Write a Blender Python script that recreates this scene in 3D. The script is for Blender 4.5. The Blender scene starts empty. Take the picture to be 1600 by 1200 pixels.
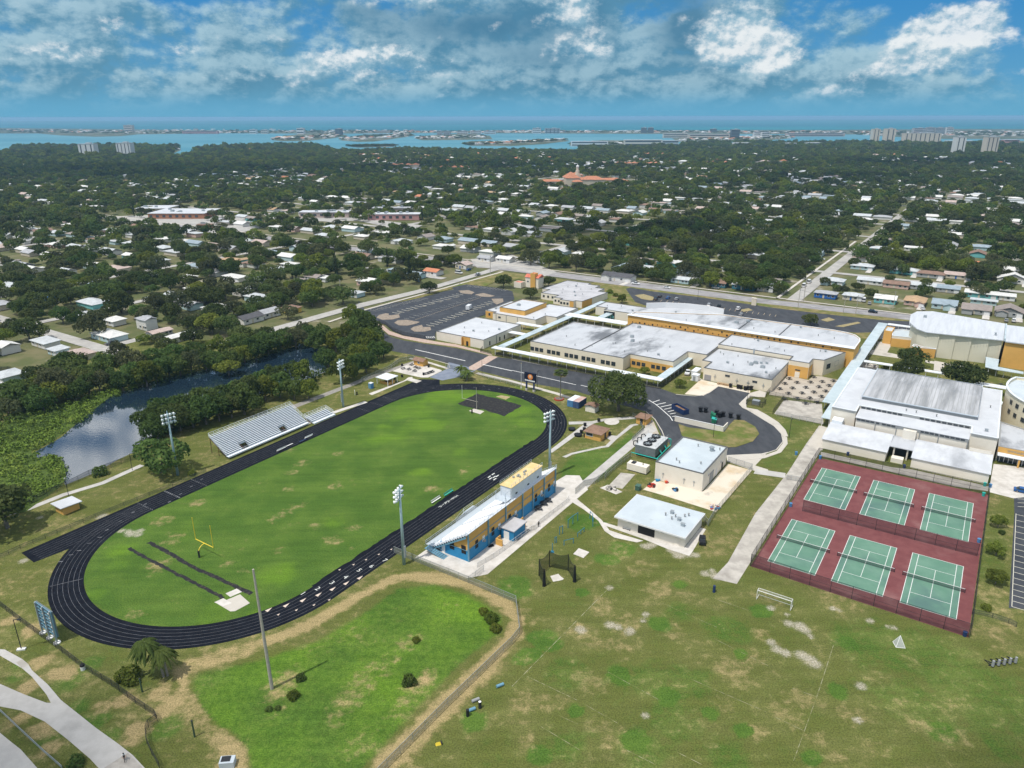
import bpy, math, random
import numpy as np
from mathutils import Vector, Matrix
random.seed(7); rng = np.random.default_rng(11)
SC = bpy.context.scene; COL = SC.collection
PI = math.pi
# ---------------------------------------------------------------- survey frame
# A survey of the place made from the photograph: a sight line through a photo pixel meets the level z in one point.
FOC, PIT, ROLL, HCAM = 1148.0, math.radians(20.0), math.radians(-0.1), 102.2
def W(px, py, z=0.0):
    u = (px - 800) / FOC; v = (600 - py) / FOC
    c, s = math.cos(ROLL), math.sin(ROLL); u, v = c*u - s*v, s*u + c*v
    d = (u, math.cos(PIT) + v*math.sin(PIT), -math.sin(PIT) + v*math.cos(PIT))
    t = (z - HCAM) / d[2]
    return Vector((d[0]*t, d[1]*t, z))
def q(x0, y0, s): return lambda x, y, z=0.0: W(x0 + x/s, y0 + y/s, z)
S6 = 1600/260.
CA = math.radians(56.7)                      # the campus grid: a runs along the track, n to its left
EA = Vector((math.cos(CA), math.sin(CA), 0)); EN = Vector((-math.sin(CA), math.cos(CA), 0))
def C(a, n, z=0.0):
    p = EA*a + EN*n; p.z = z; return p
def AN(p): return (p.x*EA.x + p.y*EA.y, p.x*EN.x + p.y*EN.y)
# ---------------------------------------------------------------- materials
MATS = {}
def lin(c):
    return tuple((x/12.92 if x <= .04045 else ((x+.055)/1.055)**2.4) for x in c)
def mat(name, base, rough=.8, c2=None, scale=1.0, c3=None, scale3=.15, metal=0., spec=.3, stretch=None, bump=0., thr=(.35,.65), thr3=(.5,.7), rnd=0., alpha=1.0, transl=0., obj=False, detail=5, emit=None, rot=0.):
    if name in MATS: return MATS[name]
    m = bpy.data.materials.new(name); m.use_nodes = True; nt = m.node_tree; N = nt.nodes; L = nt.links
    b = N['Principled BSDF']; b.inputs['Roughness'].default_value = rough; b.inputs['Metallic'].default_value = metal
    b.inputs['Specular IOR Level'].default_value = spec
    b.inputs['Base Color'].default_value = (*base, 1)
    def noise(sc, dt, st):
        if obj: src = N.new('ShaderNodeTexCoord').outputs['Object']
        else: src = N.new('ShaderNodeNewGeometry').outputs['Position']
        if rot:
            mr = N.new('ShaderNodeMapping'); mr.inputs['Rotation'].default_value = (0, 0, -rot); L.new(src, mr.inputs[0]); src = mr.outputs[0]
        if st:
            mp = N.new('ShaderNodeMapping'); mp.inputs['Scale'].default_value = st; L.new(src, mp.inputs[0]); src = mp.outputs[0]
        n = N.new('ShaderNodeTexNoise'); n.inputs['Scale'].default_value = sc; n.inputs['Detail'].default_value = dt
        n.inputs['Roughness'].default_value = .62
        L.new(src, n.inputs['Vector']); return n.outputs['Fac']
    def ramp(f, t):
        r = N.new('ShaderNodeMapRange'); r.inputs[1].default_value = t[0]; r.inputs[2].default_value = t[1]; r.interpolation_type = 'SMOOTHSTEP'
        L.new(f, r.inputs[0]); return r.outputs[0]
    out = None
    def mix(fac, a, bcol):
        x = N.new('ShaderNodeMix'); x.data_type = 'RGBA'
        if fac is not None: L.new(fac, x.inputs[0])
        if a is None: x.inputs[6].default_value = (*base, 1)
        else: L.new(a, x.inputs[6])
        if isinstance(bcol, tuple): x.inputs[7].default_value = (*bcol, 1)
        else: L.new(bcol, x.inputs[7])
        return x.outputs[2]
    if c2: 
        nf = noise(scale, detail, stretch); out = mix(ramp(nf, thr), out, c2)
        if bump:
            bp = N.new('ShaderNodeBump'); bp.inputs['Strength'].default_value = bump; bp.inputs['Distance'].default_value = .1
            L.new(nf, bp.inputs['Height']); L.new(bp.outputs[0], b.inputs['Normal'])
    if c3: out = mix(ramp(noise(scale3, 6, stretch), thr3), out, c3)
    if rnd:
        oi = N.new('ShaderNodeObjectInfo'); h = N.new('ShaderNodeHueSaturation')
        mr = N.new('ShaderNodeMapRange'); mr.inputs[3].default_value = 1-rnd; mr.inputs[4].default_value = 1+rnd
        L.new(oi.outputs['Random'], mr.inputs[0]); L.new(mr.outputs[0], h.inputs['Value'])
        mh = N.new('ShaderNodeMath'); mh.operation = 'MULTIPLY_ADD'; mh.inputs[1].default_value = -rnd*.09; mh.inputs[2].default_value = .5+rnd*.035
        fr = N.new('ShaderNodeMath'); fr.operation = 'FRACT'; f7 = N.new('ShaderNodeMath'); f7.operation = 'MULTIPLY'; f7.inputs[1].default_value = 7.31
        L.new(oi.outputs['Random'], f7.inputs[0]); L.new(f7.outputs[0], fr.inputs[0]); L.new(fr.outputs[0], mh.inputs[0]); L.new(mh.outputs[0], h.inputs['Hue'])
        if out is not None: L.new(out, h.inputs['Color'])
        else: h.inputs['Color'].default_value = (*base, 1)
        out = h.outputs[0]
    if out is not None: L.new(out, b.inputs['Base Color'])
    if emit: b.inputs['Emission Color'].default_value = (*emit[:3], 1); b.inputs['Emission Strength'].default_value = emit[3]
    if alpha < 1: b.inputs['Alpha'].default_value = alpha
    if transl and out is not None:
        tl = N.new('ShaderNodeBsdfTranslucent'); mx = N.new('ShaderNodeMixShader'); mx.inputs[0].default_value = transl; L.new(out, tl.inputs[0]); L.new(b.outputs[0], mx.inputs[1]); L.new(tl.outputs[0], mx.inputs[2]); L.new(mx.outputs[0], N['Material Output'].inputs[0])
    MATS[name] = m; return m
def plain(name, c, rough=.7, metal=0., rnd=0): return mat(name, c, rough, metal=metal, rnd=rnd)
M = dict(
 asphalt=mat('asphalt', (.042,.046,.054), .85, (.062,.066,.075), .35, (.10,.105,.112), .06, stretch=(1,.35,1), thr3=(.55,.8)),
 lot=mat('lot_asphalt', (.036,.041,.052), .85, (.055,.061,.072), .3, (.075,.08,.092), .05, thr3=(.5,.8)),
 oldroad=mat('old_road', (.27,.26,.27), .9, (.33,.32,.32), .25, (.22,.21,.21), .05),
 paleroad=mat('pale_road', (.44,.425,.40), .9, (.37,.36,.34), .25, (.30,.29,.28), .06),
 bluegrey=mat('gate_asphalt', (.17,.20,.26), .9, (.22,.25,.31), .4),
 track=mat('track_rubber', (.008,.009,.014), .95, (.012,.014,.020), .5, (.019,.021,.029), .12, thr3=(.55,.8), spec=.05),
 runway=mat('runway_rubber', (.018,.018,.02), .9, (.05,.045,.035), 1.2, thr=(.5,.62)),
 white=plain('white_paint', (.78,.78,.76), .6), line=mat('court_line', (.72,.74,.72), .7, (.6,.64,.6), 2.), lane=mat('lane_line', (.21,.22,.24), .9, (.11,.115,.125), .6),
 faded=mat('faded_line', (.34,.33,.22), .9, (.16,.165,.06), .8, thr=(.42,.55)),
 parkline=mat('parking_line', (.62,.60,.5), .8), parkwarm=mat('parking_line_tan', (.55,.44,.3), .8),
 concrete=mat('concrete', (.53,.495,.44), .9, (.50,.465,.41), .35, (.38,.35,.30), .12, thr3=(.58,.75)),
 concw=mat('bright_concrete', (.62,.59,.55), .9, (.53,.50,.455), .5, (.44,.41,.37), .15),
 concg=mat('weathered_concrete', (.50,.47,.42), .9, (.36,.335,.30), .3, (.25,.23,.2), .1, thr3=(.55,.75)),
 patio=mat('stained_patio', (.46,.41,.34), .9, (.37,.32,.26), .2, (.52,.48,.42), .1),
 rust=mat('rust_stained_concrete', (.66,.60,.50), .9, (.55,.43,.28), .13, (.40,.36,.31), .2, thr=(.45,.7), thr3=(.6,.75)),
 path=mat('path_concrete', (.50,.485,.46), .9, (.44,.425,.40), .4, (.36,.35,.33), .08),
 brick=mat('brick_paving', (.42,.30,.25), .9, (.5,.40,.33), 1.0),
 sand=mat('white_sand', (.72,.68,.62), .95, (.45,.38,.28), .6, thr=(.5,.65)),
 roofw=mat('white_roof_membrane', (.50,.52,.55), .7, (.42,.44,.47), .2, (.15,.16,.175), .05, stretch=(1,.45,1), thr=(.4,.7), thr3=(.50,.66), rot=CA+PI/2),
 roofclean=mat('clean_white_roof', (.58,.60,.63), .6, (.52,.54,.57), .2, (.36,.38,.41), .08, thr3=(.6,.8)),
 roofg=mat('grey_gravel_roof', (.40,.40,.42), .9, (.50,.50,.52), .15, (.28,.28,.30), .08, thr3=(.55,.75)),
 roofblue=mat('pale_metal_deck', (.47,.53,.57), .6, (.54,.60,.64), .12, (.36,.40,.43), .3, thr3=(.6,.8)),
 seam=mat('seamed_metal_roof', (.43,.44,.46), .6, (.50,.51,.53), .5, (.24,.25,.26), .22, stretch=(.10,1.1,1), thr3=(.40,.68), rot=CA),
 seamw=mat('pale_seamed_roof', (.60,.63,.67), .5, (.52,.55,.59), .5, stretch=(.12,1.2,1), rot=CA),
 canopy=mat('canopy_metal', (.44,.53,.57), .5, (.52,.60,.64), .3, (.36,.43,.46), .1),
 canopyw=mat('canopy_white', (.74,.78,.81), .5, (.68,.72,.75), .3),
 cream=mat('cream_wall', (.80,.71,.56), .85, (.74,.655,.51), .15),
 creamy=mat('yellow_cream_wall', (.74,.67,.50), .85, (.68,.61,.45), .15),
 greige=mat('ribbed_greige_wall', (.66,.63,.51), .85, (.61,.585,.47), .12),
 beige=mat('white_stucco_wall', (.80,.745,.65), .85, (.75,.69,.59), .2),
 yellow=mat('ochre_wall', (.70,.40,.11), .8, (.64,.365,.10), .2),
 blue=mat('blue_wall', (.022,.21,.42), .6, (.026,.235,.46), .4),
 bluesteel=mat('blue_steel', (.16,.33,.44), .5, metal=.2), seatal=mat('bleacher_aluminium', (.80,.84,.88), .5, (.72,.77,.82), .6),
 seatw=mat('bleacher_white', (.80,.82,.84), .5), alu=mat('grey_aluminium', (.50,.56,.61), .5, metal=.1),
 steel=mat('galvanised_steel', (.40,.44,.46), .5, metal=.5), poleb=mat('pale_teal_pole', (.34,.46,.49), .5, metal=.2),
 dark=plain('dark_metal', (.025,.027,.03), .6), black=plain('black_plastic', (.012,.012,.014), .6),
 glass=mat('window_glass', (.03,.04,.05), .12, spec=.6), trim=plain('dark_roof_trim', (.10,.105,.11), .6), trimw=plain('white_trim', (.7,.7,.7), .6),
 shadegrey=plain('grey_eave', (.30,.31,.31), .7),
 maroon=mat('maroon_court', (.155,.048,.050), .9, (.19,.064,.064), .4, (.24,.115,.11), .09, thr3=(.52,.75)),
 court=mat('green_court', (.105,.225,.160), .85, (.14,.265,.195), .18, (.085,.165,.145), .07, thr3=(.45,.7)),
 net=mat('tennis_net', (.02,.025,.03), .9, alpha=.55), link=mat('chain_link', (.16,.17,.17), .6, metal=.3, alpha=.30), linkb=mat('black_chain_link', (.03,.03,.035), .7, alpha=.42),
 linkt=mat('weedy_chain_link', (.24,.25,.20), .8, alpha=.55), rail=mat('iron_railing',(.02,.02,.022),.7,alpha=.62), cage=mat('cage_netting', (.015,.02,.012), .9, alpha=.6), thinnet=mat('white_netting', (.7,.72,.72), .9, alpha=.45),
 goalyellow=plain('goal_yellow', (.75,.56,.05), .4), red=plain('red_paint', (.45,.05,.03), .5), tileroof=mat('orange_tile_roof', (.62,.20,.13), .8, (.52,.15,.09), .6),
 shingle=mat('brown_shingle', (.27,.17,.12), .9, (.22,.135,.095), .8), green=plain('dumpster_green', (.02,.17,.09), .5), navy=plain('dumpster_navy', (.018,.04,.12), .5),
 containerb=mat('container_blue', (.06,.20,.42), .5, (.09,.25,.47), .8), containern=mat('container_navy', (.04,.08,.2), .5), rustred=mat('rusty_container_top', (.50,.30,.26), .8, (.6,.5,.46), .4),
 teal=plain('teal_pipe', (.03,.42,.36), .5), bluebar=plain('blue_bar', (.03,.20,.32), .5), signnavy=plain('sign_navy', (.012,.014,.035), .4), orange=plain('sign_orange', (.75,.25,.06), .5),
 bark=mat('bark', (.13,.11,.09), .9, (.2,.175,.15), 2.), palmtrunk=mat('palm_trunk', (.20,.18,.15), .9, (.27,.245,.21), 3.),
 wood=mat('pole_wood', (.36,.33,.28), .9, (.44,.41,.35), 1.5), tyre=plain('tyre_rubber', (.015,.015,.015), .8), rim=plain('wheel_rim', (.4,.4,.42), .4, .6),
 lamp=plain('flood_lamp', (.75,.78,.78), .3), skin=plain('skin', (.45,.28,.2), .6), hair=plain('dark_hair', (.02,.015,.01), .7),
 cwhite=plain('car_white', (.72,.73,.74), .3), cblack=plain('car_black', (.015,.017,.022), .25), csilver=plain('car_silver', (.40,.42,.44), .3, .4), cblue=plain('car_blue', (.02,.10,.30), .3), cgrey=plain('car_grey', (.10,.11,.12), .3),
)
def leafmat(name, c, c2, rnd=.34, sc=.5):
    return mat(name, c, .75, c2, sc, obj=True, rnd=rnd, spec=.15, thr=(.4,.62), detail=3, transl=.48)
M['oak'] = leafmat('oak_leaves', (.110,.145,.042), (.066,.096,.028), sc=3.)
M['bright'] = leafmat('bright_leaves', (.175,.215,.036), (.11,.150,.026), sc=3.)
M['dull'] = leafmat('dull_leaves', (.118,.132,.058), (.074,.090,.040), sc=3.)
M['mangrove'] = leafmat('mangrove_leaves', (.108,.168,.042), (.068,.112,.028), sc=3.)
M['pine'] = leafmat('pine_needles', (.045,.065,.030), (.028,.043,.020), .2, 3.)
M['frond'] = leafmat('palm_fronds', (.15,.20,.05), (.10,.145,.032), .2, 2.)
M['dryfrond'] = leafmat('dry_fronds', (.30,.26,.13), (.2,.17,.08), .2, 2.)
M['tuft'] = mat('rough_grass', (.085,.150,.018), .9, (.060,.115,.014), .9, (.150,.175,.030), .13, spec=.05, transl=.3)
M['duckweed'] = mat('marsh_leaves', (.14,.21,.03), .85, (.095,.15,.024), .8, (.20,.25,.045), .15, rnd=.15, spec=.15)
# ---------------------------------------------------------------- objects
def put(o, parent=None):
    COL.objects.link(o)
    if parent is not None: o.parent = parent
    return o
def tag(o, label=None, cat=None, group=None, kind=None):
    if label: o['label'] = label
    if cat: o['category'] = cat
    if group: o['group'] = group
    if kind: o['kind'] = kind
    return o
def thing(name, label, cat, loc=(0,0,0), rz=0., group=None):
    o = bpy.data.objects.new(name, None); o.empty_display_size = .3
    o.location = loc; o.rotation_euler = (0, 0, rz); put(o); return tag(o, label, cat, group)
def cthing(name, label, cat, a, n, group=None, dz=0.): return thing(name, label, cat, C(a, n, dz), CA, group)
def part(name, me, parent, loc=(0,0,0), rz=0., scale=None):
    o = bpy.data.objects.new(name, me); put(o, parent); o.location = loc; o.rotation_euler = (0,0,rz)
    if scale is not None: o.scale = (scale,)*3 if not hasattr(scale, '__len__') else scale
    return o
def copy_tree(o, parent=None):
    c = o.copy(); COL.objects.link(c); c.parent = parent
    for k in list(o.children): copy_tree(k, c)
    return c
class MB:
    def __init__(s): s.v=[]; s.f=[]; s.m=[]; s.cur=0
    def add(s, vs, fs):
        k=len(s.v); s.v += [tuple(p) for p in vs]; s.f += [tuple(i+k for i in f) for f in fs]; s.m += [s.cur]*len(fs); return s
    def poly(s, pts, z=None):
        return s.add([(p[0],p[1],p[2] if z is None else z) for p in pts], [tuple(range(len(pts)))])
    def prism(s, pts, z0, z1, bottom=False):
        n=len(pts)
        if area(pts) < 0: pts = pts[::-1]
        vs=[(p[0],p[1],z0) for p in pts]+[(p[0],p[1],z1) for p in pts]
        fs=[(i,(i+1)%n,n+(i+1)%n,n+i) for i in range(n)]+[tuple(range(n,2*n))]
        if bottom: fs.append(tuple(range(n-1,-1,-1)))
        return s.add(vs,fs)
    def box(s, c, d, rz=0., rx=0., ry=0.):
        R = Matrix.Rotation(rz,3,'Z') @ Matrix.Rotation(ry,3,'Y') @ Matrix.Rotation(rx,3,'X'); c=Vector(c)
        vs=[c + R @ Vector((x*d[0]/2,y*d[1]/2,z*d[2]/2)) for z in (-1,1) for y in (-1,1) for x in (-1,1)]
        return s.add(vs,[(0,2,3,1),(4,5,7,6),(0,1,5,4),(2,6,7,3),(0,4,6,2),(1,3,7,5)])
    def beam(s, p0, p1, w, h=None):
        p0=Vector(p0); p1=Vector(p1); d=p1-p0; L=d.length
        if L<1e-6: return s
        d/=L; up=Vector((0,0,1)) if abs(d.z)<.95 else Vector((1,0,0)); x=d.cross(up).normalized(); y=x.cross(d); h=h or w
        vs=[p+x*(i*w/2)+y*(j*h/2) for p in (p0,p1) for i,j in ((-1,-1),(1,-1),(1,1),(-1,1))]
        return s.add(vs,[(3,2,1,0),(4,5,6,7),(0,1,5,4),(1,2,6,5),(2,3,7,6),(3,0,4,7)])
    def tube(s, p0, p1, r0, r1=None, n=8, caps=True):
        p0=Vector(p0); p1=Vector(p1); r1=r0 if r1 is None else r1; d=(p1-p0).normalized(); up=Vector((0,0,1)) if abs(d.z)<.95 else Vector((1,0,0))
        x=d.cross(up).normalized(); y=x.cross(d)
        vs=[p+(x*math.cos(2*PI*i/n)+y*math.sin(2*PI*i/n))*r for p,r in ((p0,r0),(p1,r1)) for i in range(n)]
        fs=[(i,(i+1)%n,n+(i+1)%n,n+i)[::-1] for i in range(n)]
        if caps: fs+=[tuple(range(n)),tuple(range(2*n-1,n-1,-1))]
        return s.add(vs,fs)
    def path(s, pts, r, n=6):
        for i in range(len(pts)-1): s.tube(pts[i],pts[i+1],r,r,n)
        return s
    def ball(s, c, r, nu=10, nv=6, sc=(1,1,1)):
        c=Vector(c); vs=[c+Vector((0,0,-r*sc[2]))]
        for j in range(1,nv):
            t=-PI/2+PI*j/nv
            vs+=[c+Vector((r*sc[0]*math.cos(t)*math.cos(2*PI*i/nu),r*sc[1]*math.cos(t)*math.sin(2*PI*i/nu),r*sc[2]*math.sin(t))) for i in range(nu)]
        vs.append(c+Vector((0,0,r*sc[2]))); L=len(vs)-1
        fs=[(0,1+(i+1)%nu,1+i) for i in range(nu)]
        for j in range(nv-2): fs+=[(1+j*nu+i,1+j*nu+(i+1)%nu,1+(j+1)*nu+(i+1)%nu,1+(j+1)*nu+i) for i in range(nu)]
        fs+=[(L,1+(nv-2)*nu+i,1+(nv-2)*nu+(i+1)%nu) for i in range(nu)]
        return s.add(vs,fs)
    def mesh(s, name, *mats, smooth=False):
        me=bpy.data.meshes.new(name); me.from_pydata(s.v,[],s.f)
        for m in mats: me.materials.append(M[m] if isinstance(m,str) else m)
        if any(s.m): me.polygons.foreach_set('material_index', s.m)
        if smooth: me.polygons.foreach_set('use_smooth',[True]*len(s.f))
        me.update(); return me
    def build(s, name, m, parent=None, loc=(0,0,0), rz=0., smooth=False):
        ms = m if isinstance(m,(list,tuple)) else [m]
        return part(name, s.mesh(name,*ms,smooth=smooth), parent, loc, rz)
def area(p): return sum(p[i][0]*p[(i+1)%len(p)][1]-p[(i+1)%len(p)][0]*p[i][1] for i in range(len(p)))/2
def inset(pts, d):
    if area(pts)<0: pts=pts[::-1]
    n=len(pts); out=[]
    for i in range(n):
        a=Vector(pts[i-1][:2]); b=Vector(pts[i][:2]); c=Vector(pts[(i+1)%n][:2])
        e1=(b-a).normalized(); e2=(c-b).normalized(); n1=Vector((-e1.y,e1.x)); n2=Vector((-e2.y,e2.x))
        m=(n1+n2); k=m.dot(n1)
        out.append(tuple(b+m*(d/k if k>.2 else d)))
    return out
def rect(a0,a1,n0,n1): return [(a0,n0),(a1,n0),(a1,n1),(a0,n1)]
def struct(name, mb, m, label=None, kind='structure'):
    o = mb.build(name, m); o['kind']=kind
    if label: o['label']=label
    return o
def sheet(name, pts, z, m, kind='structure', h=None):
    mb=MB(); pts=[(p[0],p[1]) for p in pts]
    if area(pts)<0: pts=pts[::-1]
    if h: mb.prism(pts, 0, h)
    else: mb.poly(pts, z)
    return struct(name, mb, m, kind=kind)
def px(*ps): return [W(*p) for p in ps]
def vx(f, *ps): return [f(*p) for p in ps]
def cp(*ps): return [C(*p) for p in ps]
def strip(mb, p0, p1, w, z):
    p0=Vector((p0[0],p0[1])); p1=Vector((p1[0],p1[1])); d=(p1-p0).normalized(); x=Vector((d.y,-d.x))*w/2
    mb.add([(*(p0-x),z),(*(p0+x),z),(*(p1+x),z),(*(p1-x),z)],[(0,1,2,3)])
def ribbon(pts, w):
    """outline of a path of width w (number or list) along the points"""
    L=[];R=[];n=len(pts)
    for i,p in enumerate(pts):
        a=Vector(pts[max(i-1,0)][:2]); b=Vector(pts[min(i+1,n-1)][:2]); d=(b-a).normalized(); x=Vector((-d.y,d.x)); k=(w[i] if hasattr(w,'__len__') else w)/2
        L.append(Vector(p[:2])+x*k); R.append(Vector(p[:2])-x*k)
    return [(v.x,v.y) for v in L+R[::-1]]
def text_mesh(s, size, m, depth=.0):
    cu=bpy.data.curves.new('lettering','FONT'); cu.body=s; cu.size=size; cu.align_x='CENTER'; cu.align_y='CENTER'; cu.extrude=depth; cu.resolution_u=2
    o=bpy.data.objects.new('lettering',cu); COL.objects.link(o); dg=bpy.context.evaluated_depsgraph_get(); dg.update()
    me=bpy.data.meshes.new_from_object(o.evaluated_get(dg)); bpy.data.objects.remove(o); me.materials.clear(); me.materials.append(M[m]); return me
# ---------------------------------------------------------------- camera, sun, sky, air
cam=bpy.data.objects.new('camera',bpy.data.cameras.new('camera')); COL.objects.link(cam); SC.camera=cam
cam.location=(0,0,HCAM); cam.rotation_euler=(PI/2-PIT,0,0)
cam.rotation_euler=(Matrix.Rotation(PI/2-PIT,3,'X') @ Matrix.Rotation(ROLL,3,'Z')).to_euler()
cam.data.sensor_fit='HORIZONTAL'; cam.data.sensor_width=36.; cam.data.lens=36.*FOC/1600.; cam.data.clip_start=.5; cam.data.clip_end=90000
SUN_EL=math.radians(66); SD=Vector((-.77,-.64,0)).normalized(); SUN_DIR=Vector((SD.x*math.cos(SUN_EL),SD.y*math.cos(SUN_EL),math.sin(SUN_EL)))
sl=bpy.data.lights.new('sun','SUN'); sl.energy=3.7; sl.angle=math.radians(.6); sl.color=(1,.955,.88)
so=bpy.data.objects.new('sun',sl); COL.objects.link(so); so.rotation_euler=SUN_DIR.to_track_quat('Z','Y').to_euler(); so.location=(0,0,400)
wd=bpy.data.worlds.new('World'); SC.world=wd; wd.use_nodes=True; nt=wd.node_tree; N=nt.nodes; L=nt.links
bg=N['Background']; bg.inputs[1].default_value=1.0
def mth(op,*a):
    n=N.new('ShaderNodeMath'); n.operation=op
    for i,x in enumerate(a):
        if isinstance(x,(int,float)): n.inputs[i].default_value=x
        else: L.new(x,n.inputs[i])
    return n.outputs[0]
def smooth(x,a,b):
    n=N.new('ShaderNodeMapRange'); n.interpolation_type='SMOOTHSTEP'; n.inputs[1].default_value=a; n.inputs[2].default_value=b; L.new(x,n.inputs[0]); return n.outputs[0]
def wmix(f,a,b):
    n=N.new('ShaderNodeMix'); n.data_type='RGBA'
    if isinstance(f,(int,float)): n.inputs[0].default_value=f
    else: L.new(f,n.inputs[0])
    for i,x in ((6,a),(7,b)):
        if isinstance(x,tuple): n.inputs[i].default_value=(*x,1)
        else: L.new(x,n.inputs[i])
    return n.outputs[2]
sky=N.new('ShaderNodeTexSky'); sky.sky_type='NISHITA'; sky.sun_disc=False; sky.sun_elevation=SUN_EL; sky.sun_rotation=math.atan2(SD.x,SD.y)
sky.altitude=100; sky.air_density=1.; sky.dust_density=1.2; sky.ozone_density=2.0
sk=N.new('ShaderNodeMix'); sk.data_type='RGBA'; sk.blend_type='MULTIPLY'; sk.inputs[0].default_value=1.; L.new(sky.outputs[0],sk.inputs[6]); sk.inputs[7].default_value=(.085,.085,.085,1)
tc=N.new('ShaderNodeTexCoord'); sp=N.new('ShaderNodeSeparateXYZ'); L.new(tc.outputs['Generated'],sp.inputs[0])
az=mth('ARCTAN2',sp.outputs[0],sp.outputs[1]); el=mth('ARCSINE',sp.outputs[2])
AZ2,EL2=az,el
def cnoise(sx,sy,off,detail,rough=.6,du=0.,dv=0.,dist=0.):
    cb=N.new('ShaderNodeCombineXYZ'); L.new(mth('MULTIPLY_ADD',AZ2,sx,du+off),cb.inputs[0]); L.new(mth('MULTIPLY_ADD',EL2,sy,dv),cb.inputs[1]); cb.inputs[2].default_value=off
    n=N.new('ShaderNodeTexNoise'); n.inputs['Scale'].default_value=1; n.inputs['Detail'].default_value=detail; n.inputs['Roughness'].default_value=rough; n.inputs['Distortion'].default_value=dist
    L.new(cb.outputs[0],n.inputs['Vector']); return n.outputs['Fac']
def blob(x,y,w,h,amp):
    """a cloud bank at photo bearing x, height y, half width w, half height h"""
    a=mth('MULTIPLY',mth('SUBTRACT',az,math.atan((x-800)/FOC)),FOC/w); e=mth('MULTIPLY',mth('SUBTRACT',el,(182.6-y)/FOC*.985),FOC/h)
    r=mth('ADD',mth('MULTIPLY',a,a),mth('MULTIPLY',e,e)); return mth('MULTIPLY',mth('POWER',2.718,mth('MULTIPLY',r,-1.)),amp)
def total(*b):
    s=b[0]
    for x in b[1:]: s=mth('ADD',s,x)
    return s
def layer(sx,sy,off,detail,rough): return cnoise(sx,sy,off,detail,rough),cnoise(sx,sy,off,detail,rough,du=-.10,dv=.26)
b0,b1=layer(7.,13.,3.1,3,.5)            # the great banks
m0,m1=layer(20.,32.,7.7,9,.60)          # the single puffs
h0,h1=layer(34.,46.,5.3,8,.62)          # the curls on the heaps
bank=total(blob(760,46,230,48,.16),blob(1280,140,280,50,.06),blob(420,120,460,80,.07),blob(900,130,500,50,.06),blob(180,50,190,50,.06),blob(980,20,160,40,.08),blob(880,80,110,70,.08),blob(1130,90,120,60,.08),
           blob(1530,120,90,90,-.16),blob(1600,60,90,60,-.10),blob(50,6,80,22,-.14),blob(345,26,40,26,-.12),blob(1380,30,110,18,-.12),blob(800,194,1600,10,-.08),blob(760,158,1000,24,.13))
dens=total(mth('MULTIPLY',b0,.55),mth('MULTIPLY',m0,.62),bank)
cov=smooth(dens,.50,.70)
relief=total(mth('MULTIPLY',mth('SUBTRACT',m0,m1),1.25),mth('MULTIPLY',mth('SUBTRACT',b0,b1),.8))
lit=smooth(relief,-.16,.20)
thick=smooth(dens,.62,.86)
wh=wmix(lit,(.115,.30,.44),(.42,.61,.70))
wh=wmix(mth('MULTIPLY',thick,.75),wh,wmix(lit,(.085,.235,.355),(.30,.48,.58)))
dk=mth('MINIMUM',mth('MULTIPLY',total(blob(770,60,170,24,.9),blob(1050,66,40,50,1.),blob(1010,16,120,16,.8),blob(840,100,70,18,.6),blob(600,40,60,12,.5)),mth('MULTIPLY_ADD',m0,1.8,.05)),.92)
cov=mth('MAXIMUM',cov,mth('MULTIPLY',dk,.9))
wh=wmix(dk,wh,(.075,.215,.335))
# the bright heaps
hb=total(blob(1128,78,58,34,.62),blob(1160,100,60,24,.5),blob(1442,72,50,26,.62),blob(1400,100,46,22,.58),blob(1360,125,40,14,.4),blob(650,22,90,18,.5),blob(880,48,46,32,.42),blob(905,95,60,14,.34),blob(560,104,90,22,.34),blob(500,135,70,10,.28),blob(225,14,70,18,.38),blob(150,105,40,14,.34),blob(330,95,36,18,.34),blob(250,75,30,14,.3),blob(690,120,60,14,.3),blob(1250,150,70,12,.25),blob(1545,132,40,8,.3))
hd=total(hb,mth('MULTIPLY_ADD',m0,.9,-.45),mth('MULTIPLY_ADD',h0,.55,-.275))
hcov=smooth(hd,.13,.40)
hl=smooth(total(mth('MULTIPLY',mth('SUBTRACT',h0,h1),1.0),mth('MULTIPLY',mth('SUBTRACT',m0,m1),.9),mth('MULTIPLY_ADD',hd,.30,-.10)),-.16,.24)
hw=wmix(hl,(.27,.47,.60),(.88,.91,.92))
gz=smooth(el,.0,.15)
base=wmix(gz,(.125,.375,.59),(.045,.255,.57))
hi=smooth(el,.10,.5)
base=wmix(hi,base,sk.outputs[2])
wh=wmix(smooth(el,.16,.40),wh,wmix(lit,(.75,.83,.92),(1.9,1.9,1.86)))
lowf=smooth(el,.003,.03)
cl=wmix(mth('MULTIPLY',cov,mth('MULTIPLY_ADD',lowf,.66,.24)),base,wh)
cl=wmix(mth('MULTIPLY',hcov,mth('MULTIPLY_ADD',lowf,.62,.25)),cl,hw)
cl=wmix(mth('MULTIPLY',smooth(mth('MULTIPLY',el,-1.),-.045,.0),.85),cl,(.135,.40,.60))
L.new(cl,bg.inputs[0])
SC.view_settings.view_transform='Standard'; SC.view_settings.look='None'; SC.view_settings.exposure=0.; SC.view_settings.gamma=1.
cy=SC.cycles; cy.max_bounces=6; cy.diffuse_bounces=3; cy.glossy_bounces=2; cy.transmission_bounces=2; cy.volume_bounces=0; cy.transparent_max_bounces=24
cy.caustics_reflective=False; cy.caustics_refractive=False; cy.sample_clamp_indirect=6; cy.use_denoising=True
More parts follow.
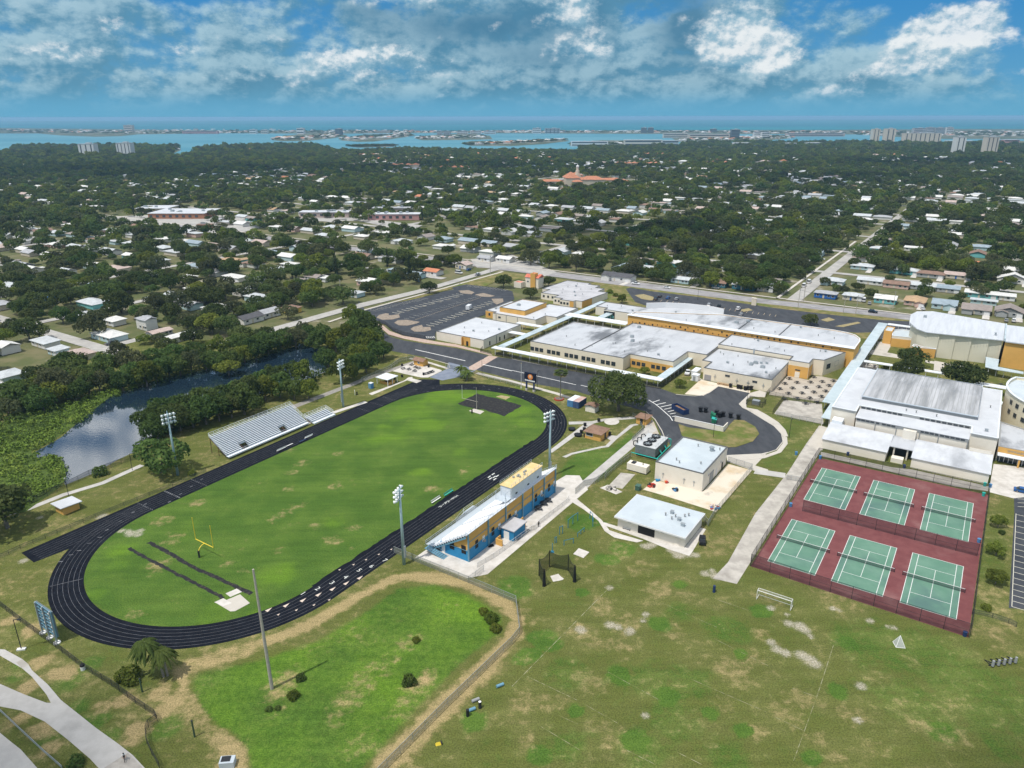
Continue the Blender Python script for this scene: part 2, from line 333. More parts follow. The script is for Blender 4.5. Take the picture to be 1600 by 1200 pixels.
# the air: one closed box of thin even haze
hz=MB().box((0,14000,51.2),(56000,52000,106.4)); hm=bpy.data.materials.new('haze_air'); hm.use_nodes=True; hn=hm.node_tree; hn.nodes.remove(hn.nodes['Principled BSDF'])
pv=hn.nodes.new('ShaderNodeVolumePrincipled'); pv.inputs['Color'].default_value=(.40,.72,1,1); pv.inputs['Density'].default_value=.00008; pv.inputs['Anisotropy'].default_value=.1
hn.links.new(pv.outputs[0],hn.nodes['Material Output'].inputs['Volume'])
ho=hz.build('haze',hm); ho['kind']='stuff'; ho['label']='thin pale blue sea haze over the suburbs'
# ================================================================ the setting
# ---- water, land and islands
struct('sea', MB().poly([(-24000,60,-.6),(24000,60,-.6),(24000,24500,-.6),(-24000,24500,-.6)]),
       mat('sea_water',(.003,.125,.185),.6,(.006,.16,.21),.0016,(.012,.20,.24),.0004,stretch=(.35,1,1),spec=.04,thr3=(.45,.65)))
struct('bay', MB().poly(px((-700,262),(2300,262),(2300,206.5),(-700,208.5)),-.5),
       mat('bay_water',(.075,.235,.30),.5,(.10,.28,.35),.004,(.05,.215,.29),.0015,stretch=(.35,1,1),spec=.1,thr3=(.45,.6)))
GM=mat('suburb_ground',(.095,.110,.038),.95,(.165,.150,.075),.06,(.38,.35,.30),.03,thr=(.4,.65),thr3=(.60,.72))
SHORE=[(-1500,600),(-400,241),(-60,240),(0,240),(18,236),(25,230),(60,228.5),(130,229.5),(215,229.5),(245,230),(276,231),(283,234),(270,240),(262,245),(285,246),(298,241),(312,233.5),(335,231),(380,229),(420,228.5),(500,229.5),
       (528,236),(560,237.5),(640,233.5),(700,235.5),(800,236.5),(880,238),(905,238),(905,231),(960,230),(1010,230.5),(1060,229),(1075,224),(1150,222.5),(1260,222.5),(1330,222.5),(1460,222.5),(1600,220),(2300,222),(3200,600)]
land=MB().poly([(p[0],p[1],-.25) for p in px(*SHORE[1:-1])]+[(2600,-400,-.25),(-2600,-400,-.25)]); struct('ground',land,GM)
IM=mat('island_ground',(.07,.085,.045),.95,(.26,.24,.2),.01,thr=(.5,.68))
def land_sheet(name,*ps):
    return struct(name,MB().poly(px(*ps),-.2),IM)
land_sheet('island',(-700,208),(0,208.5),(60,208.5),(95,211.5),(150,213.5),(190,212.5),(215,210),(300,208.5),(370,208),(440,208.5),(520,208.8),(640,208),(760,208),(1000,209),(1180,209.5),(1340,210),(1450,217),(1600,217),(2300,217),(2300,202.5),(1500,201.5),(1300,203),(1000,203.5),(700,204),(400,204),(150,201.5),(0,200),(-700,199))
land_sheet('island',(425,218.5),(440,220.5),(480,220),(520,216),(545,211),(520,208.5),(470,209),(440,213))
land_sheet('island',(530,219),(560,221.5),(585,221),(620,216),(650,211.5),(640,208.5),(570,210),(545,214))
land_sheet('island',(648,216),(660,219),(720,218.5),(770,217.5),(765,212),(740,209),(690,209.5),(655,213))
land_sheet('mangrove_island',(548,229),(560,230.5),(600,229.5),(617,229),(615,226.5),(590,227.5),(560,226.5),(548,227.5))
land_sheet('island',(720,224),(735,227.5),(800,228),(850,225),(890,220),(880,217.5),(800,219.5),(735,220.5))
land_sheet('island',(890,227.5),(950,229),(1060,227),(1050,222),(1020,219.5),(940,219),(890,222))
land_sheet('island',(1060,221.5),(1180,221),(1240,215.5),(1220,211),(1130,213),(1050,216))
# ---- pond behind the bleachers, and the campus lawn as one fine sheet whose grass, straw and sand are worn in from the survey
POND=px((-60,735),(45,712),(95,684),(165,622),(250,592),(330,576),(400,560),(470,538),(505,548),(520,575),(470,600),(400,618),(330,640),(260,672),(228,690),(215,704),(185,718),(150,738),(102,758),(95,740),(-60,770))
pw=bpy.data.materials.new('pond_water'); pw.use_nodes=True; b=pw.node_tree.nodes['Principled BSDF']; b.inputs['Base Color'].default_value=(.012,.026,.045,1); b.inputs['Roughness'].default_value=.04; b.inputs['Specular IOR Level'].default_value=1.; b.inputs['IOR'].default_value=2.25
n_=pw.node_tree.nodes.new('ShaderNodeTexNoise'); n_.inputs['Scale'].default_value=1.2; n_.inputs['Detail'].default_value=3; g_=pw.node_tree.nodes.new('ShaderNodeNewGeometry'); bp_=pw.node_tree.nodes.new('ShaderNodeBump'); bp_.inputs['Strength'].default_value=.12; bp_.inputs['Distance'].default_value=.05
pw.node_tree.links.new(g_.outputs['Position'],n_.inputs['Vector']); pw.node_tree.links.new(n_.outputs['Fac'],bp_.inputs['Height']); pw.node_tree.links.new(bp_.outputs[0],b.inputs['Normal'])
sheet('pond',POND,.03,pw)
sheet('marsh',px((-30,690),(0,662),(60,640),(110,630),(185,602),(192,606),(165,626),(112,668),(80,690),(48,706),(60,716),(85,710),(100,722),(104,748),(90,764),(40,800),(-30,810)),.07,mat('marsh_floor',(.075,.12,.018),.95,(.05,.08,.014),.7))
ST=.8; XS=np.arange(-205,215,ST); YS=np.arange(52,345,ST); X,Y=np.meshgrid(XS,YS)
dry=np.full(X.shape,.40); lush=np.zeros(X.shape); sand=np.zeros(X.shape); bright=np.zeros(X.shape)
def vnoise(sc,seed):
    r=np.random.default_rng(seed); n=64; g=r.random((n,n)); u=X/sc+500.3; v=Y/sc+500.7; i=np.floor(u).astype(int); j=np.floor(v).astype(int); fu=u-i; fv=v-j; fu=fu*fu*(3-2*fu); fv=fv*fv*(3-2*fv)
    a=g[i%n,j%n]; b_=g[(i+1)%n,j%n]; c=g[i%n,(j+1)%n]; d=g[(i+1)%n,(j+1)%n]; return (a*(1-fu)+b_*fu)*(1-fv)+(c*(1-fu)+d*fu)*fv
WARP=(vnoise(5.,1)+.6*vnoise(2.2,2)+.35*vnoise(1.1,3))/1.95
def dseg(p,r):
    d=np.full(X.shape,1e9)
    for i in range(len(p)-1):
        ax,ay=p[i][0],p[i][1]; bx,by=p[i+1][0]-ax,p[i+1][1]-ay; t=np.clip(((X-ax)*bx+(Y-ay)*by)/(bx*bx+by*by+1e-9),0,1)
        d=np.minimum(d,np.hypot(X-ax-t*bx,Y-ay-t*by))
    return d
def inpoly(p):
    c=np.zeros(X.shape,bool); n=len(p)
    for i in range(n):
        x0,y0=p[i-1][0],p[i-1][1]; x1,y1=p[i][0],p[i][1]
        with np.errstate(divide='ignore',invalid='ignore'): c^=((y0>Y)!=(y1>Y))&(X<(x1-x0)*(Y-y0)/(y1-y0+1e-12)+x0)
    return c
def fall(d,r,soft): return np.clip((r+soft-d)/(2*soft),0,1)
def zone(p,soft): 
    d=dseg(list(p)+[p[0]],0); return np.where(inpoly(p),np.clip(.5+d/(2*soft),0,1),np.clip(.5-d/(2*soft),0,1))
def setv(arr,m,v): arr[:]=arr*(1-m)+v*m
def spots(arr,pts,v=1.,k=1.):
    for (p,r) in pts:
        w=W(*p) if not isinstance(p,Vector) else p; d=np.hypot(X-w.x,(Y-w.y)); arr[:]=np.maximum(arr,v*np.clip(1.45-d/(r*k)*(.35+1.5*WARP),0,1))
# infield
TRC=dict(a0=95.1,a1=191.9,n=149.4,r=31.8)
def oval(r,k=36,dn=0.,dn2=0.):
    pts=[]
    for i in range(k+1): t=-PI/2+PI*i/k; pts.append(C(TRC['a1']+r*math.cos(t),TRC['n']+r*math.sin(t)))
    for i in range(k+1): t=PI/2+PI*i/k; pts.append(C(TRC['a0']+r*math.cos(t),TRC['n']+r*math.sin(t)))
    return pts
zi=zone(oval(32.3,14),1.); setv(lush,zi,.74); setv(dry,zi,.21)
# the mown grass round the track end, right field and so on
zr=zone(px((745,900),(815,935),(815,1000),(600,1215),(1700,1215),(1700,985),(1512,1000),(1170,890),(1100,850),(960,830),(880,800)),3); setv(dry,zr,.36); setv(lush,zr,.26)
zb=zone(px((290,1072),(310,1050),(400,1032),(490,1003),(560,962),(622,918),(680,912),(735,930),(783,962),(785,985),(755,1010),(718,1042),(650,1112),(560,1215),(370,1215),(352,1150),(312,1118)),1.2); setv(lush,zb,.62); setv(bright,zb,.34); setv(dry,zb,.25)
zl=zone(px((-200,950),(60,925),(240,1010),(290,1060),(260,1215),(-200,1215)),4); setv(dry,zl,.42); setv(lush,zl,.30)
for pts,w,v in (((( 372,1215),(362,1175),(340,1150),(300,1115),(285,1085),(280,1055),(300,1038),(380,1018),(480,978),(560,932),(615,905),(650,900),(690,903),(740,918),(790,945),(806,968),(805,990),(785,1015),(700,1092),(600,1190),(580,1215)),1.4,.95),
                (((262,1065),(285,1100),(330,1150)),1.5,.6),(((345,1150),(362,1195)),1.6,.75),(((400,1012),(300,1040)),1.5,.7),(((770,1040),(600,1205)),1.6,.85)):
    d_=dseg(px(*pts),0)+(WARP-.5)*1.6; setv(dry,fall(d_,w,.9),v); setv(lush,fall(d_,w,.9),.0); setv(bright,fall(d_,w,.9),.0)
for pts,w,v in ((((520,1120),(580,1060),(650,1000)),2.6,.55),(((640,1075),(665,1060)),2.,.8),(((425,1085),(440,1062),(452,1050)),2.2,.7),(((425,1110),(440,1105)),1.5,.5),(((560,1170),(640,1090)),3.,.42),(((470,960+60),(600,960)),3.,.35)):
    d_=dseg(px(*pts),0)+(WARP-.5)*4.; setv(dry,fall(d_,w,2.)*.9,v)
spots(dry,[((245,585+300),5),((1190,0+990),4)],.6)
# worn and straw patches
Q8=lambda x,y:(800+x/4,900+y/4); QR=lambda x,y:(1200+x/4,900+y/4); QB=lambda x,y:(800+x/4,650+y/4); QL=lambda x,y:(x/4,900+y/4); QI=lambda x,y:(400+x/4,650+y/4); QK=lambda x,y:(x/4,650+y/4)
spots(dry,[(Q8(480,650),4.5),(Q8(560,700),3.5),(Q8(200,800),4),(Q8(300,790),4),(Q8(100,250),5),(Q8(560,420),5),(Q8(700,470),5),(Q8(420,330),4),(Q8(1400,600),6),(Q8(1500,520),6),(Q8(1540,980),4),(Q8(1330,800),5),(Q8(90,1050),4),(Q8(560,900),4),(Q8(720,960),3),(Q8(1250,1050),3),(Q8(60,780),4),(Q8(700,300),6),(Q8(560,180),6),(Q8(1000,330),5),(Q8(900,80),6),(Q8(620,1040),3),
  (QR(180,770),5),(QR(120,840),5),(QR(300,1000),3.5),(QR(200,950),4),(QR(430,1130),3),(QR(560,880),3),(QR(900,540),5),(QR(700,640),4),(QR(480,860),4),(QR(1550,570),3),(QR(1450,480),4),(QR(1200,1060),5),(QR(920,930),4),(QR(40,420),4),(QR(700,1080),4),
  (QB(1500,560),6),(QB(1350,620),5),(QB(560,560),4),(QB(430,420),5),(QB(1000,870),4),(QB(800,960),5),(QB(440,920),5),(QB(1250,850),5),(QB(1200,720),5),(QB(1560,390),5),(QB(350,410),4)],.50)
spots(lush,[(QI(800,260),9),(QI(600,80),8),(QI(1050,350),5),(QI(1290,220),6),(QI(480,680),4),(QI(140,900),7),(QI(800,80),8),(QK(1400,450),5),(QI(1000,60),7),(QI(1480,110),5),(QK(740,950),7),(QL(1500,170),6),(QI(900,300),7)],1.)
spots(bright,[((640,640),14),((700,622),12),((800,640),10),((790,612),9),((660,665),9),((610,680),9),((830,660),8),(QI(800,80),5),(QI(1290,220),4),(QI(1050,350),4),(QI(480,680),3),(QI(150,980),5),(QK(730,940),5),((330,960),6),((400,960),5),((190,860),5),((150,930),4)],.40)
spots(dry,[(QI(180,600),4.5),(QI(240,560),4),(QI(130,640),3.5),(QI(490,440),4),(QI(620,700),4),(QI(480,780),3.5),(QI(300,290),4),(QI(520,230),3),(QI(1300,350),2.),(QI(230,350),3),(QI(1090,455),3),(QI(370,690),2.5),(QK(1230,540),3.5),(QK(1060,780),5),(QK(1020,660),5),(QK(1510,970),3),(QK(1420,930),2.5),(QL(850,240),4),(QI(140,840),3),(QI(620,830),2.5),(QI(190,460),3),(QI(220,210),3)],.50)
spots(lush,[(Q8(440,105),2),(Q8(915,295),3.2),(Q8(675,610),3),(Q8(700,640),2.5),(Q8(970,750),3),(Q8(400,845),2.4),(Q8(1240,855),2.6),(Q8(1435,965),2.4),(Q8(765,1030),3.2),(Q8(1045,55),2.4),(Q8(1425,485),2.2),(Q8(1560,220),2.5),(Q8(70,520),3.),(Q8(100,500),3),(Q8(200,395),3.5),(Q8(240,420),3),(Q8(180,1130),3.5),(Q8(20,80),5),(QR(430,720),2.5),(QR(280,1140),2),(QR(1080,980),3),(QR(520,430),2.5),(QB(600,900),4),(QB(700,640+200),4),(QB(430,660),6),(QB(20,1050),5),((742,1128),3.6),((735,1122),3)],1.,.8)
for k,(x,y) in enumerate([Q8(440,105),Q8(915,295),Q8(675,615),Q8(970,750),Q8(400,845),Q8(1240,855),Q8(1435,965),Q8(765,1030),Q8(1045,55),Q8(1425,485),Q8(1560,220),QR(430,720),(740,1127)]): dry[np.hypot(X-W(x,y).x,Y-W(x,y).y)<2.0]=.05
spots(lush,[(QR(900,500),14),(QR(1200,650),16),(QR(900,800),12),(QR(1500,850),14),(QR(600,420),10),(Q8(330,600),6),(Q8(850,650),8),(Q8(800,1100),8),(Q8(1100,680),7),(Q8(1000,900),8),(Q8(1350,330),8),(Q8(1050,220),6),(Q8(350,1080),7),(Q8(1350,1130),7)],.45)
spots(sand,[(QB(1210,985),1.8),(QB(1270,1000),2.),(QB(1330,1005),1.6),(QB(1250,965),1.5),(QB(1000,840),1.6),(QB(1040,870),1.6),(QB(1100,860),1.6),(QB(1150,870),1.2),(QB(870,805),1.6),(QB(840,815),1.4),
  (QR(130,295),1.6),(QR(200,310),2),(QR(240,340),1.7),(QR(270,380),1.2),(QR(120,240),1.),(QR(60,460),1.6),(QR(110,480),1.6),(QR(210,490),2),(QR(260,520),2),(QR(300,550),1.5),(QR(20,410),1.4),(QR(410,200),1.1),(QR(450,215),.8),(QR(640,280),1.),(QR(790,325),1.),(QR(750,315),.7),(QR(565,900),1.),(QR(580,690),1.2),(QR(20,200),1.),
  (Q8(620,310),1.2),(Q8(660,320),1.2),(Q8(740,345),1.4),(Q8(610,75),1.3),(Q8(835,240),1.2),(Q8(820,280),1.),(Q8(420,330),1.4),(Q8(830,870),1.2),(Q8(440,340),1.),(QK(820,735),1.8),(QK(800,725),1.5),(QK(860,745),1.5),(QK(880,715),1.2),((190,830),1.2),(QK(250,635),1.2),(QK(145,905),1.5),(QK(640,625),1.6),(QK(620,635),1.2)],1.)
spots(dry,[(QL(250,530),3.5),(QL(400,600),3),(QL(640,820),3.5),(QL(750,790),3),(QL(850,960),3.5),(QL(820,1040),3),(QL(200,330),3),(QL(160,700),2.5),(QL(1010,840),3),(QL(60,280),3),(QL(1000,740),3),(QL(250,960),3),(QL(150,880),3),(QL(330,1080),2),(QL(1080,780),3)],.8)
spots(lush,[(QL(450,640),4),(QL(600,900),4),(QL(1050,950),4.5),(QL(700,990),3.5),(QL(480,830),3),(QL(300,1000),2.5),(QL(100,630),3),(QL(120,560),2),(QL(560,540),3),(QL(700,1120),3)],.6)
# lawns by the paths and the grandstand are greener
for pl,l_,d_ in ((px((880,760),(870,735),(905,700),(985,670),(1000,690),(940,750)),.55,.3),(px((960,700),(880,700),(900,665),(1000,650)),.3,.45),(px((690,605),(745,582),(900,612),(890,640),(850,610),(780,600)),.25,.5),(px((1055,660),(1190,660),(1190,690),(1080,710)),.15,.6),(px((1160,640),(1290,655),(1240,740),(1190,730)),.35,.4),(px((1520,790),(1580,800),(1575,980),(1515,980)),.35,.45)):
    z=zone(pl,1.5); setv(lush,z,l_); setv(dry,z,d_)
nY,nX=X.shape; vs=np.stack([X.ravel(),Y.ravel(),np.zeros(X.size)],1)
I=np.arange((nY-1)*nX).reshape(nY-1,nX)[:,:-1].ravel(); fs=np.stack([I,I+1,I+nX+1,I+nX],1)
gm=bpy.data.meshes.new('campus_lawn'); gm.vertices.add(len(vs)); gm.vertices.foreach_set('co',vs.ravel()); gm.loops.add(fs.size); gm.loops.foreach_set('vertex_index',fs.ravel().astype(np.int32)); gm.polygons.add(len(fs)); gm.polygons.foreach_set('loop_start',np.arange(0,fs.size,4,dtype=np.int32)); gm.polygons.foreach_set('loop_total',np.full(len(fs),4,dtype=np.int32)); gm.update(); gm.validate()
for nm,ar in (('dry',dry),('lush',lush),('sand',sand),('bright',bright)):
    at=gm.attributes.new(nm,'FLOAT','POINT'); at.data.foreach_set('value',np.clip(ar,0,1).ravel().astype(np.float32))
lm=bpy.data.materials.new('lawn_grass'); lm.use_nodes=True; nt=lm.node_tree; N=nt.nodes; L=nt.links; pb=N['Principled BSDF']; pb.inputs['Roughness'].default_value=.95; pb.inputs['Specular IOR Level'].default_value=.1
def att(n): a=N.new('ShaderNodeAttribute'); a.attribute_name=n; return a.outputs['Fac']
gp=N.new('ShaderNodeNewGeometry').outputs['Position']
def nz(sc,dt=5,rg=.62,st=None,dist=0):
    n=N.new('ShaderNodeTexNoise'); n.inputs['Scale'].default_value=sc; n.inputs['Detail'].default_value=dt; n.inputs['Roughness'].default_value=rg; n.inputs['Distortion'].default_value=dist
    if st:
        mp=N.new('ShaderNodeMapping'); mp.inputs['Rotation'].default_value=(0,0,-CA); mp.inputs['Scale'].default_value=st; L.new(gp,mp.inputs[0]); L.new(mp.outputs[0],n.inputs['Vector'])
    else: L.new(gp,n.inputs['Vector'])
    return n.outputs['Fac']
nA=nz(.09,6,.6); nB=nz(.55,6,.65); nC=nz(2.6,4,.7); nD=nz(.05,4,.55); nS=nz(.35,4,.6,(.16,1.6,1))
def lerp3(f,a,b_): return wmix(f,a,b_)
g1=wmix(smooth(nA,.35,.65),(.104,.120,.030),(.126,.136,.042))
g2=wmix(smooth(nA,.38,.62),(.062,.122,.020),(.088,.152,.026))
lf=smooth(mth('ADD',att('lush'),mth('MULTIPLY_ADD',nB,.9,-.45)),.22,.62)
col=wmix(lf,g1,g2)
col=wmix(mth('MULTIPLY',smooth(mth('ADD',att('bright'),mth('MULTIPLY_ADD',nD,1.2,-.60)),.12,.75),.95),col,(.125,.230,.020))
df=smooth(mth('ADD',mth('ADD',att('dry'),mth('MULTIPLY_ADD',nB,1.15,-.575)),mth('MULTIPLY_ADD',nA,.9,-.45)),.36,.86)
col=wmix(df,col,wmix(nC,(.250,.198,.098),(.420,.328,.165)))
sf=mth('MULTIPLY',smooth(mth('ADD',att('sand'),mth('MULTIPLY_ADD',nC,1.1,-.55)),.30,1.15),.78)
col=wmix(sf,col,wmix(smooth(nC,.3,.7),(.36,.31,.24),(.52,.48,.43)))
fine=wmix(smooth(nz(3.4,4,.75),.36,.64),(.60,.62,.58),(1.34,1.32,1.30)); x_=N.new('ShaderNodeMix'); x_.data_type='RGBA'; x_.blend_type='MULTIPLY'; x_.inputs[0].default_value=.85; L.new(col,x_.inputs[6]); L.new(fine,x_.inputs[7])
fine2=wmix(smooth(nS,.3,.7),(.84,.86,.84),(1.1,1.1,1.1)); y_=N.new('ShaderNodeMix'); y_.data_type='RGBA'; y_.blend_type='MULTIPLY'; y_.inputs[0].default_value=.8; L.new(x_.outputs[2],y_.inputs[6]); L.new(fine2,y_.inputs[7])
rank=mth('MULTIPLY',smooth(att('bright'),.15,.35),mth('SUBTRACT',1.,smooth(att('lush'),.66,.70)))
cl_=wmix(smooth(nz(.8,7,.72),.36,.64),(.60,.70,.6),(1.30,1.22,1.25)); z_=N.new('ShaderNodeMix'); z_.data_type='RGBA'; z_.blend_type='MULTIPLY'; L.new(mth('MULTIPLY',rank,.6),z_.inputs[0]); L.new(y_.outputs[2],z_.inputs[6]); L.new(cl_,z_.inputs[7])
L.new(z_.outputs[2],pb.inputs['Base Color'])
bm_=N.new('ShaderNodeBump'); bm_.inputs['Strength'].default_value=.35; bm_.inputs['Distance'].default_value=.15; L.new(nC,bm_.inputs['Height']); L.new(bm_.outputs[0],pb.inputs['Normal'])
gm.materials.append(lm); go=part('campus_lawn',gm,None); go['kind']='structure'
def lawn(name,pts,z=.008,kind='structure'):
    """a lawn away from the fine sheet: the same grass"""
    mb=MB(); p=[(a[0],a[1]) for a in pts]; p=p if area(p)>0 else p[::-1]; mb.poly(p,z); o=struct(name,mb,M['farlawn']); return o
M['farlawn']=mat('verge_grass',(.14,.145,.045),.95,(.26,.21,.10),.25,(.095,.145,.025),.08,thr=(.4,.65),thr3=(.5,.7),spec=.1)
# ---- campus ground beyond the fine sheet
sheet('school_yard',cp((300,225),(440,215),(440,30),(430,-60),(230,-60),(230,60),(262,60),(262,100),(262,205)),-.01,M['farlawn'])
# ---- track
def ring(mb,outer,inner,z):
    n=len(outer); mb.add([(p[0],p[1],z) for p in outer]+[(p[0],p[1],z) for p in inner],[(i,(i+1)%n,n+(i+1)%n,n+i) for i in range(n)])
RI,RO=TRC['r'],TRC['r']+7.3
def wob(pts,am):                               # a worn ragged edge
    return [Vector((p[0]+random.uniform(-am,am),p[1]+random.uniform(-am,am),0)) for p in pts]
def dense(pts,step):
    out=[]
    for i in range(len(pts)):
        a,b_=Vector(pts[i][:2]),Vector(pts[(i+1)%len(pts)][:2]); k=max(1,int((b_-a).length/step))
        out+=[(a+(b_-a)*j/k).to_3d() for j in range(k)]
    return out
tb=MB(); oi,oo=oval(RI,60),oval(RO,60)
ring(tb,oo,oi,.02); 
struct('running_track',tb,M['track'])
sheet('track_straight',cp((64.8,189.3),(64.4,182.2),(72,181.2),(95.1,181.2),(191.9,181.2),(206,180.2),(216.5,177.),(222.8,182.2),(218.6,189.4),(187,189.6),(150,189.2),(113,189.2)),.024,M['track'])
sheet('track_edge',wob(dense(cp((95.1,118.1),(191.9,118.1),(191.9,117.2),(95.1,117.2)),1.2),.25),.022,M['track'])
lines=MB()
for k in range(1,7):
    r=RI+k*7.5/7.0; p=oval(r,60); 
    for i in range(len(p)-1):
        if i!=60: strip(lines,p[i],p[i+1],.05,.034)
    strip(lines,p[-1],p[0],.05,.034)
for k in range(1,7): strip(lines,C(66,181.4+k*1.08),C(221,181.4+k*1.08),.05,.036)
for a,w in ((112.2,.12),(103.5,.3),(95.2,.12)): 
    for k in range(9): strip(lines,C(a,181.6+k*.86),C(a,182.1+k*.86),w*1.6,.038)
for k in range(8):
    a=82+k*4.5; strip(lines,C(a,181.9+(k%4)*1.5),C(a+.9,181.9+(k%4)*1.5),.3,.04)
for (x,y) in [(480,843),(430,870),(365,912),(545,797),(610,760)]:
    w=W(x/4,650+y/4); strip(lines,w,w+Vector((1.0,.2,0)),.25,.04)
for a in (181,188,195): 
    for k in range(6): strip(lines,C(a,181.9+k*1.15),C(a+.35,182.4+k*1.15),.18,.04)
for t in np.linspace(-1.25,1.1,26):
    r=RI+.8+((int(t*997))%6)*1.07; c,s=math.cos(t),math.sin(t); p=C(TRC['a1']+r*c,TRC['n']+r*s); tang=EA*(-s)+EN*c; strip(lines,p,p+tang*.9,.2,.04)
for t in (2.62,): 
    c,s=math.cos(t),math.sin(t); strip(lines,C(TRC['a0']+(RI+.2)*c,TRC['n']+(RI+.2)*s),C(TRC['a0']+(RO-.4)*c,TRC['n']+(RO-.4)*s),.12,.04)
tm=struct('track_markings',lines,M['lane'])
tan_=MB()
for (x,y) in [(85,208),(195,180),(300,148),(397,113),(485,78),(570,42),(655,8)]:
    w=W(400+x/4,900+y/4); tan_.add([(*(w-EA*.9-EN*.45).to_2d(),.042),(*(w-EA*.9+EN*.45).to_2d(),.042),(*(w+EA*.7).to_2d(),.042)],[(0,2,1)])
for (x,y) in [(365,180),(255,212),(143,240),(460,148),(525,960-1000),(612,928-1000),(690,897-1000),(770,864-1000),(848,833-1000)]:
    w=W(400+x/4,900+y/4); tan_.add([(*(w-EA*.35-EN*.25).to_2d(),.042),(*(w-EA*.35+EN*.25).to_2d(),.042),(*(w+EA*.35).to_2d(),.042)],[(0,2,1)])
struct('lane_arrows',tan_,mat('lane_arrow_tan',(.62,.52,.44),.8))
def ground_text(s,size,px_,dirv,mt='line',z=.044,name='lane_number'):
    me=text_mesh(s,size,mt); w=W(*px_); o=part(name,me,None,(w.x,w.y,z),math.atan2(dirv.y,dirv.x)); o['kind']='structure'; return o
for s,(x,y) in zip('1234567',[(293,1110),(385,1080),(475,1043),(560,1008),(645,965),(722,940),(805,903)]): ground_text(s,1.9,(400+x/4,650+y/4),EN*-1)
for s,(x,y) in zip('PIRATES',[(292,628),(318,610),(345,592),(372,575),(400,557),(425,541),(452,525)]): ground_text(s,1.5,(640+x/S6,690+y/S6),EN*-1,name='track_lettering')
hm_=MB()
for x,y in [(752,348),(790,322),(830,340),(805,372),(765,365),(800,350)]:
    w=q(640,690,S6)(x,y); strip(hm_,w,w+EA*1.5,.35,.042)
struct('hurdle_marks',hm_,M['line'])
# ---- infield features
R1=[W(x/4,650+y/4) for x,y in ((930,790),(1040,845),(1130,900),(1220,950),(1330,1000),(1440,1050),(1575,1112))]
sheet('jump_runway',wob(dense(ribbon(R1,1.1),.8),.16),.02,M['runway'])
R2=[W(x/4,650+y/4) for x,y in ((805,825),(900,880),(1000,930),(1100,985),(1200,1035),(1300,1085),(1400,1140))]
sheet('jump_runway',wob(dense(ribbon(R2,.9),.8),.17),.02,M['runway'])
for poly in (((1340,1165),(1395,1140),(1450,1170),(1395,1190)),((1410,1110),(1480,1080),(1512,1100),(1440,1132))): sheet('sandpit_slab',[W(x/4,650+y/4) for x,y in poly],.05,M['concw'],h=.06)
sheet('sandpit_slab',[W(x/4,650+y/4) for x,y in ((1360,1175),(1500,1115),(1562,1170),(1470,1220),(1440,1222))],.05,M['concrete'],h=.05)
sheet('dark_pad',wob(dense(vx(q(640,540,S6),(455,560),(650,462),(1082,572),(915,680),(700,612),(640,612)),1.6),.28),.02,M['runway'])
sheet('goal_pad',vx(q(640,540,S6),(570,628),(620,608),(718,632),(680,660)),.05,M['concrete'],h=.06)
sheet('worn_patch',vx(q(640,540,S6),(830,490),(880,478),(970,492),(925,520)),.015,mat('worn_tan_ground',(.42,.33,.2),.95,(.3,.25,.12),.8))
# ---- roads and pavements of the campus
DRIVE=px((560,470),(575,490),(590,505),(600,520),(612,527),(632,532),(664,537),(713,544),(765,556),(800,561),(1032,607),(1060,617),(1097,618.5),(1109,613.5),(1122,603.7),(1172,613.5),(1156,630),(1160,636),(1180,645),(1205,660),(1220,677),(1223,690),(1213,702),(1190,710),(1137,714),(1080,714),(1050,697),(1034,681),(1022,655),(1008,643),(960,629),(915,616),(900,611),(819,597),(744,578),(701,568),(664,558),(609,548),(588,530),(560,500))
sheet('campus_drive',DRIVE,.016,M['asphalt'])
lotp=vx(q(560,420,S6),(40,400),(300,335),(500,300),(700,255),(830,215),(920,200),(900,180),(960,165),(1040,150),(1330,182),(1480,215),(1500,290),(1390,365),(1230,435),(740,612),(740,685),(600,672),(430,636),(330,595),(260,535),(190,515),(130,440))
sheet('parking_lot',lotp,.020,M['lot'])
sheet('track_gate_drive',px((697,577),(701,566),(746,577),(728,587),(691,594.5),(671,589.5)),.019,M['bluegrey'])
sheet('crosswalk',vx(q(640,540,S6),(765,95),(850,108),(640,232),(575,240),(570,205)),.024,M['brick'])
sheet('brick_walk',vx(q(560,420,S6),(185,535),(230,540),(300,598),(430,645),(640,680),(745,700),(940,728),(1270,815),(1290,835),(1250,828),(940,752),(640,712),(430,672),(290,632),(240,590)),.1,M['brick'],h=.1)
kb=MB()
def kerb(mb,pts,w=.3,h=.13):
    o=ribbon(pts,w); n=len(pts)
    for i in range(n-1): mb.prism([o[i],o[i+1],o[2*n-2-i],o[2*n-1-i]],0,h)
for pts in (px((800,561),(900,581),(1032,607)),px((1056,616.5),(1085,619),(1097,618),(1108,614),(1122,604)),px((1156,630),(1160,637),(1180,646),(1205,661),(1221,678),(1223.5,690),(1213,703),(1190,711)),px((1009,643),(1023,655),(1034,673),(1038,683)),px((664,558.6),(701,569),(703,575),(697,577))): kerb(kb,pts)
struct('kerb',kb,M['concrete'])
dm=MB()
for a,b_ in (((996,585),(1308,655)),((1418,678),(1600,718)) ): strip(dm,W(400+a[0]/4,400+a[1]/4),W(400+b_[0]/4,400+b_[1]/4),.5,.03)
for a,b_ in (((0,715),(400,805)),((430,808),(475,818)),((500,822),(640,845))): strip(dm,W(800+a[0]/4,400+a[1]/4),W(800+b_[0]/4,400+b_[1]/4),.35,.03)
f=q(860,560,S6)
for a,b_ in (((985,422),(1050,400)),((1020,445),(1110,425)),((1060,468),(1165,445)),((1095,490),(1185,470)),((1130,513),(1190,498)),((1150,535),(1205,525)),((1170,560),(1210,555))): strip(dm,f(*a),f(*b_),.35,.03)
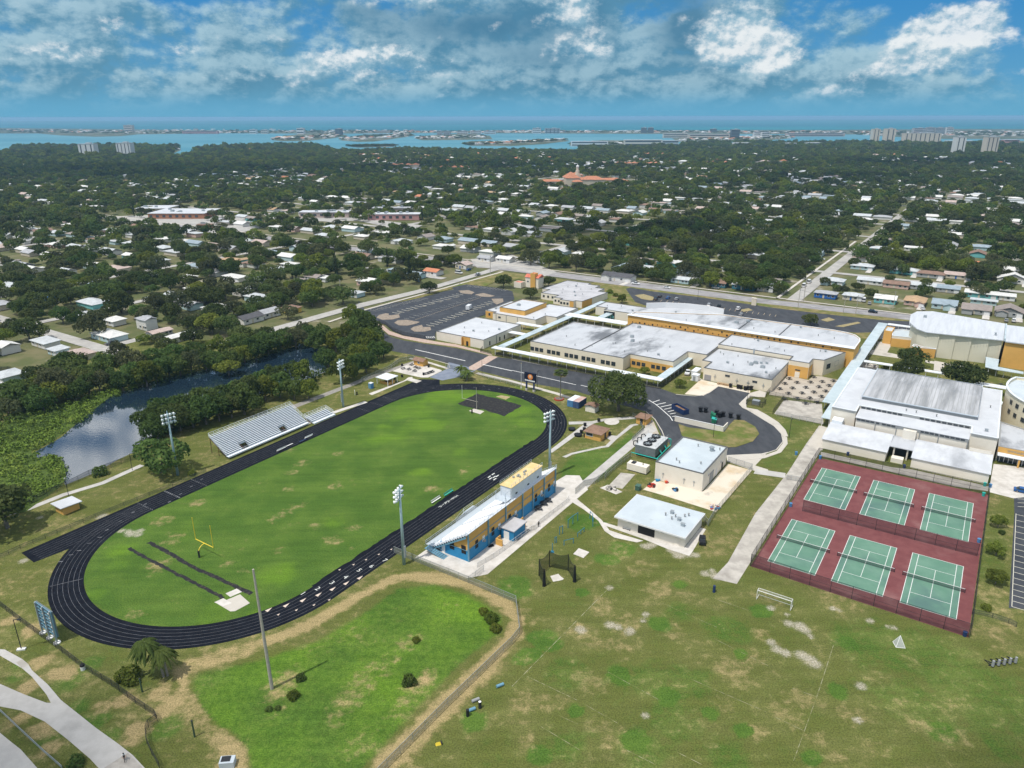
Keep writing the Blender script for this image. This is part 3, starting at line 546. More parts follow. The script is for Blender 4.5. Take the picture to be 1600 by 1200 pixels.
for i in range(6):
    a=[(945,400),(1010,440),(1060,480),(1110,525),(1150,560),(1175,600)][i]; 
    if i<5: strip(dm,f(*a),f(*[(1010,440),(1060,480),(1110,525),(1150,560),(1175,600)][i]),.3,.031)
struct('road_markings',dm,M['white'])
# parking bays of the student lot
pl=MB(); pt=MB(); f=q(560,420,S6)
def bays(mb,p0,p1,k,half,z=.028,w=.14,skip=()):
    for i in range(k):
        if i in skip: continue
        c=p0+(p1-p0)*i/(k-1); strip(mb,c-half,c+half,w,z)
hb=EN*-2.6
bays(pl,f(360,425),f(1010,235),17,hb*1.05,w=.36); bays(pl,f(690,545),f(1280,320),17,hb*1.05,w=.36)
strip(pl,f(360,425),f(1010,235),.0,.029)
p0,p1=f(550,490),f(1180,275)
for i in range(46): strip(pt,p0+(p1-p0)*(i/46),p0+(p1-p0)*((i+.45)/46),.35,.029)
bays(pl,f(470,480),f(1150,265),18,hb*.8,w=.12); bays(pl,f(140,400),f(640,285),16,EN*-2.4,w=.14); bays(pl,f(1060,165),f(1420,205),14,EA*2.2,w=.16)
for p in (f(375,440),f(410,430)): pass
struct('parking_lines',pl,M['parkline']); struct('wheel_stops',pt,M['parkwarm'])
isl=MB()
for pts in (((175,470),(200,445),(260,430),(292,432),(292,450),(390,440),(398,470),(330,488),(230,492)),((345,520),(380,496),(460,492),(590,512),(560,528),(470,548),(390,545)),((500,580),(530,560),(610,540),(622,562),(690,560),(700,590),(640,606),(540,606)),((960,212),(1060,206),(1115,228),(1090,246),(1000,238)),((1120,250),(1200,234),(1315,262),(1270,272),(1180,268)),((1280,290),(1390,288),(1395,320),(1330,345),(1300,325))):
    p=[f(*a)[:2] for a in pts]; isl.prism(p,0,.14)
struct('parking_island',isl,mat('mulch_island',(.33,.275,.22),.95,(.23,.19,.15),.8))
isk=MB(); 
for k in range(8): 
    c=f(400+k*78,425-k*21.5); isk.prism([(c+EA*(x)+EN*(y))[:2] for x,y in ((-1.2,-.9),(1.2,-.9),(1.2,.9),(-1.2,.9))],0,.12)
    c=f(705+k*76,548-k*29); isk.prism([(c+EA*(x)+EN*(y))[:2] for x,y in ((-1.2,-.9),(1.2,-.9),(1.2,.9),(-1.2,.9))],0,.12)
struct('lot_planting_beds',isk,mat('bed_soil',(.14,.14,.12),.95,(.2,.19,.17),1.))
# accessible bay paint beside the low white hall
ap=MB()
for x in (650,668,686,704,722): strip(ap,f(x,650),f(x+14,668),.5,.03)
struct('bay_hatching',ap,M['white'])
# back staff lot and its bays
BL=vx(q(960,420,S6),(110,195),(150,180),(350,215),(800,270),(1220,330),(1600,385))+px((1300,492),(1375,500),(1420,502),(1480,508),(1470,516),(1340,520),(1240,512),(1180,500))+vx(q(960,420,S6),(1300,500),(900,420),(350,370),(200,320))
sheet('staff_lot',BL,.02,M['asphalt'])
f=q(960,420,S6); pl=MB()
for i in range(22): 
    c=f(400+i*55,300+i*7.2); strip(pl,c-EA*2.4,c+EA*2.4+EN*.6,.2,.028)
struct('parking_lines',pl,M['parkwarm'])
b2=MB(); 
for pts in (((195,255),(280,245),(370,270),(400,295),(350,306),(260,290)),((1215,395),(1290,380),(1330,400),(1240,415))): b2.prism([f(*a)[:2] for a in pts],0,.14)
for pts in (((330,400),(380,385),(420,400),(370,412)),((420,440),(560,412),(580,420),(470,445))): b2.prism([W(1200+x/4,400+y/4)[:2] for x,y in pts],0,.14)
struct('parking_island',b2,mat('straw_island',(.36,.30,.17),.95,(.26,.22,.1),.8))
# the boulevard, its verge and walks
a_mid=436.
sheet('boulevard',cp((431,900),(428,190),(428,110),(433,44),(433,-400),(445,-400),(445,44),(440,107),(443,160),(443,900)),.02,M['oldroad'])
vm=MB()
for n in range(-140,330,24): strip(vm,C(436.5 if n<90 else 435.,n),C(436.5 if n<90 else 435.,n+6),.3,.028)
struct('road_markings',vm,M['line'])
sheet('roadside_walk',cp((448,900),(446,200),(446,-400),(447.8,-400),(447.8,200),(449.8,900)),.06,M['concrete'],h=.06)
sheet('verge',cp((424,195),(427,190),(427,112),(432,44),(432,-200),(426,-200),(425,44),(420,110),(420,185)),.012,M['farlawn'])
# avenue along the student lot and the long street to the sea
sheet('side_street',cp((200,305),(270,305.),(298,304.5),(346,298.8),(364,298.4),(432,299),(432,292),(364,291.6),(340,292),(290,297.),(270,297.5),(200,297.5)),.022,M['paleroad'])
sheet('side_street',cp((444,306),(900,306),(900,298),(444,298)),.022,M['paleroad'])
sheet('sidewalk',cp((262,287.5),(291,289.9),(340,287.6),(424,285),(424,287),(340,289.4),(291,291.6),(262,289.3)),.06,M['concrete'],h=.06)
sheet('lot_verge',cp((262,287.5),(340,287.6),(424,285),(424,205),(414,205),(408,262),(395,272),(374,268),(366,283),(300,284)),.012,M['farlawn'])
sheet('long_street',cp((445,98.),(700,97.2),(1250,96.6),(1250,91.),(700,90.6),(445,90.)),.022,M['paleroad'])
sheet('sidewalk',cp((446,104.5),(700,103.5),(700,101.8),(446,102.8)),.06,M['concw'],h=.06)
STREETS_A=[(a,-900,900) for a in (545,640,735,830,925,1020,1115,1210)]
for k,(a,n0,n1) in enumerate(STREETS_A):
    sheet('cross_street',cp((a-3.2,n0),(a+3.2,n0),(a+3.2,n1),(a-3.2,n1)),.015,M['paleroad'])
STREETS_N=[(-300,446,1250),(-110,446,1250),(500,60,1250),(690,-100,1250),(-500,446,1250)]
for n,a0,a1 in STREETS_N: sheet('cross_street',cp((a0,n-3.2),(a1,n-3.2),(a1,n+3.2),(a0,n+3.2)),.018,M['paleroad'])
sheet('west_street',cp((150,346),(195,346),(195,340),(150,340)),.018,M['paleroad'])
sheet('west_street',cp((167,500),(174,500),(174,323),(167,323)),.02,M['paleroad'])
sheet('west_street',cp((380,440),(386,440),(386,306),(380,306)),.02,M['paleroad'])
sheet('west_street',cp((60,420),(380,420),(380,414),(60,414)),.02,M['paleroad'])
# ---- walks, pads and yards
def walk(pts,w,m='path',h=.06): return sheet('sidewalk',ribbon(pts,w),h,M[m],h=h)
Q4=lambda x,y:W(800+x/4,650+y/4)
sheet('chiller_walk',[Q4(*p) for p in ((825,80),(860,40),(905,90),(840,130),(600,330),(440,480),(395,500),(370,540),(330,560),(250,510),(262,420),(390,450))],.05,M['path'],h=.05)
f=q(860,560,S6)
sheet('sidewalk',vx(f,(175,610),(400,605),(520,580),(780,560),(830,570),(830,580),(520,602),(420,625),(360,660),(20,905),(0,905),(0,880),(300,650),(330,632),(178,636)),.05,M['path'],h=.05)
sheet('sidewalk',vx(f,(115,945),(200,910),(480,848),(530,840),(580,790),(540,765),(560,740),(640,745),(765,640),(820,628),(850,640),(800,650),(640,775),(560,852),(490,862),(210,925),(150,955)),.05,M['path'],h=.05)
sheet('round_pad',[f(590+72*math.cos(t)*1.0,608+32*math.sin(t)) for t in np.linspace(0,2*PI,24,endpoint=False)],.06,M['concw'],h=.06)
sheet('loading_pad',vx(f,(890,625),(985,590),(1055,750),(1000,760),(930,690),(910,660)),.04,M['patio'],h=.04)
# shed apron, white path from the grandstand
sheet('sidewalk',[Q4(*p) for p in ((395,510),(480,580),(560,650),(610,715),(700,745),(820,780),(780,790),(640,760),(580,720),(540,655),(450,585),(370,535))],.04,M['concw'],h=.04)
sheet('shed_apron',cp((156.2,74.),(155.6,62),(154.6,55),(154.6,49.2),(157,49.2),(169.,50.),(169.,51.5),(157.5,51.5),(157.5,74.)),.05,M['concw'],h=.05)
sheet('chiller_apron',[Q4(*p) for p in ((820,460),(895,400),(1195,472),(1350,300),(1500,340),(1275,600),(960,500))],.05,M['rust'],h=.05)
sheet('chiller_walkway',[Q4(*p) for p in ((1340,245),(1560,235),(1600,225),(1520,310),(1600,335),(1600,365),(1490,335),(1345,285))],.045,M['concrete'],h=.045)
sheet('generator_pad',[Q4(*p) for p in ((680,355),(770,365),(690,455),(600,440))],.05,M['concg'],h=.05)
sheet('rubble_pad',[Q4(*p) for p in ((550,450),(600,430),(690,475),(650,490))],.05,M['concw'],h=.05)
# court side walk
R8=lambda x,y:W(1200+x/4,650+y/4)
sheet('court_walk',[R8(*p) for p in ((320,60),(375,75),(345,130),(330,215),(325,225),(0,740),(-120,930),(-195,1050),(-345,915+100),(-250,915),(-80,610),(115,365),(130,345),(235,180))],.05,M['concg'],h=.05)
sheet('sidewalk',[R8(*p) for p in ((-75,330),(110,358),(105,388),(-90,360))],.06,M['path'],h=.06)
sheet('court_walk',[R8(*p) for p in ((330,225),(770,320),(900,335),(1380,440),(1375,470),(1160,440),(750,345),(330,250))],.05,M['concg'],h=.05)
sheet('gym_forecourt',[R8(*p) for p in ((1410,300),(1680,330),(1680,500),(1535,515),(1380,475),(1385,440))],.05,M['concw'],h=.05)
f=q(1060,490,S6)
sheet('patio',vx(f,(1050,595),(1250,640),(1300,600),(1380,605),(1540,640),(1480,740),(1390,850),(870,780),(890,750)),.05,M['patio'],h=.05)
sheet('old_patio',vx(f,(1015,830),(1380,870),(1395,1065),(920,965)),.055,M['concg'],h=.055)
sheet('sidewalk',vx(f,(690,765),(780,740),(850,760),(830,805),(700,800),(650,830),(655,905),(760,925),(850,975),(960,1045),(1030,1120),(1055,1180),(1008,1190),(990,1150),(930,1090),(830,1030),(700,950),(610,900),(580,870),(600,850)),.1,M['concrete'],h=.1)
sheet('loop_kerb_walk',ribbon(px((1226,683),(1227,693),(1217,706),(1193,714.5),(1150,719)),1.5),.1,M['concrete'],h=.1)
sheet('loop_island',vx(q(800,400,4),(1040,1050),(1100,1072),(1330,1100),(1345,1070),(1390,1025),(1450,1028),(1520,1068),(1545,1112),(1505,1160),(1400,1195),(1250,1200),(1120,1190),(1060,1120)),.12,M['farlawn'],h=.12)
sheet('kitchen_apron',vx(f,(60,775),(190,655),(110,640),(160,595),(240,640),(690,740),(690,765),(385,700),(310,755),(240,790)),.06,M['rust'],h=.06)
sheet('concrete_sidewalk',[R8(*p) for p in ((330,60),(375,75),(340,215),(310,215),(245,180))],.055,M['concrete'],h=.055)
# grandstand floor
f=q(640,690,S6)
sheet('grandstand_floor',cp((117,105.5),(117,89.5),(121,86.5),(171.5,86.2),(178,92.5),(176,96),(168,97.),(168,104.5)),.07,M['concw'],h=.07)
# visitor concession: patio with tables, walk
f=q(560,420,S6)
sheet('table_patio',vx(f,(330,985),(505,905),(560,905),(800,975),(800,985),(670,1045),(600,1045)),.05,M['concw'],h=.05)
sheet('sidewalk',vx(f,(100,1200),(440,1075),(480,1045),(520,1040),(520,1055),(610,1078),(560,1100),(470,1072),(130,1215)),.05,M['concw'],h=.05)
walk(px((455,672),(520,645),(572,628)),2.,'concw')
walk(px((640,560),(668,566),(700,576)),1.6,'concw'); walk(px((745,583),(800,596),(870,615),(905,627)),2.,'concrete')
walk(px((-20,812),(45,795),(100,773),(160,755),(222,727)),2.0,'path'); 
sheet('gravel_path',ribbon(px((455,637),(520,612),(585,587),(650,565)),3.2),.02,mat('grey_gravel',(.24,.23,.21),.95,(.32,.3,.27),.8))
GW=0; r4_=lambda x,y:W(1200+x/4,400+y/4)
for pl in (((635,600),(650,585),(790,612),(840,625),(835,642),(640,614)),((692,535),(778,545),(740,612),(660,598)),((1040,655),(1112,668),(1085,722),(1035,714)),((985,652),(1250,690),(1250,704),(980,666)),((575,660),(680,680),(700,720),(560,735)),((690,470),(780,470),(740,520),(660,520))): GW+=1; sheet('garden_walk',[r4_(*x) for x in pl],.05,M['concrete'],h=.04+.006*GW)
# right hand lot
sheet('east_lot',[R8(*p) for p in ((1535,455),(1900,500),(1900,1230),(1505,1200),(1540,600))],.02,M['lot'])
pl=MB(); strip(pl,R8(1550,610),R8(1524,1190),.14,.03)
for k in range(17): w=R8(1550-k*1.7,615+k*36.); strip(pl,w,w+EN*-5,.16,.03)
for k in range(5): w=R8(1560,470+k*24); strip(pl,w,w+EN*-3.2+EA*1.6,.16,.03)
struct('parking_lines',pl,M['parkline'])
# bottom left paths and road
f=lambda x,y:W(x/4,900+y/4)
sheet('footpath',[f(*p) for p in ((-80,450),(30,460),(140,520),(175,550),(200,590),(300,680),(380,775),(500,870),(600,950),(740,1050),(830,1120),(960,1260),(700,1290),(560,1140),(420,1020),(280,910),(130,840),(-80,800),(-80,655),(0,675),(150,740),(290,793),(318,793),(290,740),(200,630),(140,578),(0,498),(-80,475))],.03,M['path'],h=.03)
sheet('path_joint',[f(*p) for p in ((100,540),(140,520),(183,558),(140,580))],.036,M['concg'])
sheet('lower_road',[f(*p) for p in ((-200,900),(0,980),(60,1030),(130,1085),(250,1220),(-200,1300))],.03,mat('worn_pale_road',(.55,.53,.49),.9,(.47,.45,.42),.25))
sheet('path_end',[f(*p) for p in ((650,1200),(800,1105),(950,1260),(760,1290))],.034,M['concg'])
# faint lines and mower wheel tracks of the practice field
fl=MB()
for a,b_,w in (((0,690),(610,70),.16),((90,625),(405,775),.12),((290,870),(410,925),.14),((600,600),(930,780),.10),((180,940),(420,1085),.12),((1030,1100),(1190,1180),.14),((1120,645),(1590,850),.10),((940,170),(1280,320),.09),((1260,390),(1600,560),.1),((1290,150),(1480,215),.12),((450,800),(660,920),.1),((720,1090),(900,1180),.12)): strip(fl,W(*Q8(*a)),W(*Q8(*b_)),w*.7,.012)
for a,b_,w in (((410,430),(310,740),.14),((310,740),(160,1155),.12),((100,480),(355,575),.1),((150,700),(300,755),.1),((40,880),(220,965),.1)): strip(fl,W(*QR(*a)),W(*QR(*b_)),w*.7,.012)
struct('field_lines',fl,M['faded'])
# tennis courts
sheet('court_surface',cp((157.3,-10.4),(231.2,-11.4),(230.4,34.6),(158.4,35.2)),.02,M['maroon'])
CENT=[(211.6,26.75),(211.5,12.05),(211.4,-2.65),(174.75,26.85),(174.6,12.2),(174.45,-2.35)]
# ================================================================ tennis courts
def fence(name,label,pts,h,m='link',post='steel',step=3.,group=None,rails=2,pr=.04,closed=False,cat='fence'):
    pts=[Vector((p[0],p[1],0)) for p in pts]; o=pts[0]; t=thing(name,label,cat,o,0,group)
    pm=MB().tube((0,0,0),(0,0,h+.05),pr,n=6).mesh('post',post)
    pan=MB(); ra=MB(); first=True; cnt=0
    for i in range(len(pts)-1):
        a,b=pts[i]-o,pts[i+1]-o; k=max(1,round((b-a).length/step))
        for j in range(k):
            if cnt<98: part('post',pm,t,a+(b-a)*j/k); cnt+=1
        pan.add([(a.x,a.y,.06),(b.x,b.y,.06),(b.x,b.y,h),(a.x,a.y,h)],[(0,1,2,3)])
        if rails>0: ra.beam((a.x,a.y,h),(b.x,b.y,h),.05)
        if rails>1: ra.beam((a.x,a.y,h*.5),(b.x,b.y,h*.5),.04)
        if rails>2: ra.beam((a.x,a.y,.1),(b.x,b.y,.1),.04)
    part('post',pm,t,pts[-1]-o); pan.build('mesh_panel',m,t)
    if rails: ra.build('rail',post,t)
    return t
cs=MB().poly([(-11.885,-5.485,.0),(11.885,-5.485,0),(11.885,5.485,0),(-11.885,5.485,0)]).mesh('court',"court")
def cl(mb,x0,y0,x1,y1,w=.11): strip(mb,(x0,y0),(x1,y1),w,.006)
lm_=MB()
for y in (-5.485,5.485,-4.115,4.115): cl(lm_,-11.885,y,11.885,y,.13)
for x in (-11.885,11.885): cl(lm_,x,-5.54,x,5.54,.13)
for x in (-6.4,6.4): cl(lm_,x,-4.115,x,4.115)
cl(lm_,-6.4,0,6.4,0); lme=lm_.mesh('court_lines','line')
npost=MB().tube((0,0,0),(0,0,1.1),.06,n=6).mesh('net_post','dark'); nmesh=MB().add([(0,-6.35,.05),(0,6.35,.05),(0,6.35,.98),(0,-6.35,.98)],[(0,1,2,3)]).mesh('net_mesh','net'); nband=MB().box((0,0,1.),(.05,12.7,.1)).mesh('net_band','white')
pos=['far row by the gym, the one nearest the court walk','far row by the gym, middle of the three','far row by the gym, nearest the car park','near row by the playing field, the one nearest the court walk','near row by the playing field, middle of the three','near row by the playing field, nearest the car park']
for (a,n),s in zip(CENT,pos):
    o=part('tennis_court',cs,None,C(a,n,.026),CA); tag(o,kind='structure'); l=part('court_lines',lme,o)
    t=cthing('tennis_net','tennis net, '+s,'net',a,n,'nets of the six tennis courts',.03)
    for y in (-6.4,6.4): part('net_post',npost,t,(0,y,0))
    part('net_mesh',nmesh,t); part('net_band',nband,t)
F0=dict(m='linkb',post='dark',h=3.4,step=4.6,pr=.05,group='black fences round the tennis courts')
fence('court_fence','black chain link fence between the tennis courts and the gym',cp((230.6,34.8),(231.3,-11.2)),**F0)
fence('court_fence','black chain link fence along the right edge of the tennis courts beside the lawn',cp((231.3,-11.4),(157.2,-10.5)),**F0)
fence('court_fence','black chain link fence between the tennis courts and the practice field',cp((157.4,-10.3),(158.4,35.2)),**F0)
fence('court_fence','black chain link fence beside the concrete court walk',cp((158.5,35.3),(230.5,35.)),**F0)
fence('court_fence','black chain link fence dividing the two rows of tennis courts',cp((192.6,31.),(193.2,-10.3)),**F0)
# ================================================================ campus buildings
winmesh={}
def win_mesh(w,h,kind):
    k=(w,h,kind)
    if k not in winmesh:
        f=MB(); d=.1; t=.09
        for x in (-w/2+t/2,w/2-t/2): f.box((x,-d/2,h/2),(t,d,h))
        for z in (t/2,h-t/2): f.box((0,-d/2,z),(w-2*t,d,t))
        if kind in('quad','bars'): f.box((0,-d/2,h/2),(t*.8,d*.8,h-2*t)); f.box((0,-d/2,h*.52),(w-2*t,d*.8,t*.8))
        if kind=='strip':
            n=max(1,round(w/1.2))
            for i in range(1,n): f.box((-w/2+w*i/n,-d/2,h/2),(t,d*.8,h-2*t))
        p=MB().box((0,-.02,h/2),(w-.04,.04,h-.04))
        winmesh[k]=(f.mesh('window','trim' if kind!='white' else 'trimw'),p.mesh('pane','glass'))
    return winmesh[k]
ROT={'a-':-PI/2,'n-':0.,'a+':PI/2,'n+':PI}
ventm=[MB().box((0,0,.35),(.9,.7,.7)).box((0,0,.75),(1.1,.9,.1)).mesh('roof_vent','steel'),MB().tube((0,0,0),(0,0,.7),.14,n=6).tube((0,0,.7),(0,0,.85),.28,n=8).mesh('roof_vent','shadegrey'),
       MB().box((0,0,.55),(1.7,1.3,.9)).box((0,0,.05),(1.9,1.5,.1)).tube((0,0,1.),(0,0,1.1),.45,n=10).mesh('roof_unit','steel')]
class Bld:
    def __init__(s,name,label,a,n,cat='school building',group=None): s.a,s.n=a,n; s.t=cthing(name,label,cat,a,n,group)
    def L(s,pts): return [(p[0]-s.a,p[1]-s.n) for p in pts]
    def block(s,poly,z,wall='cream',roof='roofw',par=.35,trim='trim',z0=0.,w='wall',lap=.06):
        p=s.L(poly); p=p if area(p)>0 else p[::-1]; i=inset(p,.28); n=len(p); mb=MB()
        mb.add([(*x,z0) for x in p]+[(*x,z+par) for x in p]+[(*x,z+par) for x in i]+[(*x,z-.02) for x in i],
               [(k,(k+1)%n,n+(k+1)%n,n+k) for k in range(n)]+[(n+k,n+(k+1)%n,2*n+(k+1)%n,2*n+k) for k in range(n)]+[(2*n+k,2*n+(k+1)%n,3*n+(k+1)%n,3*n+k) for k in range(n)])
        mb.build(w,wall,s.t); MB().poly([(*x,z) for x in inset(p,.2)]).build('roof',roof,s.t)
        if trim:
            o=inset(p,-lap); j=inset(p,.34); m=MB(); h0,h1=z+par-.12,z+par+.05
            m.add([(*x,h0) for x in o]+[(*x,h1) for x in o]+[(*x,h1) for x in j]+[(*x,h0) for x in j],[f for k in range(n) for f in ((k,(k+1)%n,n+(k+1)%n,n+k),(n+k,n+(k+1)%n,2*n+(k+1)%n,2*n+k),(2*n+k,2*n+(k+1)%n,3*n+(k+1)%n,3*n+k),(3*n+k,3*n+(k+1)%n,(k+1)%n,k))])
            m.build('roof_edge',trim,s.t)
        return s
    def slab(s,poly,z0,z1,m,name): MB().prism(s.L(poly),z0,z1,True).build(name,m,s.t); return s
    def win(s,a,n,z,face,w=1.6,h=1.5,kind='quad',name='window'):
        f,p=win_mesh(w,h,kind); o=part(name,f,s.t,(a-s.a,n-s.n,z),ROT[face]); part('pane',p,o); return o
    def door(s,a,n,face,w=1.1,h=2.2,m='trimw'):
        d=MB().box((0,-.04,h/2),(w,.08,h)).build('door',m,s.t,(a-s.a,n-s.n,.06),ROT[face]); MB().box((w*.36,-.1,1.05),(.12,.05,.05)).build('handle','steel',d); return d
    def panel(s,poly,z0,z1,m,name='accent_wall'): return s.slab(poly,z0,z1,m,name)
    def vents(s,lst,z,rz=0):
        for a,n,k in lst: part('roof_unit' if k==2 else 'roof_vent',ventm[k],s.t,(a-s.a,n-s.n,z),random.choice((0,PI/2)))
        return s
# --- main classroom building
b=Bld('classroom_building','long cream classroom building with stained white roof and grouped dark windows by the drive',300,135)
P=[(274.2,170),(274.2,123.5),(281,123.5),(281,103.8),(298,103.8),(298,95.3),(312,95.3),(328.5,95.6),(328.5,144),(315,144),(315,170)]
b.block(P,5.4)
b.slab([(274.6,143.9),(328.2,143.9),(328.2,144.2),(274.6,144.2)],5.4,5.72,'trim','roof_joint')
c7=q(800,420,S6)
for x in (222,268,314,390,437,484,567,616,665,738,788,838,932,983,1037):
    n=AN(c7(x,800+(x-222)*.152))[1]; b.win(274.17,n,1.5,'a-',1.9,1.75)
b.panel([(280.9,123.2),(280.96,123.2),(280.96,103.9),(280.9,103.9)],0,3.9,'yellow')
for n in (121.6,119.3,117.,112.6,110.3,107.7): b.win(280.88,n,1.3,'a-',1.7,1.6)
b.vents([(306,134,2),(300,131,2),(289,119,1),(291,136.5,1),(292.3,136,1),(299,127,1),(283,143,1),(283.,127,1),(287,113,0),(300,113,1),(290,160,1),(280,150,1),(323,138,2)],5.4)
# --- dining hall block
b=Bld('dining_hall','cream dining hall with two flat roof levels and ochre entrance wall by the table patio',305,75)
b.block([(282,63.5),(311.8,63.5),(311.8,95.),(291.2,95.),(291.2,91),(282,91)],4.9)
b.block([(312.1,95.2),(312.1,63.2),(306,63.2),(306,55),(312.8,55),(313.6,50.8),(330,45.4),(330.6,95.2)],6.6)
b.panel([(305.93,63.1),(305.97,63.1),(305.97,55.1),(305.93,55.1)],0,4.9,'yellow'); b.panel([(306.1,54.93),(312.6,54.93),(312.6,54.97),(306.1,54.97)],0,4.9,'yellow')
b.door(305.9,59.2,'a-',1.9,2.4,'beige'); b.win(305.92,59.2,3.,'a-',2.,.5,'strip')
for k,(a,n) in enumerate(((317.5,49.6),(323.8,47.6))):
    f_,p_=win_mesh(3.0,2.2,'quad'); o=part('window',f_,b.t,(a-305+.02,n-75-.06,2.3),math.atan2(45.4-50.8,330-313.6)); part('pane',p_,o)
b.door(281.97,89.,'a-',2.8,2.4,'oldroad'); b.win(281.97,81,3.2,'a-',1.9,.8,'strip'); b.win(281.97,70,2.8,'a-',1.9,.8,'strip')
bn=MB()
for n in (86,77.,72.5,66.5): bn.box((-23.2,n-75,2.2),(.12,.14,2.2)).box((-23.2,n-75,2.4),(.12,1.2,.12))
bn.build('wall_pipe','steel',b.t)
b.vents([(305,84,1),(304,90,1),(306,92,1),(297,76,2),(300,75,2),(296,71,2),(301,73,0),(302,71,0),(299,78,1),(292,82,1),(294,85,0),(290,68,0),(297,66,1),(287,66,1)],4.9)
b.vents([(329,84,1),(327.5,82,0),(320,75,1),(326,55,1),(327,53,0),(318,68,1),(315,90,1)],6.6)
b.slab([(311.9,79),(312.0,79),(312.0,79.6),(311.9,79.6)],4.95,7.6,'steel','ladder')
# --- ochre hall with portholes
b=Bld('ochre_hall','long flat-roofed hall with an ochre wall dotted by small round windows',345,95)
b.block([(331.5,148),(331.5,42.5),(346,42.5),(350,43.2),(355,46),(357.5,50),(358.6,56),(358.6,108.5),(340,108.5+39.5),(331.5,148)][:-1],8.2,'yellow','roofw',trim='white')
b.slab([(330.9,148.4),(330.9,42.3),(334.4,42.3),(334.4,148.4)],8.58,8.72,'canopyw','roof_coping')
b.slab([(334.6,75),(358.2,75),(358.2,75.35),(334.6,75.35)],8.2,8.5,'trim','roof_joint'); b.slab([(334.6,93.6),(358.2,93.6),(358.2,93.95),(334.6,93.95)],8.2,8.5,'trim','roof_joint')
ph=MB().tube((-.06,0,0),(.03,0,0),.42,n=14).mesh('porthole','dark'); ph2=MB().tube((-.06,0,0),(.03,0,0),.26,n=10).mesh('porthole','dark')
f=q(960,420,S6)
for x,y,k in ((175,510,2),(208,520,2),(243,519,1),(291,526,1),(330,540,2),(367,538,1),(413,539,2),(457,551,2),(497,550,2),(531,556,1),(587,571,2),(636,560,1),(681,584,1),(706,565,2),(764,597,1),(805,586,2),(848,610,2),(896,594,1),(945,620,2),(1002,633,2),(1034,608,1),(1082,640,1),(1158,620,1),(1210,628,2),(1260,635,2),(1322,645,2),(1375,653,1),(1410,663,2),(1482,668,1),(1535,677,2),(1590,685,1)):
    best=None
    d=(W(960+x/S6,420+y/S6,0)-Vector((0,0,HCAM))); # meet the wall plane a = 331.5
    ca=d.x*EA.x+d.y*EA.y; s_=331.44/ca; zz=HCAM+d.z*s_; nn=(d.x*EN.x+d.y*EN.y)*s_
    if 42.8<nn<147.6: part('porthole',ph if k==1 else ph2,b.t,(331.44-345,nn-95,min(max(zz,.8),7.8)))
f=q(1060,490,S6)
for x,y,k in ((865,238,1),(921,246,1),(975,254,1),(1085,271,1),(1152,281,1),(1230,293,2),(1272,299,2),(1322,307,2),(1390,316,1),(1475,330,2),(1555,347,2),(708,213,2)):
    d=(f(x,y)-Vector((0,0,HCAM))); ca=d.x*EA.x+d.y*EA.y; s_=331.44/ca; zz=HCAM+d.z*s_; nn=(d.x*EN.x+d.y*EN.y)*s_
    if 42.8<nn<147.6: part('porthole',ph if k==1 else ph2,b.t,(331.44-345,nn-95,min(max(zz,.8),7.8)))
f=q(960,420,S6)
cv=[(350.5,146.5),(357,138.5),(361.,128),(362.,117),(360,108.6)]
wm=MB(); lp=b.L(cv)
for i in range(4): wm.prism([lp[i],lp[i+1],(lp[i+1][0]+.4,lp[i+1][1]+.1),(lp[i][0]+.4,lp[i][1]+.1)],0,11.)
wm.build('parapet_screen','trimw',b.t)
MB().prism(b.L([(340,147.8),(350.5,146.5),(357,138.5),(361.,128),(362.,117),(360,108.6),(352,108.6)]),0,8.1).build('curved_wing','roofw',b.t)
b.vents([(352,94,2),(347,98,2),(340,78,1),(345,60,1),(338,120,1),(350,130,0),(341,88,1),(344,53,1),(355,70,0)],8.2)
# --- white hall with the painted mural
b=Bld('mural_hall','flat-roofed white hall with a turquoise painted end wall beside the covered walk',356,160)
b.block([(349,170),(349,148.2),(365,148.2),(365,177),(353,177),(353,170)],4.4,'beige')
b.panel([(348.9,169.9),(348.96,169.9),(348.96,163.5),(348.9,163.5)],.1,4.,'dark','mural_wall')
mb=MB(); mb.add([(-7.16,x-160,z) for x,z in ((169.8,.4),(164,.4),(164,1.6),(165,2.8),(167,3.3),(168.8,2.9),(169.8,2.4))],[tuple(range(7))]); mb.build('mural','teal_paint' if 'teal_paint' in M else mat('teal_mural',(.08,.40,.46),.7,(.30,.62,.62),.9,(.03,.2,.32),.7),b.t)
b.vents([(357,172,1),(360,165,1),(355,156,0)],4.4)
# --- low white hall by the student lot
b=Bld('white_hall','plain low white hall with a clean flat roof beside the student car park',284,205)
b.block([(267.5,219.6),(267.5,191.6),(300,191.6),(300,219.6)],4.,'beige','roofclean')
b.panel([(267.43,203.6),(267.47,203.6),(267.47,199.2),(267.43,199.2)],0,4.2,'yellow'); b.slab([(266.2,203.6),(267.4,203.6),(267.4,203.4),(266.2,203.4)],0,4.1,'yellow','wing_wall')
b.door(267.4,201,'a-',1.2,2.2,'dark')
for a in (281,285,272.5): b.win(a,191.57,.6,'n-',.9,2.,'plain')
b.slab([(278,191.4),(278.3,191.4),(278.3,191.55),(278,191.55)],0,4.,'shadegrey','downpipe')
b.vents([(278,205,0),(281,198,1),(287,196,0),(280,212,1),(273,207,1),(292,210,1)],4.)
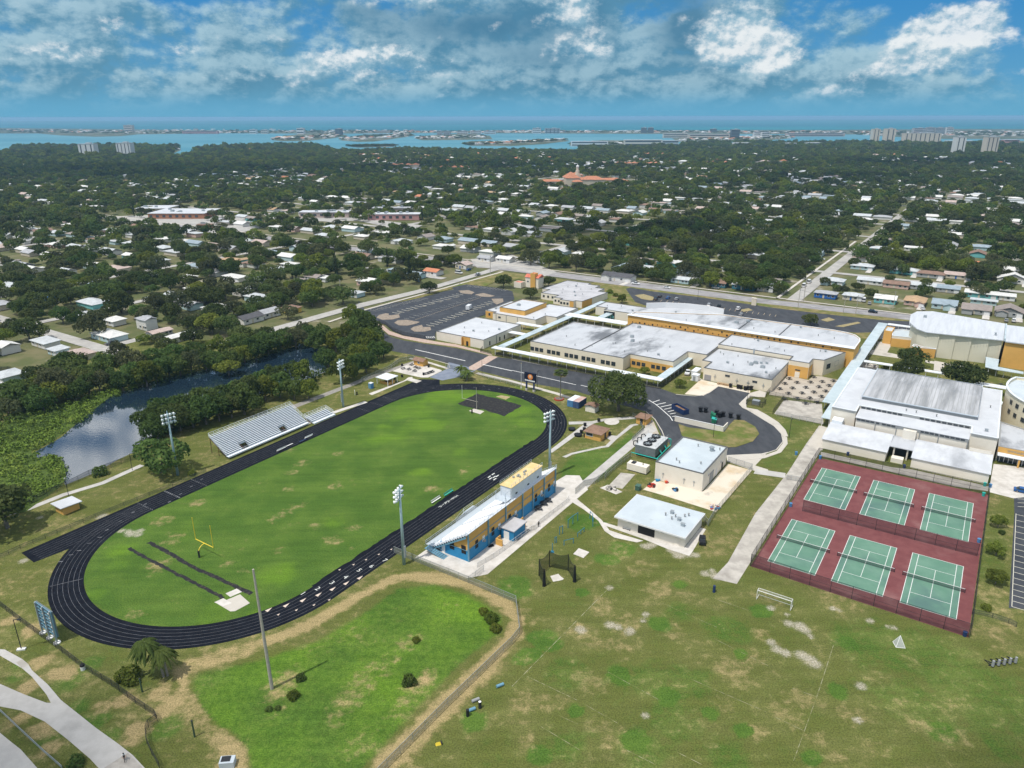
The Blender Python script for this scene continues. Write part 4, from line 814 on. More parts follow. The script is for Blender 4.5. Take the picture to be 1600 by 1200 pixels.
# --- two level white hall
b=Bld('stepped_hall','white flat-roofed hall with an ochre-sided raised roof in its middle',325,205)
b.block([(313,217.8),(313,191),(323.4,191),(323.4,184.5),(346.8,184.5),(346.8,203),(341,203),(341,224.6),(316,224.6),(316,217.8)],3.5,'beige','roofclean')
b.block([(318.4,217),(318.4,201),(341.8-1,201),(341.8-1,217)],5.7,'yellow','roofclean',trim='trim')
b.panel([(315.9,224.5),(315.96,224.5),(315.96,218),(315.9,218)],0,3.4,'yellow')
for n in (215.5,209,202): b.slab([(312.85,n),(312.97,n),(312.97,n+.25),(312.85,n+.25)],0,3.6,'shadegrey','downpipe')
b.win(312.97,213.5,1.6,'a-',1.6,.9,'strip'); b.win(315.88,222,1.2,'a-',1.2,1.4)
b.vents([(329,212,2),(316,194,1),(326,193,1),(333,220,1),(322,222,0)],3.5); b.vents([(328,211,2)],5.7)
# --- grey roofed hall
b=Bld('grey_roof_hall','cream and ochre hall under a stepped grey gravel roof near the boulevard',385,206)
b.block([(359,203),(359,194),(361.5,194),(361.5,190),(386,188),(390,188),(390,194),(398,194),(398,200),(404,200),(404,208),(407,208),(407,225),(378,226),(378,221),(368,221),(368,209),(362,209),(362,203)],3.7,'beige','roofg',par=.2)
b.panel([(358.9,196.5),(358.96,196.5),(358.96,194),(358.9,194)],0,3.7,'yellow'); b.panel([(361.6,189.9),(372,189.05),(372,189.1),(361.6,189.97)],0,3.7,'yellow')
for n in (202,200,197.9): b.win(358.97,n,1.4,'a-',1.3,1.3)
for n in (207.5,205.3): b.win(361.97,n,1.4,'a-',1.1,1.2)
for n in (219,216,213.,210.4): b.win(367.97,n,1.4,'a-',1.2,1.3)
b.vents([(382,214,1),(388,205,1),(380,205,0),(390,215,1),(374,210,1),(377,198,1),(395,212,0),(392,200,1),(372,200,0),(400,214,1)],3.7)
# --- tower house with orange tiles
b=Bld('tile_roof_tower','white and ochre entrance tower with orange tiled roofs behind the student car park',394,241)
b.block([(391,238.5),(397.5,238.5),(397.5,246.5),(391,246.5)],6.4,'beige','tileroof',trim=None)
b.block([(390.2,242.3),(394,242.3),(394,238.9),(390.2,238.9)],9.,'yellow','tileroof',trim=None)
for poly,z0,z1 in (([(390.6,246.9),(394.,246.9),(394.,242.4),(390.6,242.4)],6.5,8.2),([(390.6,238.8),(397.9,238.8),(397.9,236.6),(390.6,236.6)],6.6,8.4)):
    p=b.L(poly); mb=MB(); mb.add([(*x,z0) for x in p]+[((p[0][0]+p[1][0])/2+1,p[0][1],z1),((p[0][0]+p[1][0])/2+1,p[2][1],z1)],[(0,3,5,4),(1,4,5,2),(0,4,1),(3,2,5),(3,0,1,2)]); mb.build('tiled_roof','tileroof',b.t)
b.block([(386,252),(390.8,252),(390.8,246.6),(386,246.6)],3.2,'beige','tileroof',trim=None); b.slab([(391,236.8),(397.5,236.8),(397.5,238.4),(391,238.4)],0,6.4,'beige','side_bay'); b.win(390.95,244.6,3.4,'a-',1.4,.9,'white')
# --- chiller plant and store
b=Bld('plant_house','cream plant house with a pale metal deck roof at the road loop',199,65)
b.block([(188.2,58),(210.,58),(210.,72.6),(188.2,72.6)],5.5,'beige','roofblue')
b.win(193,57.97,3.0,'n-',.9,.8,'white'); b.door(196,57.97,'n-',3.4,3.2,'shadegrey'); b.door(200.4,57.97,'n-',1.1,2.2,'trimw'); b.win(204.3,57.97,2.6,'n-',.7,.8,'white'); b.door(206,57.97,'n-',1.2,2.2,'dark')
b.vents([(193,68,1),(191.7,66.6,1),(194.5,61,1),(207,59.5,1),(206,66,1)],5.5); MB().tube((6.2,-3.6,5.5),(6.2,-3.6,6.6),.6,n=12).tube((6.2,-3.6,6.6),(6.2,-3.6,6.9),.8,n=12).build('roof_fan','steel',b.t)
mb=MB()
for n in (70,63.5,60.5): mb.box((-10.9,n-65,2.),(.1,.12,1.8)).box((-10.9,n-65,2.6),(.1,.7,.1))
mb.build('wall_fixture','steel',b.t)
b=Bld('store_building','low white store building with a wide dark open doorway and overhanging pale metal roof',164,61)
MB().prism(b.L(rect(157.6,170.2,51.6,70.1)),0,3.0).build('wall','beige',b.t)
MB().prism(b.L(rect(156.4,170.9,51.1,70.7)),3.05,3.45,True).build('roof_edge','trimw',b.t); MB().prism(b.L(rect(156.6,170.7,51.3,70.5)),3.455,3.53).build('roof','roofblue',b.t)
MB().box((157.57-164,62.-61,1.3),(.08,4.6,2.4)).build('doorway_shade','black',b.t); MB().box((157.5-164,62.-61,2.62),(.12,5.,.2)).build('door_header','shadegrey',b.t)  # black panel stands in for the shade inside the open doorway
for n in (66.8,57.6): MB().box((157.56-164,n-61,2.35),(.12,.9,.25)).build('louvre','shadegrey',b.t)
b.door(157.58,53.6,'a-',1.2,2.1,'beige'); b.vents([(166,58.5,0),(164.6,57,1),(163.6,55.6,0),(166,55.,1),(164.,59.5,1),(161.5,53.8,0),(167,54.3,1),(163,57.4,1)],3.53)
# --- gymnasium
b=Bld('gymnasium','large cream gymnasium with a grey seamed raised roof, white lower roofs and clerestory windows',280,12)
b.block([(255.6,36.7),(255.6,29.1),(261.9,29.1),(261.9,-4.3),(255.6,-4.3),(255.6,-11.6),(305.5,-11.6),(305.5,36.7)],8.6,'beige','roofclean',par=.12,trim='canopyw',lap=.12)
b.slab([(255.4,36.6),(255.58,36.6),(255.58,29.2),(255.4,29.2)],8.1,8.55,'shadegrey','eave'); b.slab([(255.4,-4.5),(255.58,-4.5),(255.58,-11.5),(255.4,-11.5)],8.1,8.55,'shadegrey','eave')
# raised roof
mb=MB(); p=b.L([(269.,29.3),(269.,-5.),(303.6,-5.),(303.6,29.3)]); mb.prism(p,8.6,9.8); mb.build('raised_wall','shadegrey',b.t)
e=b.L([(268.5,29.8),(268.5,-5.5),(304.1,-5.5),(304.1,29.8)]); r0=(286.3-280,20-12.); r1=(286.3-280,-5.5-12+.4)
mb=MB(); mb.add([(*e[0],9.8),(*e[1],9.8),(*e[2],9.8),(*e[3],9.8),(r0[0],r0[1]+4,11.2),(r1[0],r1[1],11.2)],[(0,4,5,1)[::-1],(1,5,2)[::-1],(2,5,4,3)[::-1],(3,4,0)[::-1]]);
mb.build('raised_roof','seam',b.t); mb=MB()
for k in range(29):
    n=-5.2+k*1.22; yy=n-12
    if yy<r0[1]+4: mb.beam((e[0][0]+.1,yy,9.86),(r0[0],yy,11.24),.12,.1).beam((r0[0],yy,11.24),(e[2][0]-.1,yy,9.86),.12,.1)
mb.build('roof_seam','shadegrey',b.t)
mb=MB(); i2=inset(e,.35)
n=4; o2=e if area(e)>0 else e[::-1]; mb.add([(*x,9.7) for x in o2]+[(*x,10.0) for x in o2]+[(*x,10.0) for x in i2],[f for k in range(n) for f in ((k,(k+1)%n,n+(k+1)%n,n+k),(n+k,n+(k+1)%n,2*n+(k+1)%n,2*n+k))]); mb.build('roof_edge','alu',b.t)
# stepped aisle with two rows of clerestory lights
b.slab([(253.,28.4),(261.8,28.4),(261.8,-4.2),(253.,-4.2)],0,7.45,'beige','aisle_wall')
mb=MB(); p=b.L([(252.75,28.7),(261.7,28.7),(261.7,-4.25),(252.75,-4.25)]); mb.add([(*p[0],7.55),(*p[1],7.75),(*p[2],7.75),(*p[3],7.55),(*p[0],7.4),(*p[1],7.4),(*p[2],7.4),(*p[3],7.4)],[(3,2,1,0),(4,5,6,7),(0,1,5,4),(1,2,6,5),(2,3,7,6),(3,0,4,7)]); mb.build('aisle_roof','roofclean',b.t)
b.slab([(261.7,28.6),(261.85,28.6),(261.85,-4.2),(261.7,-4.2)],7.75,8.66,'shadegrey','clerestory_band')
for k in range(20):
    n=27.7-k*1.62
    if k in (8,9,10): continue
    b.win(261.66,n,7.9,'a-',1.25,.62,'plain')
b.slab([(252.85,28.3),(252.98,28.3),(252.98,-4.1),(252.85,-4.1)],6.5,7.36,'shadegrey','clerestory_band')
for n in (27.6,26.2,24.8,23.4,21.9,19.9,18.5,17.1,8.8,7.4,6.0,4.5,3.1,1.7,.2,-1.2,-2.6): b.win(252.82,n,6.65,'a-',1.2,.6,'plain')
for n in (22.4,16.1,11.5,9.3,4.,-4.): b.slab([(252.7,n-.12),(252.97,n-.12),(252.97,n+.12),(252.7,n+.12)],0,7.4,'shadegrey','downpipe')
b.slab([(251.6,14.),(252.95,14.),(252.95,10.2),(251.6,10.2)],0,6.9,'beige','stair_bay')
for k,(n0,n1) in enumerate(((35.9,16.4),(9.8,-11.2))):
    b.slab([(238.6,n0-.3),(251.4,n0-.3),(251.4,n1+.3),(238.6,n1+.3)],0,3.3,'beige','annex_wall')
    p=b.L([(238.25,n0),(251.6,n0),(251.6,n1),(238.25,n1)]); mb=MB(); mb.add([(*p[0],3.45),(*p[1],4.6),(*p[2],4.6),(*p[3],3.45),(*p[0],3.32),(*p[1],4.4),(*p[2],4.4),(*p[3],3.32)],[(3,2,1,0),(4,5,6,7),(0,1,5,4),(1,2,6,5),(2,3,7,6),(3,0,4,7)]); mb.build('annex_roof',mat('weathered_white_roof',(.50,.52,.55),.7,(.60,.62,.65),.25,(.33,.345,.37),.09,stretch=(1,.5,1),thr3=(.5,.72),rot=CA+PI/2),b.t)
b.slab([(243,16.5),(252.9,16.5),(252.9,9.7),(243,9.7)],3.7,3.95,'roofw','link_roof')
for n in (15.,11.2): MB().tube((243.6-280,n-12,0),(243.6-280,n-12,3.7),.25,n=8).build('porch_column','beige',b.t)
b.slab([(246.2,15.5),(246.4,15.5),(246.4,10.5),(246.2,10.5)],0,3.6,'dark','porch_shade'); b.slab([(239.6,15.2),(242.,15.2),(242.,11.8),(239.6,11.8)],0,1.5,'beige','porch_wall')  # dark slab paints the shade at the back of the porch
b.slab([(251.2,35.5),(255.,35.5),(255.,32.2),(251.2,32.2)],0,5.6,'canopyw','stair_head'); 
b.vents([(260,-8.3,0),(265,15,1),(265,12,1),(265,6,1),(284,-8.6,1)],8.62)
mb=MB()
for n in (34.,30.8): mb.box((254.4-280,n-12,4.3),(.2,.2,.2))
b.slab([(251.,-10.6),(251.15,-10.6),(251.15,-4.8),(251.,-4.8)],4.6,5.6,'beige','low_parapet')
# entrance with the gymnasium lettering
b=Bld('gym_entrance','flat-roofed gym entrance with an ochre lettered fascia and glazed doors under a white canopy',270,-18)
b.block([(258.9,-12.3),(282.4,-12.3),(279,-19.2),(274,-21),(274,-40),(258.9,-40)],4.6,'beige','roofw',trim='shadegrey')
b.panel([(258.75,-12.4),(258.88,-12.4),(258.88,-39),(258.75,-39)],3.1,4.8,'yellow','fascia')
me=text_mesh('GYMNASIUM',.95,'shadegrey',.03); o=part('lettering',me,b.t,(258.68-270,-17.6+18,3.95)); o.rotation_euler=(PI/2,0,-PI/2)
b.slab([(256.,-12.5),(258.7,-12.5),(258.7,-39),(256.,-39)],2.85,3.05,'canopyw','canopy')
b.slab([(258.8,-12.6),(258.89,-12.6),(258.89,-39),(258.8,-39)],.05,2.8,'glass','glazing')
for k in range(16): b.slab([(258.7,-13.2-k*1.2),(258.79,-13.2-k*1.2),(258.79,-13.4-k*1.2),(258.7,-13.4-k*1.2)],.05,2.8,'trimw','door_jamb')
for n in (-18.3,-26): MB().tube((256.4-270,n+18,0),(256.4-270,n+18,2.85),.28,n=8).build('porch_column','yellow',b.t)
# round three storey block
b=Bld('round_block','three storey cream block with a curved pale parapet at the right edge',300,-35)
cx,cn,R=302.,-40.,27.5
arc=[(cx+R*math.cos(t),cn+R*math.sin(t)) for t in np.linspace(PI*.36,PI*1.02,22)]
b.block(arc+[(cx-8,cn-20),(cx+20,cn-20)],11.2,'creamy','roofblue',par=1.0,trim='canopyw',lap=.35)
for i,t in enumerate(np.linspace(PI*.62,PI*.99,9)):
    for z in (1.6,5.2,8.6):
        if z<2 and i<2: continue
        f_,p_=win_mesh(1.7,1.5,'plain'); o=part('window',f_,b.t,(cx+(R+.02)*math.cos(t)-300,cn+(R+.02)*math.sin(t)+35,z),t+PI/2); part('pane',p_,o)
# --- auditorium
b=Bld('auditorium','tall windowless auditorium with a pale seamed roof, pleated greige walls and an ochre end',385,0)
Pz=[(367.3,18.5),(367.5,13.6),(368.1,13.6),(368.3,7.4),(368.9,7.4),(369.1,1.2),(369.7,1.2),(369.9,-5.2),(370.6,-5.2),(370.6,-10),(372.,-10),(398,-10),(404.5,20),(401,25.5),(394,27.5),(380,26.5),(371,22.5)]
zt=11.; p=b.L(Pz); MB().prism(p if area(p)>0 else p[::-1],0,zt).build('wall','greige',b.t)
rp=b.L([(366.4,19.),(368.4,0.),(369.8,-10.2),(398.4,-10.2),(405.3,20),(401.4,26.3),(394,28.3),(379.5,27.2),(370.3,23.2)]); rp=rp if area(rp)>0 else rp[::-1]
mb=MB(); n=len(rp); zz=[zt+.35+.028*(x[0]+18) for x in rp]; mb.add([(*x,zt+.01) for x in rp]+[(*x,z) for x,z in zip(rp,zz)],[(k,(k+1)%n,n+(k+1)%n,n+k) for k in range(n)]+[tuple(range(n,2*n)),tuple(range(n-1,-1,-1))]); 
for k in range(34):
    n=-9.6+k*1.1; lo=367.2-.095*(n-1)+.3 if n<18 else 366.8+(n-18)*.62; hi=398.2+(n+10)*.22 if n<19.5 else 405-(n-19.5)*.55
    mb.beam((lo-385,n,zt+.39+.028*(lo-367)),(hi-385.6,n,zt+.39+.028*(hi-367.6)),.1,.09)
mb.build('roof','seamw',b.t)
b.slab([(369.6,-10.3),(398.4,-10.3),(398.4,-10.9),(369.6,-10.9)],zt+.0,zt+1.3,'canopy','roof_ridge')
b.slab([(368.2,-11),(398.4,-11),(398.4,-40),(368.2,-40)],0,11.2,'yellow','end_wall'); MB().prism(b.L([(367.4,-10.95),(398.6,-10.95),(398.6,-40),(367.4,-40)]),11.25,11.7,True).build('end_roof','seamw',b.t)
b.slab([(367.9,-22),(368.15,-22),(368.15,-23.4),(367.9,-23.4)],5,6.2,'trim','wall_sign')
b.vents([(392,22,2),(385,-24,2),(378,-26,2),(376,-7,0)],12)
b.block([(375.5,33),(377,20),(389,22),(390,30.5),(386,34)],5.,'beige','roofblue',trim='canopyw'); b.panel([(375.4,33),(375.5,33),(376.95,20.),(376.85,20.)],0,4.,'yellow'); b.block([(379,37),(379,33.5),(388,33.5),(388,37)],6.,'yellow','roofblue',trim=None)
b.block([(364.,22.),(366,13.9),(367.2,13.9),(367,19),(369.5,23.),(366,23.4)],4.,'yellow','roofclean',trim='canopyw')
# ================================================================ covered walks
def canopy_walk(label,polys,z,roof='canopy',posts=(),th=.25,group='flat canopies over the campus walks'):
    a0,n0=polys[0][0]; t=cthing('covered_walk',label,'canopy',a0,n0,group)
    mb=MB()
    for k,p in enumerate(polys): mb.prism([(x-a0,y-n0) for x,y in p],z-k*.012,z+th-k*.012,True)
    mb.build('canopy_roof',roof,t); pm=MB().box((0,0,z/2),(.16,.16,z)).mesh('post','trimw')
    for a,n in posts: part('post',pm,t,(a-a0,n-n0,0))
    return t
def along(p0,p1,k): return [(p0[0]+(p1[0]-p0[0])*i/(k-1),p0[1]+(p1[1]-p0[1])*i/(k-1)) for i in range(k)]
canopy_walk('long pale metal canopy running between the white halls and the classroom building',[rect(266.,371,179.4,183.0)],2.9,'canopy',along((270,179.8),(368,179.8),18)+along((270,182.6),(368,182.6),18))
canopy_walk('white canopy along the drive in front of the classroom building',[rect(262.8,266.4,101.6,184.)],2.9,'canopyw',along((263.2,103),(263.2,182),18)+along((266.,106),(266.,176),14))
canopy_walk('pale metal canopy from the drive corner to the dining hall',[rect(266.5,302,101.4,104.9)],2.9,'canopy',along((269,101.8),(300,101.8),8)+along((269,104.5),(300,104.5),8))
canopy_walk('white canopy crossing behind the classroom building',[rect(331.2,337.5,149,188.)],3.1,'canopyw',along((331.6,152),(331.6,186),8))
canopy_walk('short pale canopy leading to the mural wall',[rect(337.6,348.8,164.6,168.4)],2.9,'canopy',along((339,165),(347,165),3))
canopy_walk('short white canopy between the low white hall and the long walk',[rect(288,291.5,183.1,191.4)],2.9,'canopyw',[(288.4,187),(291.,187)])
canopy_walk('low white canopy reaching the student car park walk',[rect(305,308.2,183.1,198)],2.8,'canopyw',[(305.3,187),(307.8,187),(305.3,194),(307.8,194)])
canopy_walk('broad pale metal canopy between the dining patio and the gymnasium',[rect(273,405,38.4,42.8),rect(257,273.0,36.9,39.9)],3.3,'canopy',along((276,38.9),(402,38.9),22)+along((276,42.3),(402,42.3),22)+[(258,37.3),(265,37.3),(258,39.5)])
canopy_walk('narrow white canopy from the broad walk past the gym lawn trees',[rect(333.,335.8,7.8,38.3)],3.0,'canopyw',along((333.3,10),(333.3,37),7)+along((335.5,10),(335.5,37),7))
canopy_walk('short white canopy joining the broad walk to the gym side',[rect(308.2,311.,31.,38.3)],3.0,'canopyw',[(308.5,33),(310.7,33),(308.5,36.5),(310.7,36.5)])
canopy_walk('white canopy between the gym back corner and the curved block',[rect(306.,309.2,-13.6,-5.2)],3.2,'canopyw',[(306.3,-8),(308.9,-8),(306.3,-12.8),(308.9,-12.8)])
canopy_walk('white canopy by the curved block and the tree lawn',[rect(325.5,329.5,-15.,-3.)],3.2,'canopyw',along((326,-14),(326,-4),4))
canopy_walk('pale angled canopy along the auditorium ochre end',[[(368,-5.2),(363,-5.4),(352,-5.6),(350.4,-9.6),(350.,-19),(353.,-19.),(355,-10.),(367.,-10.2)]],3.3,'canopy',along((352,-7),(352,-18),5))
canopy_walk('white canopy from the broad walk end to the auditorium lobby',[rect(402.6,406,24,38.3)],3.3,'canopyw',along((403,26),(403,37),4))
# ================================================================ grandstand
G0=(122.6,93.4); t=cthing('grandstand','blue and ochre grandstand building with raked aluminium seating and a white press box','grandstand',*G0)
def gp_(a,n,z): return (a-G0[0],n-G0[1],z)
LEN=42.; ZB=7.7; ND=10.6; NS=15
w=MB(); w.prism([(0,0),(LEN,0),(LEN,.3),(0,.3)],0,3.3).prism([(0,.3),(.3,.3),(.3,8.6),(0,8.6)],0,3.); w.prism([(LEN-.3,.3),(LEN,.3),(LEN,8.6),(LEN-.3,8.6)],0,3.); w.build('lower_wall','blue',t)
w=MB(); w.prism([(0,.02),(LEN,.02),(LEN,.28),(0,.28)],3.3,ZB-.2)
for x in (0.02,LEN-.28): w.add([(x,.28,3),(x,7.4,3),(x,.28,7.),(x+.26,.28,3),(x+.26,7.4,3),(x+.26,.28,7.)],[(0,2,1),(3,4,5),(1,2,5,4),(0,1,4,3),(0,3,5,2)])
w.build('upper_wall','yellow',t)
pm=MB().box((0,-.12,ZB/2),(.32,.32,ZB)).mesh('column','bluesteel')
for x in (0.05,8.5,16.4,24.5,29.7,35.8,LEN-.05): part('column',pm,t,(x,0,0))
for x in (3.6,10.6,18.3,31.5,38.6):
    MB().box((x,-.05,3.2),(1.1,.1,2.2)).build('opening_shade','black',t); MB().box((x+2.9,-.05,3.3),(1.0,.1,1.5)).build('window','white',t)  # black boxes on the wall paint the shade inside its openings
    MB().box((x+2.9,-.3,2.75),(.7,.5,.5)).build('air_conditioner','shadegrey',t)
for y in (1.3,4.9): MB().box((-.05,y,3.1),(.1,1.3,2.2)).build('opening_shade','black',t)  # end wall openings, their inner shade painted black as well
MB().box((-.05,7.6,1.1),(.1,1.,2.1)).build('door','white',t)
MB().box((LEN/2,-.06,3.32),(LEN,.14,.14)).box((LEN/2,-.06,5.3),(LEN,.1,.12)).box((-.06,4.,3.05),(.14,8.,.14)).build('wall_band','bluesteel',t)
s=MB()
for k in range(NS):
    y0=ND*(1-k/NS)-.1; z=1.35+(ZB-1.35)*k/(NS-1); dy=ND/NS
    s.box((LEN/2,y0-dy/2,z-.06),(LEN+1.4,dy,.12)); s.box((LEN/2,y0-.02-dy*.0,z-.25),(LEN+1.4,.06,.4))
s.build('seat_deck',mat('stand_deck',(.58,.61,.66),.5,(.66,.69,.73),.7),t)
s=MB()
for k in range(NS-1):
    y0=ND*(1-k/NS)-.1; z=1.35+(ZB-1.35)*k/(NS-1)
    for x0,x1 in ((-.6,10.2),(11.6,18.8),(20.2,36.),(37.2,42.6)): s.box(((x0+x1)/2,y0-.5,z+.4),(x1-x0,.27,.05))
s.build('bench_row','seatw',t)
s=MB()
for x in (-.6,LEN+.6,10.9,36.6,19.5):
    for k in range(NS-1):
        y0=ND*(1-k/NS)-.1; z=1.35+(ZB-1.35)*k/(NS-1); 
        if x in (-.6,LEN+.6): s.box((x,y0-.3,z-.35),(.25,.5,.4))
        else: s.box((x,y0-.55,z+.13),(1.,.28,.26))
s.build('aisle_step','dark',t)
s=MB()
for x in (-.6,LEN+.6): s.beam((x,.2,ZB-.7),(x,ND,.6),.25,.5)
s.build('stringer','bluesteel',t)
s=MB()
for x in (-.7,LEN+.7):
    for zz in (.55,1.05): s.beam((x,.1,ZB+zz),(x,ND-.4,1.4+zz),.05)
    for k in range(9): s.beam((x,.1+ND*k/8.6,ZB-(ZB-1.4)*k/8.6),(x,.1+ND*k/8.6,ZB+1.05-(ZB-1.4)*k/8.6),.05)
for x0,x1 in ((-.7,20),(35.5,LEN+.7)):
    for zz in (.5,1.05): s.beam((x0,-.1,ZB+zz),(x1,-.1,ZB+zz),.05)
    for k in range(12): s.beam((x0+(x1-x0)*k/11,-.1,ZB),(x0+(x1-x0)*k/11,-.1,ZB+1.05),.05)
s.build('guard_rail','alu',t)
s=MB().box((LEN/2,ND+1.0,1.15),(LEN+1.6,2.,.2))
for x in range(0,44,6): s.box((x-.3,ND+1.0,.5),(.3,1.6,1.05))
s.build('front_walkway','alu',t)
s=MB()
for zz in (1.75,2.25): s.beam((-.9,ND+2.,zz),(LEN+1,ND+2.,zz),.05)
for k in range(22): s.beam((-.9+k*2.09,ND+2.,1.2),(-.9+k*2.09,ND+2.,2.25),.05)
s.build('front_rail','alu',t)
pan=MB().add([(-.9,ND+2.02,1.25),(LEN+1,ND+2.02,1.25),(LEN+1,ND+2.02,2.2),(-.9,ND+2.02,2.2)],[(0,1,2,3)]); pan.build('rail_mesh','linkt',t)
def stair(x,y0,y1,z1,wd,n,axis='y'):
    m=MB()
    for k in range(n):
        f=(k+.5)/n; z=z1*(1-f)
        if axis=='y': m.box((x,y0+(y1-y0)*f,z),(wd,abs(y1-y0)/n*.85,.08))
        else: m.box((y0+(y1-y0)*f,x,z),(abs(y1-y0)/n*.85,wd,.08))
    for sx in (-wd/2,wd/2):
        if axis=='y': m.beam((x+sx,y0,z1-.1),(x+sx,y1,.05),.08,.25); m.beam((x+sx,y0,z1+.9),(x+sx,y1,.95),.05)
        else: m.beam((y0,x+sx,z1-.1),(y1,x+sx,.05),.08,.25); m.beam((y0,x+sx,z1+.9),(y1,x+sx,.95),.05)
    return m
stair(-1.7,ND+1.,ND-5.,1.3,1.6,10).build('stairs','bluesteel',t)
m=MB(); m.box((19.5,ND+2.9,1.1),(4.,1.6,.15)); 
for zz in (1.7,2.2): m.beam((17.3,ND+3.7,zz),(21.7,ND+3.7,zz),.05).beam((17.3,ND+3.7,zz),(15.,ND+2.2,zz),.05)
m.build('ramp_landing','alu',t); stair(ND+2.9,17.5,13.5,1.1,1.4,8,'x').build('ramp_stair','alu',t)
# press box
s=MB().box((27.8,2.3,ZB+1.7),(15.5,3.4,3.4)); s.build('press_box',mat('press_box_white',(.66,.70,.75),.6,(.72,.75,.79),.5),t)
MB().box((27.8,2.3,ZB+3.45),(15.9,3.8,.12)).build('press_box_roof',mat('tan_deck',(.68,.50,.22),.8,(.74,.57,.3),.6),t)
for x in (22.5,28.4,33.4): MB().box((x,.56,ZB+.9),(.8,.1,.35)).build('vent','black',t)
s=MB()
for k in range(9):
    for y in (.5,4.1): s.beam((20+k*1.95,y,ZB+3.5),(20+k*1.95,y,ZB+4.5),.06)
for y in (.5,4.1):
    for zz in (4.0,4.5): s.beam((20,y,ZB+zz),(35.7,y,ZB+zz),.045)
s.build('roof_rail','alu',t)
s=MB(); random.seed(3)
for k in range(7): s.box((25+random.uniform(0,5),1.5+random.uniform(0,2),ZB+3.75),(.5,.4,.5))
s.build('roof_equipment','steel',t)
s=MB().box((18.8,2.3,ZB+.3),(2.6,3.2,.1))
for x in (17.6,20):
    for y in (.8,3.8): s.beam((x,y,ZB+.3),(x,y,ZB+2.8),.08)
s.beam((17.6,.8,ZB+2.8),(20,.8,ZB+2.8),.06).beam((17.6,.8,ZB+1.4),(20,3.8,ZB+2.8),.06); s.build('ladder_cage','alu',t)
# ticket hut behind the stand
b=Bld('ticket_hut','small blue hut with a grey roof against the back of the grandstand',138.8,90.6)
MB().prism(b.L(rect(136.2,141.6,89.,92.9)),0,3.).build('wall','blue',b.t); MB().prism(b.L(rect(135.9,142.1,88.7,93.2)),3.01,3.25,True).build('roof','roofg',b.t); MB().box((136.15-138.8,.6,1.2),(.1,1.6,2.3)).build('door','white',b.t)
for (a,n,w_) in ((132.8,91.2,'ochre screen wall left of the blue ticket hut'),(143.6,91.2,'ochre screen wall right of the blue ticket hut')):
    b=Bld('screen_wall',w_,a,n,'wall'); MB().box((0,0,.9),(.3,2.,1.8)).box((1.,.9,.9),(1.7,.2,1.8)).build('wall_panel','yellow',b.t)
# ================================================================ bleachers
def bleacher(label,a0,a1,n0,n1,z0,z1,rows,vom=()):
    t=cthing('bleachers',label,'bleachers',a0,n0); Ln=a1-a0; D=n1-n0
    segs=[(0,Ln)]
    s=MB(); st_=MB()
    for k in range(rows):
        y=D*k/rows; z=z0+(z1-z0)*k/(rows-1); dy=D/rows
        cuts=[]
        if k<4: cuts=[(v-1.3,v+1.3) for v in vom]
        x=0; runs=[]
        for c0,c1 in cuts: runs.append((x,c0)); x=c1
        runs.append((x,Ln))
        for r0,r1 in runs:
            s.box(((r0+r1)/2,y+dy*.35,z-.2),(r1-r0,dy*.66,.06)); st_.box(((r0+r1)/2,y+dy*.72,z+.22),(r1-r0,.28,.05)); s.box(((r0+r1)/2,y+.02,z-.4),(r1-r0,.05,.38))
    s.build('foot_deck','alu',t); st_.build('seat_plank','seatal',t)
    lg=MB().mesh('x') if False else None
    for k in range(int(Ln//3.4)+1):
        x=min(k*3.4+.1,Ln-.1); m=MB().beam((x,D-.3,0),(x,D-.3,z1-.4),.14).beam((x,D*.5,0),(x,D*.5,(z0+z1)/2-.4),.12).beam((x,.2,z0-.45),(x,D-.1,z1-.45),.12,.25); m.build('frame',mat('brown_steel',(.13,.06,.045),.7),t)
    r=MB()
    for zz in (.6,1.15): r.beam((0,D+.1,z1+zz),(Ln,D+.1,z1+zz),.06).beam((0,0,z0+zz),(0,D+.1,z1+zz),.06).beam((Ln,0,z0+zz),(Ln,D+.1,z1+zz),.06)
    k=int(Ln/1.9)
    for i in range(k+1): r.beam((Ln*i/k,D+.1,z1-.3),(Ln*i/k,D+.1,z1+1.15),.06)
    for x in (0,Ln):
        for i in range(6): r.beam((x,D*i/6,z0+(z1-z0)*i/6-.2),(x,D*i/6,z0+(z1-z0)*i/6+1.15),.05)
    for zz in (.5,1.): r.beam((0,-.9,z0-.2+zz),(Ln,-.9,z0-.2+zz),.06)
    r.build('guard_rail','seatal',t)
    MB().box((Ln/2,-.5,z0-.35),(Ln,1.,.1)).box((Ln/2,-.95,z0-.5),(Ln,.06,.4)).build('front_walkway','seatal',t)
    for v in vom:
        m=MB()
        for i in range(4): m.box((v,.3+i*.55,z0-.4+i*.1),(2.4,.4,.05))
        for sx in (-1.2,1.2): m.beam((v+sx,-.2,z0+.6),(v+sx,2.4,z0+1.5),.06)
        m.build('vomitory_stair','dark',t)
    return t
bleacher('long aluminium bleachers with two stair openings and a back rail beside the pond trees',126.9,160.2,190.9+.9,199.8,1.3,5.9,15,(7.5,23.5))
bleacher('small low aluminium bleachers at the end of the long ones',161.6,171.8,190.2+.6,194.6,.7,1.8,5)
